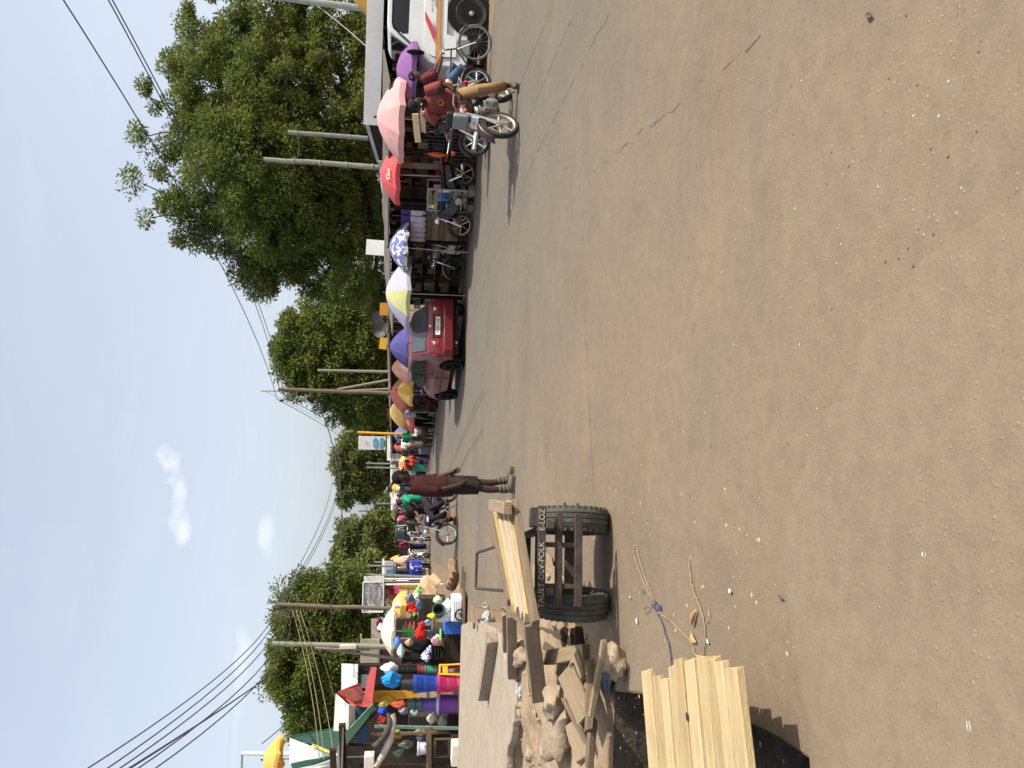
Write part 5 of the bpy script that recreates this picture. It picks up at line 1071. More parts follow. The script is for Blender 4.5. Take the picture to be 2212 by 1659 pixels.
# ---- signboards and roof clutter
t = thing('blank_signboard', 'blank white signboard on the roof behind the blue patterned umbrella', 'signboard', D(835, 536, 25.5)); mk('board', B().box((0, 0, .30), (.46, .03, .62), rotm(0, .03, 0)), white, t); mk('post', B().box((.0, .04, -.3), (.05, .05, .6)), dark_wood, t)
def dish(label, x, y, Y, r, tilt):
    t = thing('satellite_dish', label, 'satellite dish', D(x + 12, y, Y)); R3 = rotm(1.2, tilt, .3)
    mk('reflector', B().lathe([(0, 0), (r * .5, .03), (r * .85, .10), (r, .15), (r, .165), (r * .85, .115), (0, .015)], (0, 0, .25), 24, R3), mat('grey_dish', (.075, .075, .072), rough=.7, var=.2, dust=.2), t)
    mk('mast', B().tube([(0, .05, -.8), (0, .05, .25)], .03, 6), darkmetal, t); mk('feed_arm', B().tube([(0, 0, .2), (-.1, -.35, .15)], .012, 4), steel, t); return t
dish('larger satellite dish facing left on the roof above the red car', 828, 715, 29, .27, -.5); dish('smaller satellite dish turned upward right of the larger one', 822, 690, 29.5, .23, .3)
t = thing('yellow_sign', 'small square yellow sign on the brown roof above the navy umbrella', 'sign', D(838, 742, 36)); mk('board', B().box((0, 0, .2), (.5, .03, .32), rotm(0, .1, 0)), plastic(224, 180, 60), t); mk('post', B().tube([(0, .03, -1), (0, .03, .2)], .03, 5), steel, t)
t = thing('orange_sign', 'orange sign half hidden behind the lilac umbrella', 'sign', D(836, 668, 27)); mk('board', B().box((0, 0, .1), (.4, .03, .26)), plastic(204, 140, 50), t); mk('post', B().tube([(0, .03, -1), (0, .03, .2)], .03, 5), steel, t)
# white hanging sign on its yellow post
Y = 41; t = thing('hanging_sign', 'tall white hanging sign with blue oval badge on a yellow post', 'sign', (D(860, 938, Y).x, Y, 0))
top = D(772, 934, Y); low = D(842, 937, Y); bx0 = D(775, 942, Y); bx1 = D(833, 972, Y); yp = plastic(214, 160, 60)
mk('post', B().tube([(low.x, Y, 0), low, top], .06, 8), yp, t, world=True)
mk('board', B().box(((bx0.x + bx1.x) / 2, Y, (bx0.z + bx1.z) / 2), (abs(bx1.x - bx0.x), .06, abs(bx0.z - bx1.z))), white, t, bev=.01, world=True)
for z in (bx0.z - .06, bx1.z + .06, (bx0.z + bx1.z) / 2): mk('bracket', B().tube([(top.x, Y, z), (bx0.x, Y, z)], .025, 5), yp, t, world=True)
cxm = (bx0.x + bx1.x) / 2; H_ = bx0.z - bx1.z; b3 = plastic(84, 156, 186)
ov = mk('oval_badge', B().lathe([(0, 0), (.26, 0), (.26, .02), (0, .02)], (0, 0, 0), 24, Matrix.Rotation(PI / 2, 3, 'X')), b3, t); ov.location = (cxm - t.location.x, -.035, bx1.z + H_ * .38); ov.scale = (1, 1, .5)
mk('blue_panel', B().box((cxm, Y - .04, bx1.z + H_ * .16), (.54, .02, .15)), b3, t, world=True)
txt('LT', .22, mat('grey_ink', (.3, .3, .3)), t, (cxm - t.location.x, -.05, bx1.z + H_ * .70), (1, 0, 0), (0, 0, 1)); txt('M', .16, white, t, (cxm - t.location.x, -.062, bx1.z + H_ * .38), (1, 0, 0), (0, 0, 1))
mk('footer_line', B().box((cxm, Y - .04, bx1.z + H_ * .05), (.3, .02, .03)), blackpl, t, world=True)
# ---- the red car
def car():
    h = Vector((-.33, .944, 0)); l = Vector((-.944, -.33, 0)); rr = G(1003, 676); o0 = rr + l * .68 + h * 1.28     # middle of the wheelbase
    t = thing('red_car', 'dark red hatchback seen from behind in the middle of the road, sunlit tail', 'car', (o0.x, o0.y, 0), math.atan2(h.y, h.x))
    rp = mat('car_red', (.135, .011, .015), rough=.28, var=.12, scale=2.5, dust=.05, coat=.4, dustc=(.2, .08, .07))
    # body: cross-sections from tail to nose, (x, half width, sill z, belt z)
    def sec(x, w, z0, zb, sh=.92):
        return [Vector((x, y * w, z)) for y, z in ((-.80, z0), (-.97, z0 + .10), (-1, (z0 + zb) * .5), (-sh, zb - .03), (-.80, zb), (0, zb + .015), (.80, zb), (sh, zb - .03), (1, (z0 + zb) * .5), (.97, z0 + .10), (.80, z0))]
    st = [(-1.93, .66, .44, .80), (-1.90, .76, .34, .94), (-1.78, .80, .27, .985), (-1.2, .825, .24, .975), (-.3, .825, .22, .955), (.6, .825, .22, .935), (1.2, .82, .23, .90), (1.65, .78, .26, .80), (1.86, .70, .32, .70), (1.92, .58, .38, .62)]
    mk('body', B().loft([sec(*s) for s in st]), rp, t)
    def gsec(x, w0, w1, z0, z1): return [Vector((x, y, z)) for y, z in ((-w0, z0), (-(w0 + w1) / 2 - .01, (z0 + z1) / 2), (-w1, z1 - .03), (-w1 * .85, z1), (0, z1 + .02), (w1 * .85, z1), (w1, z1 - .03), ((w0 + w1) / 2 + .01, (z0 + z1) / 2), (w0, z0))]
    mk('cabin', B().loft([gsec(-1.80, .74, .70, .95, .965), gsec(-1.32, .75, .60, .94, 1.36), gsec(-1.0, .76, .60, .93, 1.40), (gsec(-.2, .76, .60, .93, 1.425)), gsec(.35, .76, .58, .92, 1.385), gsec(1.05, .74, .68, .90, .925)]), rp, t)
    # glass panels, set just proud
    def panel(pts, nm, m=glassd, th=.012):
        P = [Vector(p) for p in pts]; n = (P[1] - P[0]).cross(P[2] - P[0]).normalized(); c = sum(P, Vector()) / len(P); n = n if n.dot(c - Vector((-.3, 0, .9))) > 0 else -n
        return mk(nm, B().prism([p + n * .012 for p in P], n * th), m, t, bev=.004)
    gl = mat('tinted_glass', (.045, .06, .062), rough=.05, var=.15, spec=.8)
    panel([(-1.735, -.61, 1.005), (-1.735, .61, 1.005), (-1.37, .52, 1.335), (-1.37, -.52, 1.335)], 'rear_window', gl)
    for s in (-1, 1):
        mk('side_window', B().prism([(-1.35, .765 * s, .98), (-.35, .775 * s, .98), (-.35, .655 * s, 1.34), (-.98, .655 * s, 1.33)], (0, .008 * s, .004)), gl, t)
        mk('side_window', B().prism([(-.27, .775 * s, .98), (.82, .775 * s, .975), (.36, .655 * s, 1.31), (-.27, .655 * s, 1.34)], (0, .008 * s, .004)), gl, t)
        mk('headrest', B().box((-1.60, .30 * s, 1.07), (.02, .24, .13), rotm(0, -.84, 0)), mat('grey_headrest', (.24, .24, .21), rough=.9), t, bev=.02)
        tl = mk('tail_light', B().prism([(-1.925, .40 * s, .70), (-1.86, .735 * s, .68), (-1.80, .765 * s, .86), (-1.885, .38 * s, .885)], (-.035, .02 * s, 0)), plastic(225, 26, 18, dust=.0), t, bev=.012)
        mk('reversing_lamp', B().lathe([(0, .03), (.04, .025), (.055, 0)], (-1.955, .47 * s, .79), 12, Matrix.Rotation(-PI / 2, 3, 'Y')), chrome, tl)
        mk('mirror', B().ell((.62, .88 * s, 1.0), (.07, .09, .06), 10, 6), rp, t)
        for x in (-1.27, 1.2): mk('wheel_arch', B().lathe([(0, 0), (.335, 0), (.335, .028), (0, .028)], (x, .800 * s, .31), 22, Matrix.Rotation(-PI / 2 * s, 3, 'X')), mat('arch_black', (.008, .008, .008), rough=.95, spec=.02), t)
        for x in (-1.27, 1.2): wheel(t, (x, .748 * s, .285), .285, .18, mat('dark_rim', (.05, .05, .05), rough=.8, spec=.1), 8, tyre=.36)
        mk('side_strip', B().box((-.05, .828 * s, .52), (2.0, .02, .05)), mat('grimy_strip', (.14, .05, .045), rough=.7), t); mk('door_handle', B().box((-.55, .83 * s, .80), (.16, .03, .035)), blackpl, t, bev=.008)
        mk('door_gap', B().box((-.31, .822 * s, .62), (.012, .012, .62)), blackpl, t)
    mk('bumper', B().loft([[Vector((x, y, z)) for x, z in ((-1.84 + ex, .31), (-2.0 + ex, .34), (-2.02 + ex, .56), (-1.97 + ex, .60), (-1.84 + ex, .60))] for y, ex in ((-.80, .16), (-.66, .03), (-.3, 0), (.3, 0), (.66, .03), (.80, .16))]), rp, t, bev=.015)
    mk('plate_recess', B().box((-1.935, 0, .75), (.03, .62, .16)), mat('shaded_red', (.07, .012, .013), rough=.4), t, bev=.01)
    pl_ = mk('number_plate', B().box((-1.957, 0, .72), (.014, .50, .12)), white, t, bev=.004); txt('7541-16', .115, blackpl, pl_, (-1.966, 0, .72), (0, -1, 0), (0, 0, 1))
    mk('badge', B().lathe([(0, .012), (.035, .01), (.045, 0)], (-1.925, 0, .90), 12, Matrix.Rotation(-PI / 2, 3, 'Y')), chrome, t)
    mk('grab_strip', B().box((-1.945, 0, .845), (.03, .66, .03)), rp, t, bev=.008)
    mk('aerial', B().tube([(-1.2, .2, 1.39), (-1.28, .2, 1.46)], .008, 4), blackpl, t); mk('exhaust', B().tube([(-1.7, .45, .26), (-1.98, .45, .25)], .025, 7), steel, t)
    mk('underbody', B().box((-.05, 0, .24), (3.3, 1.3, .12)), blackpl, t); mk('wiper', B().tube([(-1.74, -.05, 1.0), (-1.60, -.38, 1.13)], .007, 4), blackpl, t)
car()
# ---- parked motorcycles at the kiosks
a = G(1027, 402); c = G(1022, 460); motorcycle('black step-through scooter parked before the plank counter', ((a.x + c.x) / 2, (a.y + c.y) / 2), (-.80, .35), plastic(18, 18, 20), rim=mat('bronze_rim', (.45, .33, .17), rough=.35, metal=.7), scooter=True, group='parked motorcycles on the right')
c = G(1013, 505); motorcycle('red and chrome motorcycle parked left of the black scooter', (c.x + .1, c.y + .2), (-.55, .83), plastic(150, 36, 34), plastic(70, 90, 150), rim=steel, group='parked motorcycles on the right')
c = G(1008, 548); motorcycle('silver motorcycle with a spoked side-on front wheel under the blue patterned umbrella', (c.x + .25, c.y + .12), (-.88, .25), mat('silver_paint', (.42, .42, .43), rough=.3, metal=.6), rim=darkmetal, steer=.2, group='parked motorcycles on the right')
# ---------------------------------------------------------------- left side: stalls full of plastic goods
def L2(cx_, cy_): return ((1250 + .4973 * cx_) / 1.823, (2199 + .4973 * cy_) / 1.823)
def LD(cx_, cy_, Y): return D(*L2(cx_, cy_), Y)
def LB(x0, x1, y0, y1, Y):
    """bottom-centre, width, height of a thing boxed by crop pixels"""
    a = LD(x0, (y0 + y1) / 2, Y); b_ = LD(x1, (y0 + y1) / 2, Y); wd = abs(LD(x1, y0, Y).x - LD(x1, y1, Y).x); z0 = max(0, b_.z)
    return Vector((b_.x, Y, z0)), wd, a.z - z0
def lbucket(label, x0, x1, y0, y1, Y, m, **k):
    c, wd, h = LB(x0, x1, y0, y1, Y); return bucket(label, c, wd / 2, h, m, **k)
def lsack(label, x0, x1, y0, y1, Y, m, seed, dp=.8, **k):
    c, wd, h = LB(x0, x1, y0, y1, Y); return sack(label, c, (wd / 2, wd / 2 * dp, h / 2), m, seed, **k)
def lbox(label, x0, x1, y0, y1, Y, m, dp=.4, name='box', cat='box', group=None, rz=0.0, bev=.01):
    c, wd, h = LB(x0, x1, y0, y1, Y); return crate(label, c, (wd, dp, h), m, rz, name, cat, group, bev)
pv, pbl, ppk, pbk, ptl = plastic(98, 50, 148), plastic(30, 78, 176), plastic(206, 50, 118), plastic(16, 17, 18, dust=.03), plastic(48, 128, 112)
lbucket('large purple barrel bucket standing on the ground, lowest in the purple stack', 962, 1108, 1075, 1230, 19.9, pv, taper=.88)
lbucket('grey-white plastic lid bag wrapped over the large purple bucket', 938, 962, 1078, 1232, 19.9, plastic(176, 170, 176), name='bucket_lid', inverted=True, cat='lid')
lbucket('smaller purple bucket stacked on the large purple one', 822, 938, 1105, 1214, 19.9, plastic(92, 56, 160), inverted=True)
lbucket('dark teal bowl on top of the purple buckets', 768, 822, 1105, 1206, 19.9, plastic(40, 76, 88), inverted=True); lbucket('topmost dark teal bowl of the purple bucket stack', 712, 768, 1110, 1200, 19.9, plastic(36, 66, 78), inverted=True)
c, wd, h = LB(950, 1118, 922, 1060, 19.7); basket('pink latticed laundry basket standing on the ground', c, wd / 2, h, ppk, 30)
c, wd, h = LB(762, 948, 926, 1056, 19.7); basket('blue ribbed laundry basket stacked on the pink one', c, wd / 2, h, pbl, 30, cross=False)
lbucket('dull black tub upside down on the blue laundry basket', 664, 762, 938, 1050, 19.7, pbk, inverted=True)
lsack('bright blue cloth bundle heaped on the black tub', 505, 664, 900, 1012, 19.7, cloth(44, 132, 200), 5, rough=.22); lsack('white cloth bundle beside the bright blue bundle', 500, 640, 828, 905, 19.9, cloth(222, 220, 226), 6)
for i, (x0, x1, m, nm) in enumerate(((855, 945, ptl, 'teal green tub'), (797, 855, plastic(124, 52, 50), 'maroon tub'), (752, 797, pbk, 'lowest black tub'), (716, 752, pbk, 'third black tub from the top'), (680, 716, pbk, 'second black tub from the top'), (644, 680, pbk, 'topmost black tub'))):
    lbucket(nm + ' in the column above the yellow stools', x0, x1, 848, 914, 19.9, m, taper=.9)
def stool(label, c, wd, h, m):
    t = thing('plastic_stool', label, 'stool', c, .2, 'plastic stools')
    mk('seat', B().box((0, 0, h - .02), (wd, wd, .04)), m, t, bev=.01)
    for a in (-1, 1):
        for b_ in (-1, 1): mk('leg', B().tube([(a * wd * .42, b_ * wd * .42, h - .03), (a * wd * .5, b_ * wd * .5, 0)], .022, 6), m, t)
    for a in (-1, 1): mk('side_panel', B().box((0, a * wd * .46, h * .72), (wd * .7, .012, h * .25)), m, t); mk('side_panel', B().box((a * wd * .46, 0, h * .72), (.012, wd * .7, h * .25)), m, t)
    return t
c, wd, h = LB(962, 1128, 832, 915, 19.75); stool('yellow plastic stool at the foot of the tub column', c, wd * .95, h, plastic(228, 190, 60)); stool('red plastic stool peeping out behind the yellow one', c + Vector((-.12, .15, 0)), wd * .9, h * 1.04, plastic(196, 50, 60))
lbucket('upper black barrel behind the patterned bundles', 672, 752, 736, 830, 20.2, pbk); lbucket('lower black barrel behind the patterned bundles', 752, 840, 738, 832, 20.2, pbk); 
lbox('low dark table under the black bowls and bundles', 1005, 1128, 560, 800, 20.1, dark_wood, .7, 'stall_table', 'table')
lsack('left blue and white patterned bundle on the black bowls', 820, 900, 735, 812, 19.8, printed('navy_white_print', S(220, 222, 232), S(60, 72, 140), 22), 8); lsack('right blue and white patterned bundle on the black bowls', 860, 925, 695, 740, 19.8, printed('pale_blue_print', S(224, 226, 236), S(90, 110, 176), 18), 9)
for i in range(4): lbucket(ORD[i] + ' black bowl from the bottom in the nested pile under the patterned bundles', 975 - 24 * i, 1003 - 24 * i, 690, 792, 19.8, pbk, taper=.7, name='plastic_bowl', cat='bowl')
lsack('big black shopping bag hanging at the foot of the wooden pole', 682, 905, 622, 735, 20.3, blackcloth, 11, rough=.12); lsack('torn brown paper bag on top of the black bag', 690, 760, 640, 690, 20.0, cardboard, 12)
lsack('pale turquoise bundle beside the black bag', 630, 692, 690, 782, 20.1, cloth(176, 206, 196), 13); lsack('blue plastic bundle under the white umbrella', 600, 668, 628, 702, 20.2, cloth(84, 116, 186), 14)
lsack('pink and white striped sack on the stall table', 900, 992, 612, 690, 19.8, cloth(226, 172, 168), 15); lsack('dark grey patterned sack beside the striped sack', 860, 1005, 560, 640, 20.1, cloth(44, 52, 66), 16)
o = mk('green_tube', B().lathe([(.0, -.13), (.035, -.13), (.035, .13), (.0, .13)], (0, 0, 0), 12, rotm(0, PI / 2, .2)), plastic(96, 190, 96)); o.location = LD(978, 602, 19.6); tag(o, 'light green plastic tube lying in front of the striped sack', 'tube')
lbox('blue cloth-covered table behind the white foam box', 1000, 1135, 470, 570, 19.4, cloth(62, 104, 186), .6, 'covered_table', 'table')
# handbarrow with white goods
t = thing('flat_barrow', 'low flat wooden barrow carrying the white foam box', 'barrow', (LD(1140, 395, 18.9).x, 18.9, 0)); zt = LD(1142, 395, 18.9).z
mk('deck', B().box((0, 0, zt - .03), (.78, .8, .05)), old_wood, t, bev=.005)
for a in (-1, 1):
    mk('shaft', B().box((.50, .3 * a, zt - .02), (.8, .05, .05), rotm(0, .03, 0)), old_wood, t); wheel(t, (-.05, .36 * a, .14), .14, .06, darkmetal, 5)
mk('axle', B().box((-.05, 0, .14), (.04, .7, .04)), darkmetal, t); mk('leg', B().box((.25, 0, zt / 2 - .03), (.05, .6, zt - .06)), dark_wood, t)
fo = mat('white_foam', (.78, .79, .80), rough=.6, var=.05)
c, wd, h = LB(1056, 1140, 292, 482, 18.9); t = thing('foam_box', 'white ribbed foam box on the flat barrow', 'box', (c.x, c.y, zt)); mk('shell', B().box((0, 0, h / 2), (wd, .42, h)), fo, t, bev=.03)
for k in range(4): mk('rib', B().box((0, -.215, h * (.2 + .2 * k)), (wd * .8, .02, .02)), fo, t, bev=.006)
lsack('white plastic sack heaped on the foam box', 985, 1062, 330, 420, 18.95, cloth(226, 228, 230), 18, rough=.22); lsack('second white plastic sack left of the first on the foam box', 990, 1065, 410, 485, 19.0, cloth(216, 220, 224), 19, rough=.22); lsack('pale yellow-white bag behind the dark green bucket', 915, 990, 300, 360, 19.6, cloth(216, 218, 176), 20)
c = LD(965, 402, 19.0); bucket('dark green bucket lying on its side with the mouth toward the road', (c.x - .12, c.y, c.z), .13, .26, plastic(24, 58, 46), tilt=(0, PI / 2 - .1, -.85))
lsack('bright yellow bag left of the dark green bucket', 868, 945, 436, 475, 19.6, cloth(236, 206, 60), 21); lbox('framed picture leaning behind the barrow', 935, 1000, 462, 505, 19.6, plastic(176, 158, 110), .05, 'picture_frame', 'picture')
# hung clothes and small bags
for i, (lab, x0, x1, y0, y1, Y, m) in enumerate((('red cloth bag hung nearest the pole under the yellow umbrella', 705, 775, 350, 392, 20.2, cloth(190, 34, 32)), ('red and yellow bag hung left of the red one', 715, 790, 392, 442, 20.4, cloth(196, 60, 40)), ('red jacket hung slanting in the middle of the left stalls', 770, 860, 545, 640, 19.6, cloth(192, 36, 32)), ('red cloth folded above the slanting jacket', 795, 855, 500, 545, 19.6, cloth(206, 50, 50)),
        ('light blue bag hung beside the red cloth', 838, 905, 488, 530, 19.9, cloth(140, 170, 190)), ('blue and white striped bag under the yellow umbrella', 775, 835, 335, 400, 20.3, cloth(92, 110, 150)), ('lime green plastic bag on the cardboard heap', 775, 832, 225, 275, 22, cloth(150, 214, 120)), ('white and green bag hanging above the cardboard heap', 765, 830, 275, 332, 22, cloth(206, 224, 206)), ('grey mesh bag above the cardboard heap', 690, 770, 285, 350, 22.5, cloth(110, 122, 138)), ('bright green small bag beside the red bags', 755, 780, 428, 458, 20.3, cloth(90, 190, 60)), ('dark brown bag below the red bags', 735, 795, 440, 480, 20.5, cloth(66, 44, 36)),
        ('orange bag hanging behind the stalls', 740, 790, 575, 610, 21.0, cloth(214, 120, 60)), ('navy cloth bundle in the middle stalls', 880, 960, 640, 670, 20.4, cloth(40, 50, 90)))):
    lsack(lab, x0, x1, y0, y1, Y, m, 30 + i, rough=.25, dp=.6)
for lab, x0, x1, y0, y1, Y, m in (('green wire crate on the middle stall', 682, 765, 540, 605, 20.8, plastic(40, 140, 70)), ('red wire crate right of the green one', 700, 765, 515, 545, 21.0, plastic(200, 60, 56))):
    c, wd, h = LB(x0, x1, y0, y1, Y); t = thing('wire_crate', lab, 'crate', c)
    for z in (0, h * .5, h): mk('hoop', B().tube([(-wd / 2, -.15, z), (wd / 2, -.15, z), (wd / 2, .15, z), (-wd / 2, .15, z), (-wd / 2, -.15, z)], .012, 4), m, t)
    for k in range(6): mk('bar', B().tube([(-wd / 2 + wd * k / 5, -.15, 0), (-wd / 2 + wd * k / 5, -.15, h)], .009, 4), m, t)
    mk('floor', B().box((0, 0, .01), (wd, .3, .015)), m, t)
lbox('long display table under the red and green goods', 905, 1010, 440, 690, 20.9, old_wood, .6, 'stall_table', 'table'); lbox('tall dark shelf stand behind the bags', 800, 1010, 300, 470, 21.6, drk, .4, 'shelf_stand', 'stand'); lbox('dark plank rack behind the black barrels', 840, 1010, 700, 830, 20.7, dark_wood, .3, 'shelf_stand', 'stand')
lbox('dark back rack behind the green crate', 620, 905, 470, 620, 22.0, drk, .1, 'shelf_stand', 'stand')
# cardboard heap
rc = random.Random(8)
for i, (x0, x1, y0, y1, Y) in enumerate(((830, 905, 180, 240, 24), (800, 880, 280, 330, 23), (860, 930, 235, 290, 23), (840, 925, 320, 375, 22.5), (880, 940, 170, 225, 23.5), (900, 950, 260, 320, 22), (800, 845, 225, 280, 24))):
    a = LD(x0, y0, Y); c = LD(x1, y1, Y - .3); c.z = max(c.z, .05)
    board(ORD[i] + ' flattened carton counted from the right in the cardboard heap', a, c, rc.uniform(.4, .7), .03, cardboard, 'flattened_carton', 'flattened cartons', 'carton', up=(rc.uniform(-.5, .5), -1, rc.uniform(.2, .8)), ragged=.04, seed=i)
lsack('brown sack at the foot of the cardboard heap', 900, 980, 330, 390, 22.3, cloth(110, 84, 58), 51); lsack('cream torn paper sack on the cardboard heap', 815, 895, 150, 215, 24.2, cloth(216, 208, 176), 52, rough=.35)
def dirtpile():
    c = LD(985, 210, 21.5); b = B().rock((0, 0, 0), (.6, .6, .2), random.Random(4), rough=.55, n=26, m=16); b.v = [(x, y, max(z, -.02)) for x, y, z in b.v]
    o = mk('rubbish_heap', b, mat('brown_rubbish', (.22, .15, .09), rough=1, var=.5, scale=8, bump=1, bscale=14)); o.location = (c.x, 21.5, 0); tag(o, 'heap of brown rubbish and soil below the cartons', 'heap')
dirtpile()
# umbrellas on the left
def ump2(label, x0, x1, y0, y1, Y, cols, **k):
    c, wd, h = LB(x0, x1, y0, y1, Y); return umbrella(label, (c.x, c.y), wd / 2, c.z, c.z + h, cols, group='market umbrellas on the left side', **k)
ump2('wide cream umbrella between the round pole and the twin pole', 500, 592, 385, 765, 21.0, [canopy(228, 220, 196)], n=8, val=.05, rot=.3)
ump2('yellow umbrella folded low behind the twin pole', 590, 662, 262, 472, 23.5, [canopy(240, 190, 84)], rot=.2, val=.16)
ump2('peach umbrella beside the tricycle on the left', 600, 680, -20, 60, 36, [canopy(240, 176, 150)], rot=.2); ump2('small orange umbrella above the peach one', 575, 630, -25, 35, 38, [canopy(240, 176, 80)], rot=.5)
ump2('bright yellow parasol with a dark logo at the lower left corner of the sky', -430, -300, 1400, 1780, 24.5, [canopy(222, 168, 60)], n=6, rot=.1)
# stall frame nearest the left edge
t = thing('timber_stall', 'dark timber stall with a teal fascia board at the left edge of the picture', 'stall', (LD(1100, 1500, 20).x, 20, 0))
Ys = 19.6
def bar(nm, p, q, wd, m, Y0=Ys, Y1=None, dp=None):
    a = LD(p[0], p[1], Y0); c = LD(q[0], q[1], Y1 or Y0); b = B().tube([a, c], wd / 2 * 1.2, 4); return mk(nm, b, m, t, smooth=False, world=True)
bar('post', (452, 1330), (1128, 1345), .07, mat('green_post', (.10, .22, .17), rough=.6, dust=.3)); bar('post', (330, 1640), (1130, 1645), .09, dark_wood); bar('post', (430, 1395), (1120, 1372), .07, old_wood, 20.2); bar('post', (250, 1475), (700, 1470), .07, dark_wood, 21.2)
bar('rail', (880, 1330), (882, 1650), .14, old_wood); bar('roof_beam', (196, 1312), (205, 1660), .18, dark_wood); bar('roof_beam', (120, 1510), (130, 1700), .16, dark_wood, 19.8); bar('rafter', (205, 1470), (480, 1190), .10, dark_wood, 20.4)
fa = [LD(218, 1385, 19.5), LD(440, 1150, 20.6), LD(458, 1192, 20.6), LD(228, 1478, 19.5)]
mk('fascia_board', B().prism(fa, (0, .04, 0)), plastic(120, 186, 156), t, smooth=False, world=True)
mk('back_wall', B().box((LD(700, 1520, 21.5).x, 21.6, 1.1), (2.6, .05, 2.2)), drk, t, smooth=False, world=True)
mk('roof', B().prism([LD(210, 1340, 19.4), LD(200, 1720, 19.2), LD(150, 1720, 22.2), LD(190, 1320, 22.2)], (0, 0, .03)), mat('dark_tin', (.1, .09, .08)), t, smooth=False, world=True)
def roll(label, p, q, r, m, Y0=19.3, Y1=19.0, seed=1):
    a = LD(*p, Y0); c = LD(*q, Y1); rnd = random.Random(seed); n = 10; P = [a.lerp(c, i / n) + Vector((0, 0, -.12 * math.sin(PI * i / n) + rnd.gauss(0, .012))) - a for i in range(n + 1)]
    o = mk('rolled_tarp', B().tube(P, [r * rnd.uniform(.8, 1.15) for _ in P], 9), m); o.location = a; tag(o, label, 'tarp', 'rolled tarpaulins on the stall front')
roll('dark grey rolled tarpaulin slung under the teal board', (575, 1225), (450, 1500), .075, cloth(70, 68, 66)); roll('pale grey rolled tarpaulin slung nearest the road', (598, 1235), (455, 1650), .085, cloth(176, 174, 168), seed=2)
lbox('white cardboard box on top of the rolled tarpaulin', 372, 450, 1545, 1640, 19.1, mat('white_card', (.62, .58, .5), rough=.8), .3, 'carton', 'carton'); lbox('white carton on the ground at the left edge of the stall', 1060, 1132, 1452, 1618, 19.2, mat('white_card', (.62, .58, .5)), .4, 'carton', 'carton')
t = thing('empty_picture_frame', 'empty pale wooden frame leaning inside the left timber stall', 'frame', LB(920, 1052, 1424, 1572, 19.8)[0]); c, wd, h = LB(920, 1052, 1424, 1572, 19.8)
for a in (-1, 1): mk('stile', B().box((a * wd * .47, 0, h / 2), (.04, .03, h)), old_wood, t)
for z in (.03, h - .03): mk('rail', B().box((0, 0, z), (wd * .9, .03, .05)), old_wood, t)
lbox('rough bench under the wooden frame in the left stall', 1052, 1128, 1380, 1600, 20.0, dark_wood, .5, 'bench', 'bench')
lbucket('white enamel pot on the stall rail', 795, 862, 1450, 1552, 19.7, plastic(206, 204, 214), name='enamel_pot', cat='pot', taper=.9)
lbox('shelf of dim goods inside the left timber stall', 862, 1060, 1360, 1420, 20.6, dark_wood, .4, 'stall_shelf', 'shelf')
for i, (x0, x1, y0, y1, m) in enumerate(((760, 860, 1350, 1400, (150, 130, 120)), (780, 860, 1400, 1440, (90, 96, 120)), (560, 680, 1360, 1420, (180, 150, 60)), (480, 600, 1400, 1460, (96, 50, 46)), (640, 760, 1440, 1500, (110, 116, 100)), (600, 700, 1510, 1570, (70, 84, 76)))):
    lsack('hanging bundle number of dim colour'.replace('number of dim colour', ('tan', 'slate', 'ochre', 'dark red', 'olive', 'dull green')[i] + ' in the dim left timber stall'), x0, x1, y0, y1, 20.8, cloth(*m), 60 + i)
# clothes between stall and red kiosk
for i, (lab, x0, x1, y0, y1, m) in enumerate((('blue shirt hung under the teal board end', 475, 560, 1175, 1235, (50, 70, 180)), ('olive string bag hung beside the blue shirt', 480, 560, 1140, 1178, (150, 150, 90)), ('dark red cloth heap under the teal board', 470, 560, 1240, 1330, (120, 36, 42)), ('red and yellow patterned cloth below the yellow panel', 580, 700, 1130, 1180, (190, 90, 70)), ('grey folded papers under the rolled tarpaulins', 640, 720, 1170, 1230, (160, 150, 150)), ('pale turquoise bag on the bowl stack', 730, 800, 1190, 1235, (170, 200, 190)), ('white and brown sack beside the blue sheet wall', 865, 945, 1230, 1300, (206, 200, 194)), ('white paper heap beside the purple bucket', 945, 1030, 1255, 1330, (170, 160, 150)))):
    lsack(lab, x0, x1, y0, y1, 20.2, cloth(*m), 70 + i, rough=.25)
lbox('dark low bench beside the purple bucket', 1030, 1128, 1240, 1340, 20.3, dark_wood, .5, 'bench', 'bench'); lbox('dark wooden counter behind the purple stack', 720, 1100, 1225, 1345, 21.0, drk, .3, 'counter', 'counter')
# ---- kiosks and buildings behind the left stalls
def quad(nm, pts, m, tt, th=.04, d=(0, 1, 0), smooth=False):
    return mk(nm, B().prism([Vector(p) for p in pts], Vector(d) * th), m, tt, smooth=smooth, world=True)
def corr(nm, a, b_, c, d_, m, tt, n=14, amp=.009):
    n = int(n * 1.6)
    """corrugated sheet a-b (top edge) to d-c (bottom edge)"""
    a, b_, c, d_ = map(Vector, (a, b_, c, d_)); nn = (b_ - a).cross(d_ - a).normalized()
    return mk(nm, B().sheet(lambda u, v: a.lerp(b_, u).lerp(d_.lerp(c, u), v) + nn * amp * math.cos(2 * PI * n * u), n * 4, 2), m, tt, solid=.008, world=True)
redm = plastic(150, 42, 38); bluew = paint(58, 96, 140); creamw = mat('cream_plaster', (.46, .41, .33), rough=.9, var=.18, scale=2, dust=.3)
t = thing('red_gable_kiosk', 'kiosk with red gable, pale tin roof and blue board walls behind the purple buckets', 'kiosk', (LD(1000, 1150, 23).x, 23.5, 0))
corr('roof', LD(145, 1065, 23), LD(128, 1365, 23.4), LD(248, 1370, 22), LD(250, 1160, 21.8), mat('cream_tin', (.58, .55, .48), rough=.6, var=.1, dust=.2), t, 12)
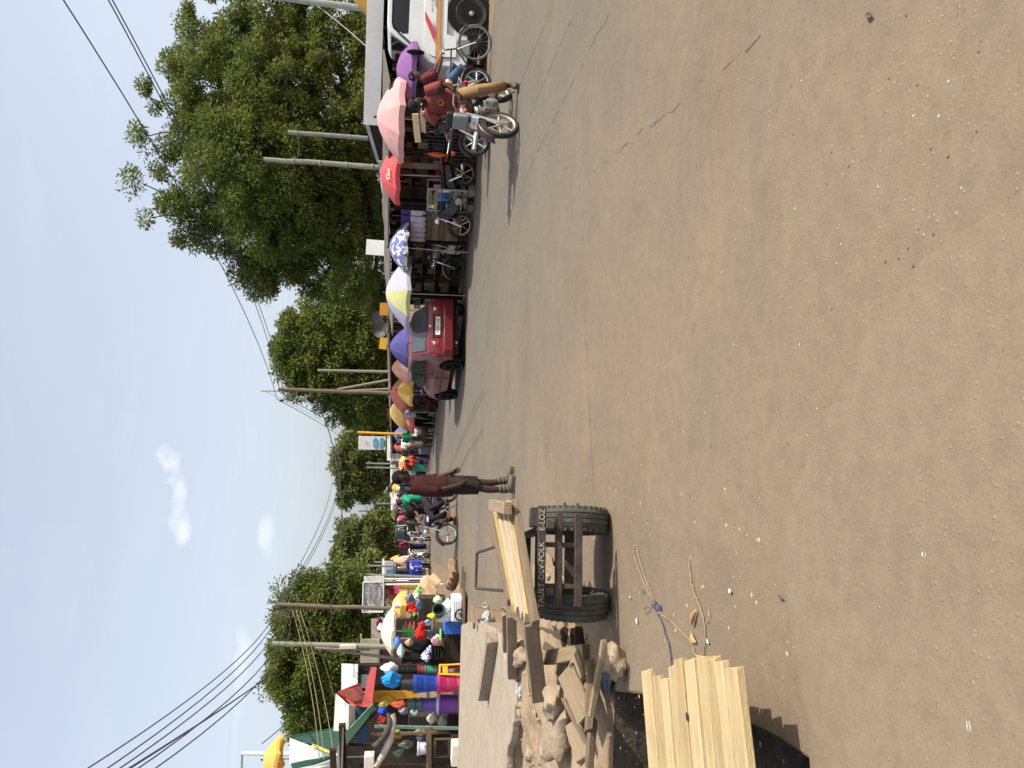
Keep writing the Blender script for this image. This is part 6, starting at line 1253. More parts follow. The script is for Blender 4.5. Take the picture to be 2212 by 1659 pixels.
quad('roof_edge', [LD(250, 1155, 21.75), LD(250, 1375, 22), LD(298, 1375, 22), LD(300, 1165, 21.75)], mat('grey_tin', (.42, .41, .39), rough=.6, dust=.3), t)
quad('barge_board', [LD(158, 1060, 22.2), LD(178, 1062, 22.2), LD(310, 1165, 21.7), LD(298, 1185, 21.7)], redm, t); quad('barge_board', [LD(158, 1060, 22.2), LD(180, 1064, 22.2), LD(345, 1000, 22.4), LD(320, 992, 22.4)], redm, t)
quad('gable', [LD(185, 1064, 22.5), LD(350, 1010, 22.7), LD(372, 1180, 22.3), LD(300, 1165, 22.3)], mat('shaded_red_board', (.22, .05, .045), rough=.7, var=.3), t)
quad('awning', [LD(350, 1175, 21.2), LD(430, 1180, 20.8), LD(468, 865, 21.2), LD(418, 862, 21.8)], redm, t)
for k in range(4): quad('wall_board', [LD(302, 1190 + 68 * k, 22.4), LD(302, 1254 + 68 * k, 22.4), LD(1020, 1254 + 68 * k, 22.4), LD(1020, 1190 + 68 * k, 22.4)], bluew, t)
quad('yellow_panel', [LD(445, 1050, 21.4), LD(440, 1140, 21.4), LD(800, 1100, 21.4), LD(770, 1050, 21.4)], plastic(226, 168, 42), t); quad('yellow_panel', [LD(470, 1120, 21.3), LD(560, 1080, 21.3), LD(640, 1150, 21.3), LD(500, 1165, 21.3)], plastic(212, 152, 40), t)
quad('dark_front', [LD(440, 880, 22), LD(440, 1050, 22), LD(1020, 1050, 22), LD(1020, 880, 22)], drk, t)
t = thing('white_roofed_kiosk', 'kiosk with a bright white corrugated roof behind the blue cloth bundle', 'kiosk', (LD(900, 930, 24).x, 24.5, 0))
corr('roof', LD(192, 832, 25), LD(190, 1045, 25), LD(318, 1000, 23.8), LD(322, 838, 23.8), mat('white_tin', (.72, .73, .74), rough=.45, var=.06), t, 11); corr('wall', LD(345, 920, 24), LD(345, 1062, 24), LD(440, 1062, 24), LD(440, 920, 24), mat('white_tin', (.7, .7, .7)), t, 8)
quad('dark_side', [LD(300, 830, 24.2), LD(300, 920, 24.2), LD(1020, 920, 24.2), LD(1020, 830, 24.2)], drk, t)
for y in (850, 1040): mk('post', B().tube([LD(320, y, 23.9), LD(1000, y, 23.9)], .05, 5), dark_wood, t, world=True)
t = thing('cream_building', 'low cream-plastered building with a maroon lower wall behind the poles', 'building', (LD(900, 700, 27).x, 27, 0))
quad('wall', [LD(345, 640, 26.5), LD(350, 862, 26.5), LD(492, 850, 26.5), LD(492, 640, 26.5)], creamw, t); quad('wall', [LD(425, 480, 27.5), LD(425, 640, 27.5), LD(1000, 640, 27.5), LD(1000, 480, 27.5)], creamw, t)
quad('lower_wall', [LD(492, 640, 26.6), LD(492, 862, 26.6), LD(1010, 862, 26.6), LD(1010, 640, 26.6)], mat('maroon_wall', (.11, .045, .04), rough=.8, var=.3), t)
quad('roof_edge', [LD(338, 600, 26.3), LD(340, 868, 26.3), LD(352, 868, 26.3), LD(350, 600, 26.3)], mat('grey_tin', (.42, .41, .39)), t)
txt('Ago', .22, mat('dark_ink', (.05, .05, .05)), t, LD(640, 505, 27.4) - t.location, (1, 0, 0), (0, 0, 1))
t = thing('green_gable_house', 'white corrugated gable with dark green edges at the far left', 'building', (LD(900, 1560, 24).x, 25, 0))
def GV(x, y, Y): return D(x, y, Y)
corr('gable_sheet', GV(626, 1594, 24), GV(625, 1650, 24), GV(712, 1634, 23.4), GV(716, 1628, 23.4), mat('mint_tin', (.56, .62, .58), rough=.5, var=.1), t, 9)
gm = mat('dark_green_board', (.03, .085, .065), rough=.6, var=.25); quad('roof_slope', [GV(628, 1590, 24), GV(634, 1594, 24), GV(728, 1628, 23.3), GV(735, 1570, 25)], gm, t); quad('barge_board', [GV(628, 1650, 23.9), GV(712, 1634, 23.3), GV(720, 1638, 23.3), GV(634, 1668, 23.9)], gm, t)
quad('yellow_edge', [GV(672, 1612, 23.6), GV(716, 1629, 23.3), GV(720, 1626, 23.3), GV(676, 1607, 23.6)], plastic(190, 180, 80), t); corr('second_sheet', GV(634, 1662, 23.8), GV(640, 1720, 23.8), GV(720, 1720, 23.4), GV(716, 1645, 23.4), mat('mint_tin', (.56, .62, .58)), t, 6)
quad('wall', [GV(735, 1570, 25.2), GV(735, 1720, 25.2), GV(960, 1720, 25.2), GV(960, 1570, 25.2)], drk, t)
# lettered signboard
t = thing('lettered_signboard', 'grey-white signboard reading FAMILY LTD with an oval emblem behind the twin pole', 'signboard', (D(840, 1290, 28).x, 28, 0)); a = D(783, 1322, 28); c = D(829, 1257, 28); sw, sh_ = c.x - a.x, a.z - c.z
mk('board', B().box(((a.x + c.x) / 2, 28, (a.z + c.z) / 2), (sw, .05, sh_)), mat('board_grey', (.50, .51, .52), rough=.6, var=.08, dust=.15), t, bev=.008, world=True)
mk('board_frame', B().tube([(a.x, 27.97, c.z), (c.x, 27.97, c.z), (c.x, 27.97, a.z), (a.x, 27.97, a.z), (a.x, 27.97, c.z)], .02, 4), white, t, world=True)
mx, mz = (a.x + c.x) / 2 - t.location.x, (a.z + c.z) / 2; ink = mat('dark_ink', (.04, .04, .045))
txt('J. FAMILY LTD', .155, ink, t, (mx, -.035, a.z - .10), (1, 0, 0), (0, 0, 1)); txt('AGENT FOR', .11, mat('brown_ink', (.20, .10, .06)), t, (mx + .1, -.035, a.z - .235), (1, 0, 0), (0, 0, 1)); txt('Milcom', .17, mat('brown_ink', (.20, .10, .06)), t, (mx + .12, -.035, mz - .10), (1, .0, .0), (0, 0, 1)); txt('0244 678901 02', .06, ink, t, (mx + .1, -.035, c.z + .06), (1, 0, 0), (0, 0, 1))
ov = mk('oval_emblem', B().lathe([(.24, 0), (.26, 0), (.26, .012), (.24, .012)], (0, 0, 0), 30, Matrix.Rotation(PI / 2, 3, 'X'), closed=True), ink, t); ov.location = (mx + .12, -.04, mz - .10); ov.scale = (1.35, 1, .62)
for x in (a.x + .15, c.x - .1): mk('post', B().tube([(x, 28.05, 0), (x, 28.05, a.z)], .035, 6), white, t, world=True)
t = thing('white_panel_board', 'narrow white lettered board right of the FAMILY LTD sign', 'signboard', (D(850, 1250, 33).x, 33, 0)); quad('board', [D(786, 1257, 33), D(786, 1245, 33), D(830, 1245, 33), D(830, 1257, 33)], white, t); mk('post', B().tube([D(826, 1251, 33.1), D(930, 1251, 33.1)], .04, 5), white, t, world=True)
# poster-covered shop further along
t = thing('poster_shop', 'small white shop covered in orange and blue posters behind the tricycle', 'shop', (D(900, 1235, 46).x, 46, 0))
quad('wall', [D(828, 1212, 46), D(826, 1262, 46), D(940, 1262, 46), D(935, 1212, 46)], white, t); quad('roof', [D(826, 1208, 45.6), D(824, 1266, 45.6), D(828, 1266, 45), D(830, 1208, 45)], tin, t, .1)
for i, (x0, x1, y0, y1, m) in enumerate(((832, 848, 1243, 1252, (226, 150, 60)), (834, 850, 1230, 1242, (84, 160, 206)), (853, 868, 1228, 1242, (196, 196, 190)), (852, 880, 1244, 1258, (230, 160, 50)), (832, 850, 1213, 1228, (206, 200, 200)), (868, 876, 1228, 1236, (60, 110, 190)))): quad('poster', [D(x0, y0, 45.9), D(x0, y1, 45.9), D(x1, y1, 45.9), D(x1, y0, 45.9)], paint(*m), t, .02, (0, -1, 0))
quad('brown_counter', [D(900, 1226, 44), D(900, 1262, 44), D(936, 1262, 44), D(936, 1226, 44)], mat('maroon_wall', (.11, .045, .04)), t)
t = thing('pink_fabric_stall', 'stall hung with dark red and pink cloth beneath the FAMILY LTD sign', 'stall', (D(870, 1270, 30).x, 30, 0))
for i, (x0, x1, y0, y1, m) in enumerate(((832, 850, 1258, 1272, (60, 30, 34)), (832, 852, 1272, 1284, (110, 44, 60)), (846, 862, 1266, 1282, (220, 90, 130)), (838, 850, 1284, 1298, (130, 60, 70)), (862, 900, 1262, 1272, (206, 160, 60)))): quad('hung_cloth', [D(x0, y0, 30 + .1 * i), D(x0, y1, 30 + .1 * i), D(x1, y1 + 2, 30 + .1 * i), D(x1, y0, 30 + .1 * i)], cloth(*m), t, .03)
for y in (1258, 1300): mk('post', B().tube([D(830, y, 30.3), D(925, y, 30.3)], .04, 5), old_wood, t, world=True)
mk('cross_pole', B().tube([D(830, 1256, 30), D(830, 1302, 30)], .04, 5), old_wood, t, world=True)
lsack('purple and maroon cloth bundle on top of the cream umbrella', 465, 515, 480, 560, 22.4, cloth(80, 30, 46), 90); lsack('white-lilac cloth bundle beside it above the cream umbrella', 475, 520, 520, 580, 22.2, cloth(206, 204, 226), 91)
o = mk('lamp_holder', B().lathe([(0, 0), (.09, 0), (.09, .13), (.07, .13), (.07, .02), (0, .02)], (0, 0, 0), 12), white); o.location = LD(655, 368, 21.4); tag(o, 'white cup-shaped fitting on the side of the twin pole', 'fitting')
# ---- poles on the left
def pl2(label, x0, y0, x1, y1, Y, r0, r1, m, **k): return pl(label, x0, y0, x1, y1, Y, r0, r1, m, **k)
tw = pl('tall twin-timbered brown pole beside the signboard', 596, 1306, 930, 1318, 23.5, .06, .055, pole_dark, name='utility_pole')
mk('second_timber', B().tube([(.11, .02, .2), (.10, .02, 4.6)], .035, 6), pole_dark, tw); 
for k in range(3): mk('insulator', B().lathe([(0, .1), (.04, .09), (.05, .05), (.03, .0), (0, 0)], (.12 + .02 * k, -.1 + .1 * k, 4.75 - .16 * k), 8), blackpl, tw); mk('crossarm', B().box((.0, .05, 4.72 - .16 * k), (.32, .05, .05)), pole_dark, tw)
rp_ = pl('round grey wooden pole left of the twin pole, with a leaning strut', 588, 1390, 940, 1400, 21.6, .075, .06, pole_wood, name='utility_pole')
mk('strut', B().tube([(-.45, .1, .3), (.02, .05, 3.3)], .04, 7), pole_wood, rp_); mk('strut', B().tube([(.0, 0, 2.2), (.09, -.05, 3.6)], .035, 7), pole_wood, rp_); mk('meter_box', B().box((.12, -.08, 2.75), (.10, .10, .42)), mat('cream_box', (.55, .5, .4)), rp_, bev=.01); mk('clamp', B().tube([(0, 0, 3.42), (0, 0, 3.50)], .11, 9), darkmetal, rp_)
pl('slim leaning lamp pole behind the rubbish heap', 728, 1240, 935, 1247, 36, .08, .065, mat('grey_pole', (.24, .24, .21)))
for i, (x0, y, x1, Y) in enumerate(((790, 1222, 900, 43), (808, 1214, 880, 48))): pl(('nearer' if i == 0 else 'farther') + ' thin pole beside the poster shop', x0, y, x1, y + 2, Y, .06, .05, mat('grey_pole', (.24, .24, .21)))
wp_ = pl('white pole with a small crossbar above the green gable', 522, 1627, 640, 1629, 26, .07, .06, white); mk('crossbar', B().box((0, 0, 6.05), (.6, .04, .06)), steel, wp_)
# ---- poles on the right and in the distance
ep = pl('tall electricity pole with forked struts right of the street', 601, 841, 858, 850, 38, .095, .08, pole_dark, name='utility_pole')
tp = ep.location; zt_ = D(601, 841, 38).z
mk('mast_tip', B().tube([(0, 0, zt_ - .3), (-.02, 0, zt_ + .75)], .04, 6), steel, ep); mk('strut', B().tube([(1.05, .2, .1), (.12, .05, 4.4)], .06, 6), pole_wood, ep); mk('strut', B().tube([(.35, .2, .1), (.05, .05, 4.2)], .06, 6), pole_wood, ep)
for k, z in enumerate((zt_ - .25, zt_ - 1.05)): mk('crossarm', B().tube([(.0, 0, z - .5), (-.42, 0, z)], .04, 5), pole_dark, ep); mk('crossarm', B().tube([(.0, 0, z - .6), (.32, 0, z - .25)], .035, 5), pole_dark, ep); mk('insulator', B().ell((-.44, 0, z + .1), (.06, .06, .09), 8, 6), blackpl, ep)
pl('thin straight pole right of the forked electricity pole', 686, 800, 850, 803, 37, .07, .06, pole_wood)
FP = [(752, 906, 842, 58, 'first'), (770, 921, 842, 62, 'second'), (735, 932, 845, 66, 'third'), (790, 1001, 850, 60, 'fourth'), (792, 1010, 850, 64, 'fifth'), (745, 1014, 850, 75, 'sixth'), (760, 1032, 850, 78, 'seventh'), (738, 1036, 850, 82, 'eighth'), (775, 1044, 850, 85, 'ninth'), (765, 1060, 852, 88, 'tenth'), (755, 1088, 852, 95, 'eleventh')]
for (x0, y, x1, Y, nm) in FP: pl(nm + ' thin grey pole from the right in the distant row behind the umbrellas', x0, y, x1, y + 1, Y, .075, .06, mat('grey_pole', (.24, .24, .21)))
fp = pl('distant pylon pole with crossarms in the gap between the trees', 775, 1104, 850, 1104, 120, .10, .08, darkmetal, name='utility_pole')
for z in (4.6, 5.2, 5.8): mk('crossarm', B().box((0, 0, z), (1.5, .08, .08)), darkmetal, fp)
# ---- buildings along the right, farther off
t = thing('brown_roofed_building', 'long low building with a maroon tin roof behind the umbrellas on the right', 'building', (D(850, 850, 52).x, 52, 0))
rt_ = mat('maroon_tin', (.19, .115, .105), rough=.6, var=.15, dust=.25); a, b_, c, d_ = D(826, 740, 50), D(829, 908, 53), D(846, 914, 51), D(846, 735, 48)
corr('roof', a, b_, c, d_, rt_, t, 30, .02); quad('wall', [Vector((c.x, c.y + .4, c.z - .1)), Vector((d_.x, d_.y + .4, d_.z - .1)), Vector((d_.x, d_.y + .4, 0)), Vector((c.x, c.y + .4, 0))], drk, t); quad('gable', [b_, c, Vector((c.x, c.y + 3, c.z)), ], dark_wood, t, .05)
t = thing('grey_block_shop', 'grey plastered shop with a white handwritten notice board left of the hanging sign', 'shop', (D(860, 950, 60).x, 60, 0))
quad('wall', [D(843, 912, 60), D(843, 990, 61), D(915, 990, 61), D(915, 912, 60)], mat('grey_plaster', (.36, .37, .37), rough=.9, var=.12), t); quad('roof', [D(836, 908, 59), D(836, 995, 60), D(843, 995, 59.5), D(843, 908, 58.5)], tin, t)
nb = quad('notice_board', [D(847, 962, 59.4), D(847, 988, 59.8), D(872, 988, 59.8), D(872, 962, 59.4)], white, t, .05, (0, -1, 0)); txt('AGRO MX', .30, ink, t, D(853, 975, 59.2) - t.location, (1, 0, 0), (0, 0, 1)); txt('0245 61', .26, ink, t, D(862, 975, 59.2) - t.location, (1, 0, 0), (0, 0, 1))
quad('door', [D(858, 925, 59.6), D(858, 938, 59.6), D(905, 938, 59.6), D(905, 925, 59.6)], drk, t, .05, (0, -1, 0))
for i, (x0, y0, y1, Y, m, lb) in enumerate(((843, 990, 1040, 72, (190, 186, 178), 'pale flat-roofed shop behind the standing man'), (842, 1040, 1070, 84, (206, 206, 206), 'white shop with a stepped roof left of the standing man'), (844, 1068, 1100, 98, (180, 176, 166), 'far grey shop past the pink and yellow umbrella'), (850, 1176, 1215, 105, (70, 60, 52), 'dark low shed under the round far tree'))):
    t = thing('street_shop', lb, 'shop', (D(860, (y0 + y1) / 2, Y).x, Y, 0)); w0 = paint(*m)
    quad('wall', [D(x0 + 4, y0, Y), D(x0 + 4, y1, Y), D(920, y1, Y), D(920, y0, Y)], w0, t, .1); quad('roof', [D(x0, y0 - 2, Y - 1), D(x0, y1 + 2, Y - 1), D(x0 + 4, y1 + 2, Y - 1.5), D(x0 + 4, y0 - 2, Y - 1.5)], tin, t, .3)
    for k in range(2): ya = y0 + (y1 - y0) * (.2 + .45 * k); quad('door', [D(855, ya, Y - .1), D(855, ya + (y1 - y0) * .25, Y - .1), D(900, ya + (y1 - y0) * .25, Y - .1), D(900, ya, Y - .1)], drk, t, .05, (0, -1, 0))
# far truck under the tree
t = thing('far_truck', 'brown open truck parked under the round tree at the end of the road', 'truck', (D(866, 1180, 100).x, 100, 0)); mk('bed', B().box((.3, 0, 1.5), (2.4, 2, 1.0)), mat('rust_bed', (.25, .12, .06), rough=.8), t, bev=.05); mk('cab', B().box((-1.4, 0, 1.4), (1.0, 2, 1.7)), darkmetal, t, bev=.1); mk('chassis', B().box((0, 0, .75), (4, 1.6, .3)), darkmetal, t)
for x in (-1.3, 1.0): wheel(t, (x, -.9, .45), .45, .3, darkmetal, 5)
# ---------------------------------------------------------------- motorcycles, tricycles and people in the street
def tricycle(label, loc, heading, body, s=1.0):
    """cargo motor tricycle: curved windscreen on a motorcycle front, cargo tub behind"""
    t = thing('motor_tricycle', label, 'tricycle', (loc[0], loc[1], 0), math.atan2(heading[1], heading[0]), 'motor tricycles in the street'); t.scale = (s, s, s)
    wheel(t, (1.0, 0, .28), .28, .11, steel, 6)
    for y in (-.48, .48): wheel(t, (-.75, y, .28), .28, .13, steel, 6)
    for y in (-.09, .09): mk('fork', B().tube([(1.0, y, .28), (.80, y, .95)], .022, 6), chrome, t)
    b = B(); b.sheet(lambda u, v: (1.0 + .34 * math.cos(.3 + 2.2 * u), (v - .5) * .16, .28 + .34 * math.sin(.3 + 2.2 * u)), 8, 2); mk('mudguard', b, body, t, solid=.006)
    mk('leg_shield', B().sheet(lambda u, v: (.88 - .25 * (2 * u - 1) ** 2, (u - .5) * .96, .42 + .55 * v), 10, 4), body, t, solid=.02)
    mk('windscreen', B().sheet(lambda u, v: (.86 - .25 * (2 * u - 1) ** 2 - .25 * v, (u - .5) * (.98 - .1 * v), .97 + .62 * v), 10, 4), glassd, t, solid=.01)
    mk('screen_frame', B().tube([(.61, -.48, .97), (.37, -.43, 1.58), (.60, 0, 1.62), (.37, .43, 1.58), (.61, .48, .97)], .016, 5), chrome, t)
    mk('headlight', B().ell((.93, 0, .82), (.06, .09, .09), 12, 8), chrome, t); mk('handlebar', B().tube([(.55, -.38, 1.02), (.72, 0, 1.0), (.55, .38, 1.02)], .014, 6), chrome, t)
    mk('seat', B().box((.05, 0, .72), (.5, .34, .12)), blackpl, t, bev=.03); mk('fuel_tank', B().ell((.42, 0, .74), (.24, .15, .13), 12, 8), body, t)
    mk('chassis', B().box((-.1, 0, .40), (1.8, .3, .1)), darkmetal, t); mk('engine', B().box((.35, 0, .42), (.32, .26, .26)), steel, t, bev=.02)
    mk('cargo_floor', B().box((-.78, 0, .60), (1.25, 1.05, .05)), body, t)
    for y in (-.52, .52): mk('cargo_side', B().box((-.78, y, .80), (1.25, .03, .38)), body, t)
    for x in (-.17, -1.39): mk('cargo_side', B().box((x, 0, .80), (.03, 1.05, .38)), body, t)
    mk('canopy', B().box((-.0, 0, 1.66), (1.0, 1.02, .03)), blackpl, t, bev=.01)
    for y in (-.46, .46): mk('canopy_post', B().tube([(-.4, y, .98), (-.4, y, 1.65)], .014, 5), darkmetal, t)
    return t
c = G(912, 1156); tricycle('black motor tricycle facing the camera in the middle of the street', (c.x, c.y + .9), (.12, -1), plastic(20, 20, 22))
c = G(930, 1243); tricycle('blue cargo tricycle with a green-tinted windscreen on the left of the street', (c.x, c.y + .6), (.45, -1), plastic(34, 40, 150))
cf = G(990, 1154); hv = Vector((-.80, -.60, 0)); cm = cf - hv * .63
motorcycle('dark blue motorcycle coming toward the camera left of the standing man', (cm.x, cm.y), hv, plastic(24, 28, 62), rim=chrome, group='motorcycles in the middle of the street', steer=-.1)
person('rider in a black top steering the dark blue motorcycle', (cm.x, cm.y), hv, {**SIT, 'anR': (.05, -.22, .12), 'toR': (.2, -.24, .06), 'knR': (.2, -.2, .55)}, 1.0, cloth(24, 22, 26), cloth(34, 34, 40), sk=skin2, shoes=cloth(110, 70, 50), sleeve=.4)
pb = cm - hv * .30; pb2 = person('passenger in a green shirt and patterned cap behind the black-topped rider', (pb.x, pb.y), hv, {**SIT, 'wrL': (.25, .24, 1.0), 'haL': (.3, .22, .96), 'wrR': (.25, -.24, 1.0), 'haR': (.3, -.22, .96)}, 1.03, cloth(34, 138, 106), cloth(40, 38, 44), cap=cloth(170, 160, 190), sleeve=.45, dz=.06)
c2 = G(972, 1092); motorcycle('black motorcycle with a white-striped fairing stopped behind the green-shirted passenger', (c2.x + .2, c2.y + .9), (-.35, -.94), plastic(30, 30, 34), plastic(206, 206, 206), group='motorcycles in the middle of the street', scooter=True)
person('helmeted rider in dark clothes on the white-striped motorcycle', (c2.x + .2, c2.y + .9), (-.35, -.94), SIT, 1.0, cloth(40, 42, 56), cloth(50, 52, 66), cap=plastic(30, 30, 34), sleeve=.9)
c3 = G(956, 1076); motorcycle('grey motorcycle half hidden behind the standing man', (c3.x + .2, c3.y + 1.0), (-.2, -.98), plastic(90, 94, 100), group='motorcycles in the middle of the street')
person('rider in black with a pale helmet behind the standing man', (c3.x + .2, c3.y + 1.0), (-.2, -.98), SIT, 1.0, cloth(30, 30, 34), cloth(40, 40, 46), cap=plastic(190, 190, 196))
c4 = G(930, 1206); motorcycle('black and white motorcycle right of the blue cargo tricycle', (c4.x, c4.y + .5), (.3, -.95), plastic(190, 190, 192), group='motorcycles in the middle of the street')
motorcycle('second dark motorcycle parked right of the blue cargo tricycle', (c4.x + .75, c4.y + .9), (.1, -1), plastic(60, 62, 70), group='motorcycles in the middle of the street')
c5 = G(926, 1222); person('man in a white shirt bending over beside the blue tricycle', (c5.x + .35, c5.y - .1), (-.1, -1), BEND, 1.0, cloth(206, 202, 212), cloth(60, 60, 72))
person('person in a dark red top behind the bending man', (c5.x + .7, c5.y + 1.2), (-.6, -.8), None, .98, cloth(130, 40, 56), cloth(40, 44, 70))
CR = [  # photo foot pixel, facing, pose, shirt, legs, skirt, label
 (941, 896, (-1, -.3), STEP, (150, 176, 196), (30, 34, 44), None, 'walker in a pale blue shirt and dark trousers left of the red car'),
 (944, 880, (.6, -.8), BEND, (120, 56, 70), None, (70, 60, 50), 'woman in a maroon top bending over goods beside the red car'),
 (938, 914, (-.4, -1), None, (26, 26, 30), (24, 24, 28), None, 'figure dressed in black under the red umbrella'),
 (936, 932, (.3, -1), SEATED, (220, 214, 198), None, (90, 80, 70), 'seated vendor in a cream wrap below the blue umbrella'),
 (934, 946, (-.3, -1), None, (30, 112, 78), (70, 64, 60), None, 'shopper in a green and white top below the hanging sign'),
 (932, 960, (.4, -1), None, (226, 216, 200), None, (110, 96, 90), 'woman in a cream blouse left of the green-topped shopper'),
 (928, 978, (-.7, .7), STEP, (22, 22, 26), (36, 32, 34), None, 'man in black with a white-striped back walking along the right kerb'),
 (924, 996, (.2, -1), SEATED, (190, 70, 60), None, (60, 60, 90), 'seated trader in a red top beside the coloured basins'),
 (921, 1010, (.5, -1), BEND, (230, 110, 50), None, (60, 70, 110), 'trader in orange leaning over the basins'),
 (920, 1022, (-.3, -1), SEATED, (206, 206, 210), (60, 60, 64), None, 'seated man in a white shirt right of the standing man'),
 (946, 862, (-.5, -1), SEATED, (66, 60, 60), None, (96, 50, 40), 'seated vendor in brown close to the red car bonnet'),
 (905, 1062, (.1, -1), STEP, (60, 60, 66), (40, 40, 50), None, 'walker in grey far behind the standing man'),
 (903, 1074, (-.2, -1), None, (180, 176, 170), (50, 50, 60), None, 'walker in a pale shirt in the far crowd'),
 (900, 1090, (.2, -1), STEP, (70, 30, 40), None, (40, 40, 70), 'woman in a dark wrapper in the far crowd'),
 (898, 1106, (-.2, -1), None, (214, 130, 60), (60, 50, 50), None, 'person in an orange shirt in the far crowd'),
 (897, 1118, (.3, -1), STEP, (206, 80, 120), None, (70, 50, 60), 'woman in pink walking behind the motorcycles'),
 (900, 1132, (-.1, -1), None, (40, 42, 50), (44, 44, 54), None, 'dark figure right of the black tricycle'),
 (893, 1122, (.1, 1), STEP, (200, 200, 204), (40, 44, 60), None, 'distant walker in white beyond the black tricycle'),
 (890, 1098, (.1, -1), None, (90, 110, 150), (50, 50, 60), None, 'distant person in blue in the crowd'),
 (930, 905, (.2, -1), SEATED, (150, 120, 60), None, (80, 60, 40), 'seated vendor in ochre deep under the yellow umbrella'),
 (926, 952, (-.4, -1), None, (96, 70, 110), (40, 40, 44), None, 'tall person in purple behind the cream blouse'),
 (922, 968, (.4, -1), None, (160, 60, 50), (50, 50, 50), None, 'person in a red top deep under the dark red umbrella'),
 (935, 888, (.8, -.5), SEATED, (190, 180, 60), None, (50, 60, 40), 'vendor in yellow seated beside the bending woman'),
 (905, 1046, (-.5, -1), None, (54, 84, 120), (40, 40, 40), None, 'person in a blue shirt just past the coloured basins'),
]
for i, (x, y, fc, po, sh, lg, sk_, lb) in enumerate(CR):
    p = G(x, y); person(lb, (p.x, p.y), fc, po, .96 + .03 * (i % 3), cloth(*sh), cloth(*lg) if lg else None, skirt=cloth(*sk_) if sk_ else None, shoes=cloth(50, 44, 40), group='people in the street', sk=skin if i % 2 else skin2)
# goods laid out along the right kerb in front of the vendors
rk = random.Random(77); gc = [('teal', (44, 140, 120)), ('purple', (130, 50, 140)), ('orange', (226, 96, 40)), ('blue', (60, 90, 170)), ('red', (180, 46, 44)), ('silver', (170, 170, 170)), ('brown', (110, 80, 56)), ('dark green', (40, 60, 50)), ('white', (214, 214, 214)), ('yellow', (226, 186, 66)), ('grey', (120, 120, 120)), ('tan', (180, 140, 96))]
nb_ = {}
KG = [(922, 1002, 'teal', 1.5), (919, 1016, 'purple', 1.5), (924, 990, 'orange', 1.0), (936, 905, 'silver', 1), (938, 884, 'yellow', 1), (940, 872, 'red', 1), (933, 922, 'brown', 1), (933, 938, 'white', 1), (930, 954, 'tan', 1), (931, 940, 'dark green', .9), (929, 970, 'grey', 1), (926, 985, 'blue', .9), (934, 910, 'brown', .9), (937, 893, 'grey', .9), (928, 962, 'white', .8), (921, 1008, 'blue', 1), (932, 928, 'silver', .9)]
for i, (x, y, cn, sz) in enumerate(KG):
    p = G(x, y); m = plastic(*dict(gc)[cn]); hh = rk.uniform(.35, .6) * sz
    nb_[cn] = nb_.get(cn, 0) + 1; lb = cn + ' ' + ('basin' if i % 2 else 'chest') + ', ' + ('first' if nb_[cn] == 1 else 'second') + ' of its colour along the kerb left of the red car'
    if i % 2: bucket(lb, (p.x, p.y + .5, 0), .32 * sz, hh, m, group='goods along the right kerb', name='goods_basin', cat='basin')
    else: crate(lb, (p.x, p.y + .5, 0), (.6 * sz, .5, hh), m, rk.uniform(-.3, .3), 'goods_chest', 'chest', 'goods along the right kerb', .03)
for i in range(6):
    a = edgeR[5 + i // 3]; s0 = Vector((-.3 - 1.0 * i, 33 + 4.0 * i, 0)); t = thing('vendor_table', ORD[i] + ' low wooden vendor table from the red car along the right kerb', 'table', s0 + Vector((.9, 0, 0)), .3, 'vendor tables'); mk('top', B().box((0, 0, .62), (1.5, .8, .05)), old_wood, t)
    for x in (-.65, .65):
        for y in (-.33, .33): mk('leg', B().box((x, y, .3), (.06, .06, .6)), dark_wood, t)
    for k in range(5):
        cn, cc = rk.choice(gc); o = mk('goods_pile', B().rock((0, 0, .1), (.13, .13, rk.uniform(.1, .2)), rk, rough=.25), cloth(*cc)); o.location = s0 + Vector((.9 + (k - 2) * .27, rk.uniform(-.2, .2), .645)); tag(o, ORD[k] + ' goods pile from the left on the ' + ORD[i] + ' vendor table past the red car', 'goods', 'goods on vendor tables')
# dark back row of stalls behind the vendors
t = thing('market_shed', 'continuous dark market shed behind the vendors under the umbrellas on the right', 'shed', (2.2, 40, 0))
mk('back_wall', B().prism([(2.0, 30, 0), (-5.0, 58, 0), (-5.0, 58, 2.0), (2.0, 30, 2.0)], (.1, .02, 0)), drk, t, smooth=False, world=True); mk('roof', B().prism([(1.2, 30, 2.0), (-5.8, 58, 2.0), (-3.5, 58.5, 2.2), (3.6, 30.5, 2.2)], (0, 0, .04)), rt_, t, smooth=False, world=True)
for k in range(8): p = Vector((1.3, 30.2, 0)).lerp(Vector((-5.6, 57.8, 0)), k / 7); mk('post', B().box((p.x, p.y, 1), (.09, .09, 2)), dark_wood, t, world=True)
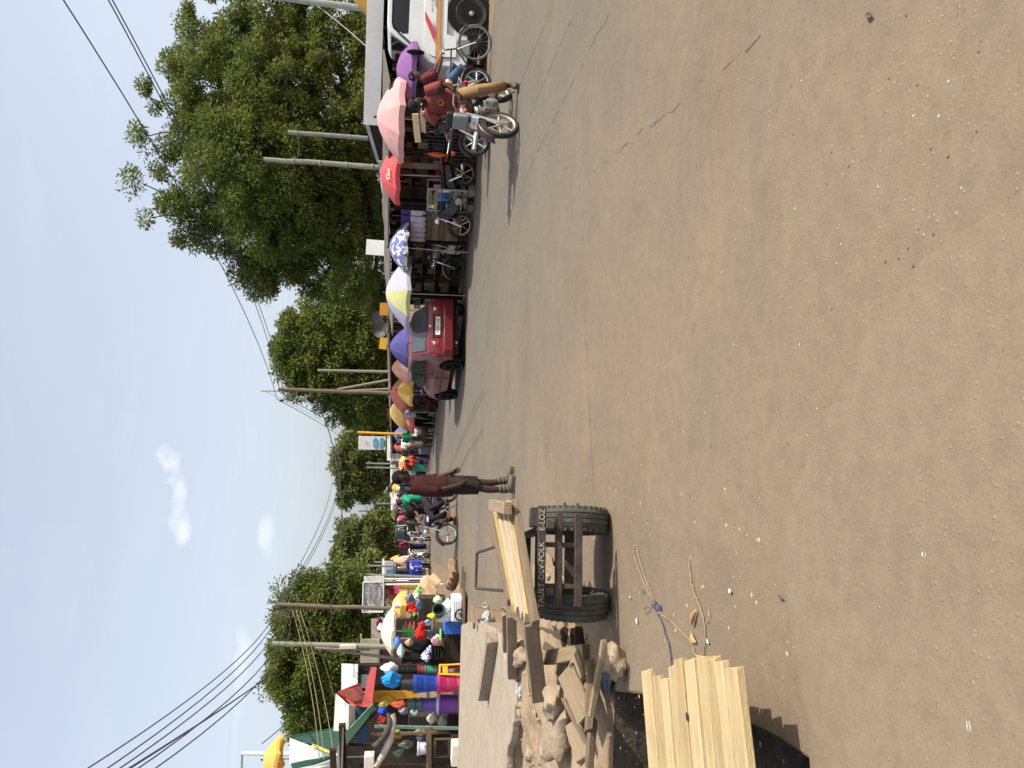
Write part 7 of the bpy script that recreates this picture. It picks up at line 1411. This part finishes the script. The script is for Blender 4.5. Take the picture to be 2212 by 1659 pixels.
# ---------------------------------------------------------------- overhead cables
CB = [((598, 860, 38), (60, -120, 14), .5, .013, 'cable from the forked pole rising over the big neem tree, leftmost of three'), ((606, 852, 38), (180, -100, 14), .5, .012, 'cable from the forked pole over the big neem tree, middle of three'), ((612, 850, 38), (205, -70, 14.5), .5, .012, 'cable from the forked pole over the big neem tree, rightmost of three'),
 ((598, 862, 38), (762, 975, 80), .6, .016, 'upper cable running down the street from the forked pole'), ((622, 862, 38), (772, 965, 78), .6, .016, 'lower cable running down the street from the forked pole'), ((566, 842, 38), (752, 965, 82), .9, .008, 'faint top cable running down the street from the pole tip'),
 ((690, 876, 44), (730, 1240, 36), .55, .026, 'thick black cable spanning the street to the lamp pole'), ((730, 1240, 36), (712, 1306, 23.5), .12, .016, 'black cable from the lamp pole to the twin pole'), ((712, 1306, 23.5), (690, 1392, 21.6), .15, .012, 'dark cable between the twin pole and the round pole'),
 ((600, 1300, 23.5), (706, 955, 62), .9, .012, 'highest thin cable from the twin pole across the street'), ((604, 1302, 23.5), (712, 950, 62), 1.1, .012, 'middle thin cable from the twin pole across the street'), ((612, 1304, 23.5), (720, 960, 66), 1.0, .012, 'lowest thin cable from the twin pole across the street'),
 ((600, 1312, 23.5), (150, 1685, 11), .45, .010, 'topmost of the cables fanning from the twin pole to the lower left'), ((604, 1314, 23.5), (195, 1685, 11), .45, .010, 'second of the cables fanning from the twin pole to the lower left'), ((612, 1316, 23.5), (222, 1685, 11), .5, .010, 'third of the cables fanning from the twin pole to the lower left'),
 ((618, 1318, 23.5), (262, 1685, 11), .6, .010, 'fourth of the cables fanning from the twin pole to the lower left'), ((622, 1320, 23.5), (300, 1685, 11), .65, .010, 'lowest of the cables fanning from the twin pole to the lower left'), ((600, 1445, 30), (215, 1700, 11.5), .1, .018, 'thick dark cable crossing the fan of thin cables on the left'),
 ((566, 1606, 24.5), (640, 1540, 32), .05, .014, 'short cable from the yellow parasol into the left tree')]
for a, b_, sg, r, lb in CB: cable(lb, D(*a), D(*b_), sg, r)
for i, (a, b_) in enumerate((((632, 1318, 23.4), (690, 1640, 22)), ((640, 1318, 23.4), (700, 1640, 22)), ((648, 1318, 23.4), (722, 1640, 22)), ((655, 1318, 23.4), (735, 1560, 24)))): cable(ORD[i] + ' sagging yellowish cable from the top in front of the left tree', D(*a), D(*b_), .1, .012, wire_y, 'sagging cables on the left')
cable('grey cable slanting down over the shop roof at the upper right', D(640, -20, 24), D(812, 120, 21), .1, .012, mat('grey_cable', (.3, .3, .3)))
cable('dark cable from the knotted pole toward the upper right', D(650, 345, 25), D(520, -30, 20), .3, .01)
cable('dark cable joining the two poles behind the red umbrella', D(640, 345, 25), D(640, 290, 25.5), .08, .01)
# antenna seen over the trees
t = thing('antenna_mast', 'thin white antenna mast between the two largest trees', 'antenna', (D(700, 599, 60).x, 60, 0)); a = D(608, 600, 60); mk('mast', B().tube([(0, 0, 0), (0, 0, a.z)], .05, 6), white, t); mk('aerial', B().box((.12, 0, a.z - 1.4), (.25, .1, .5)), white, t)
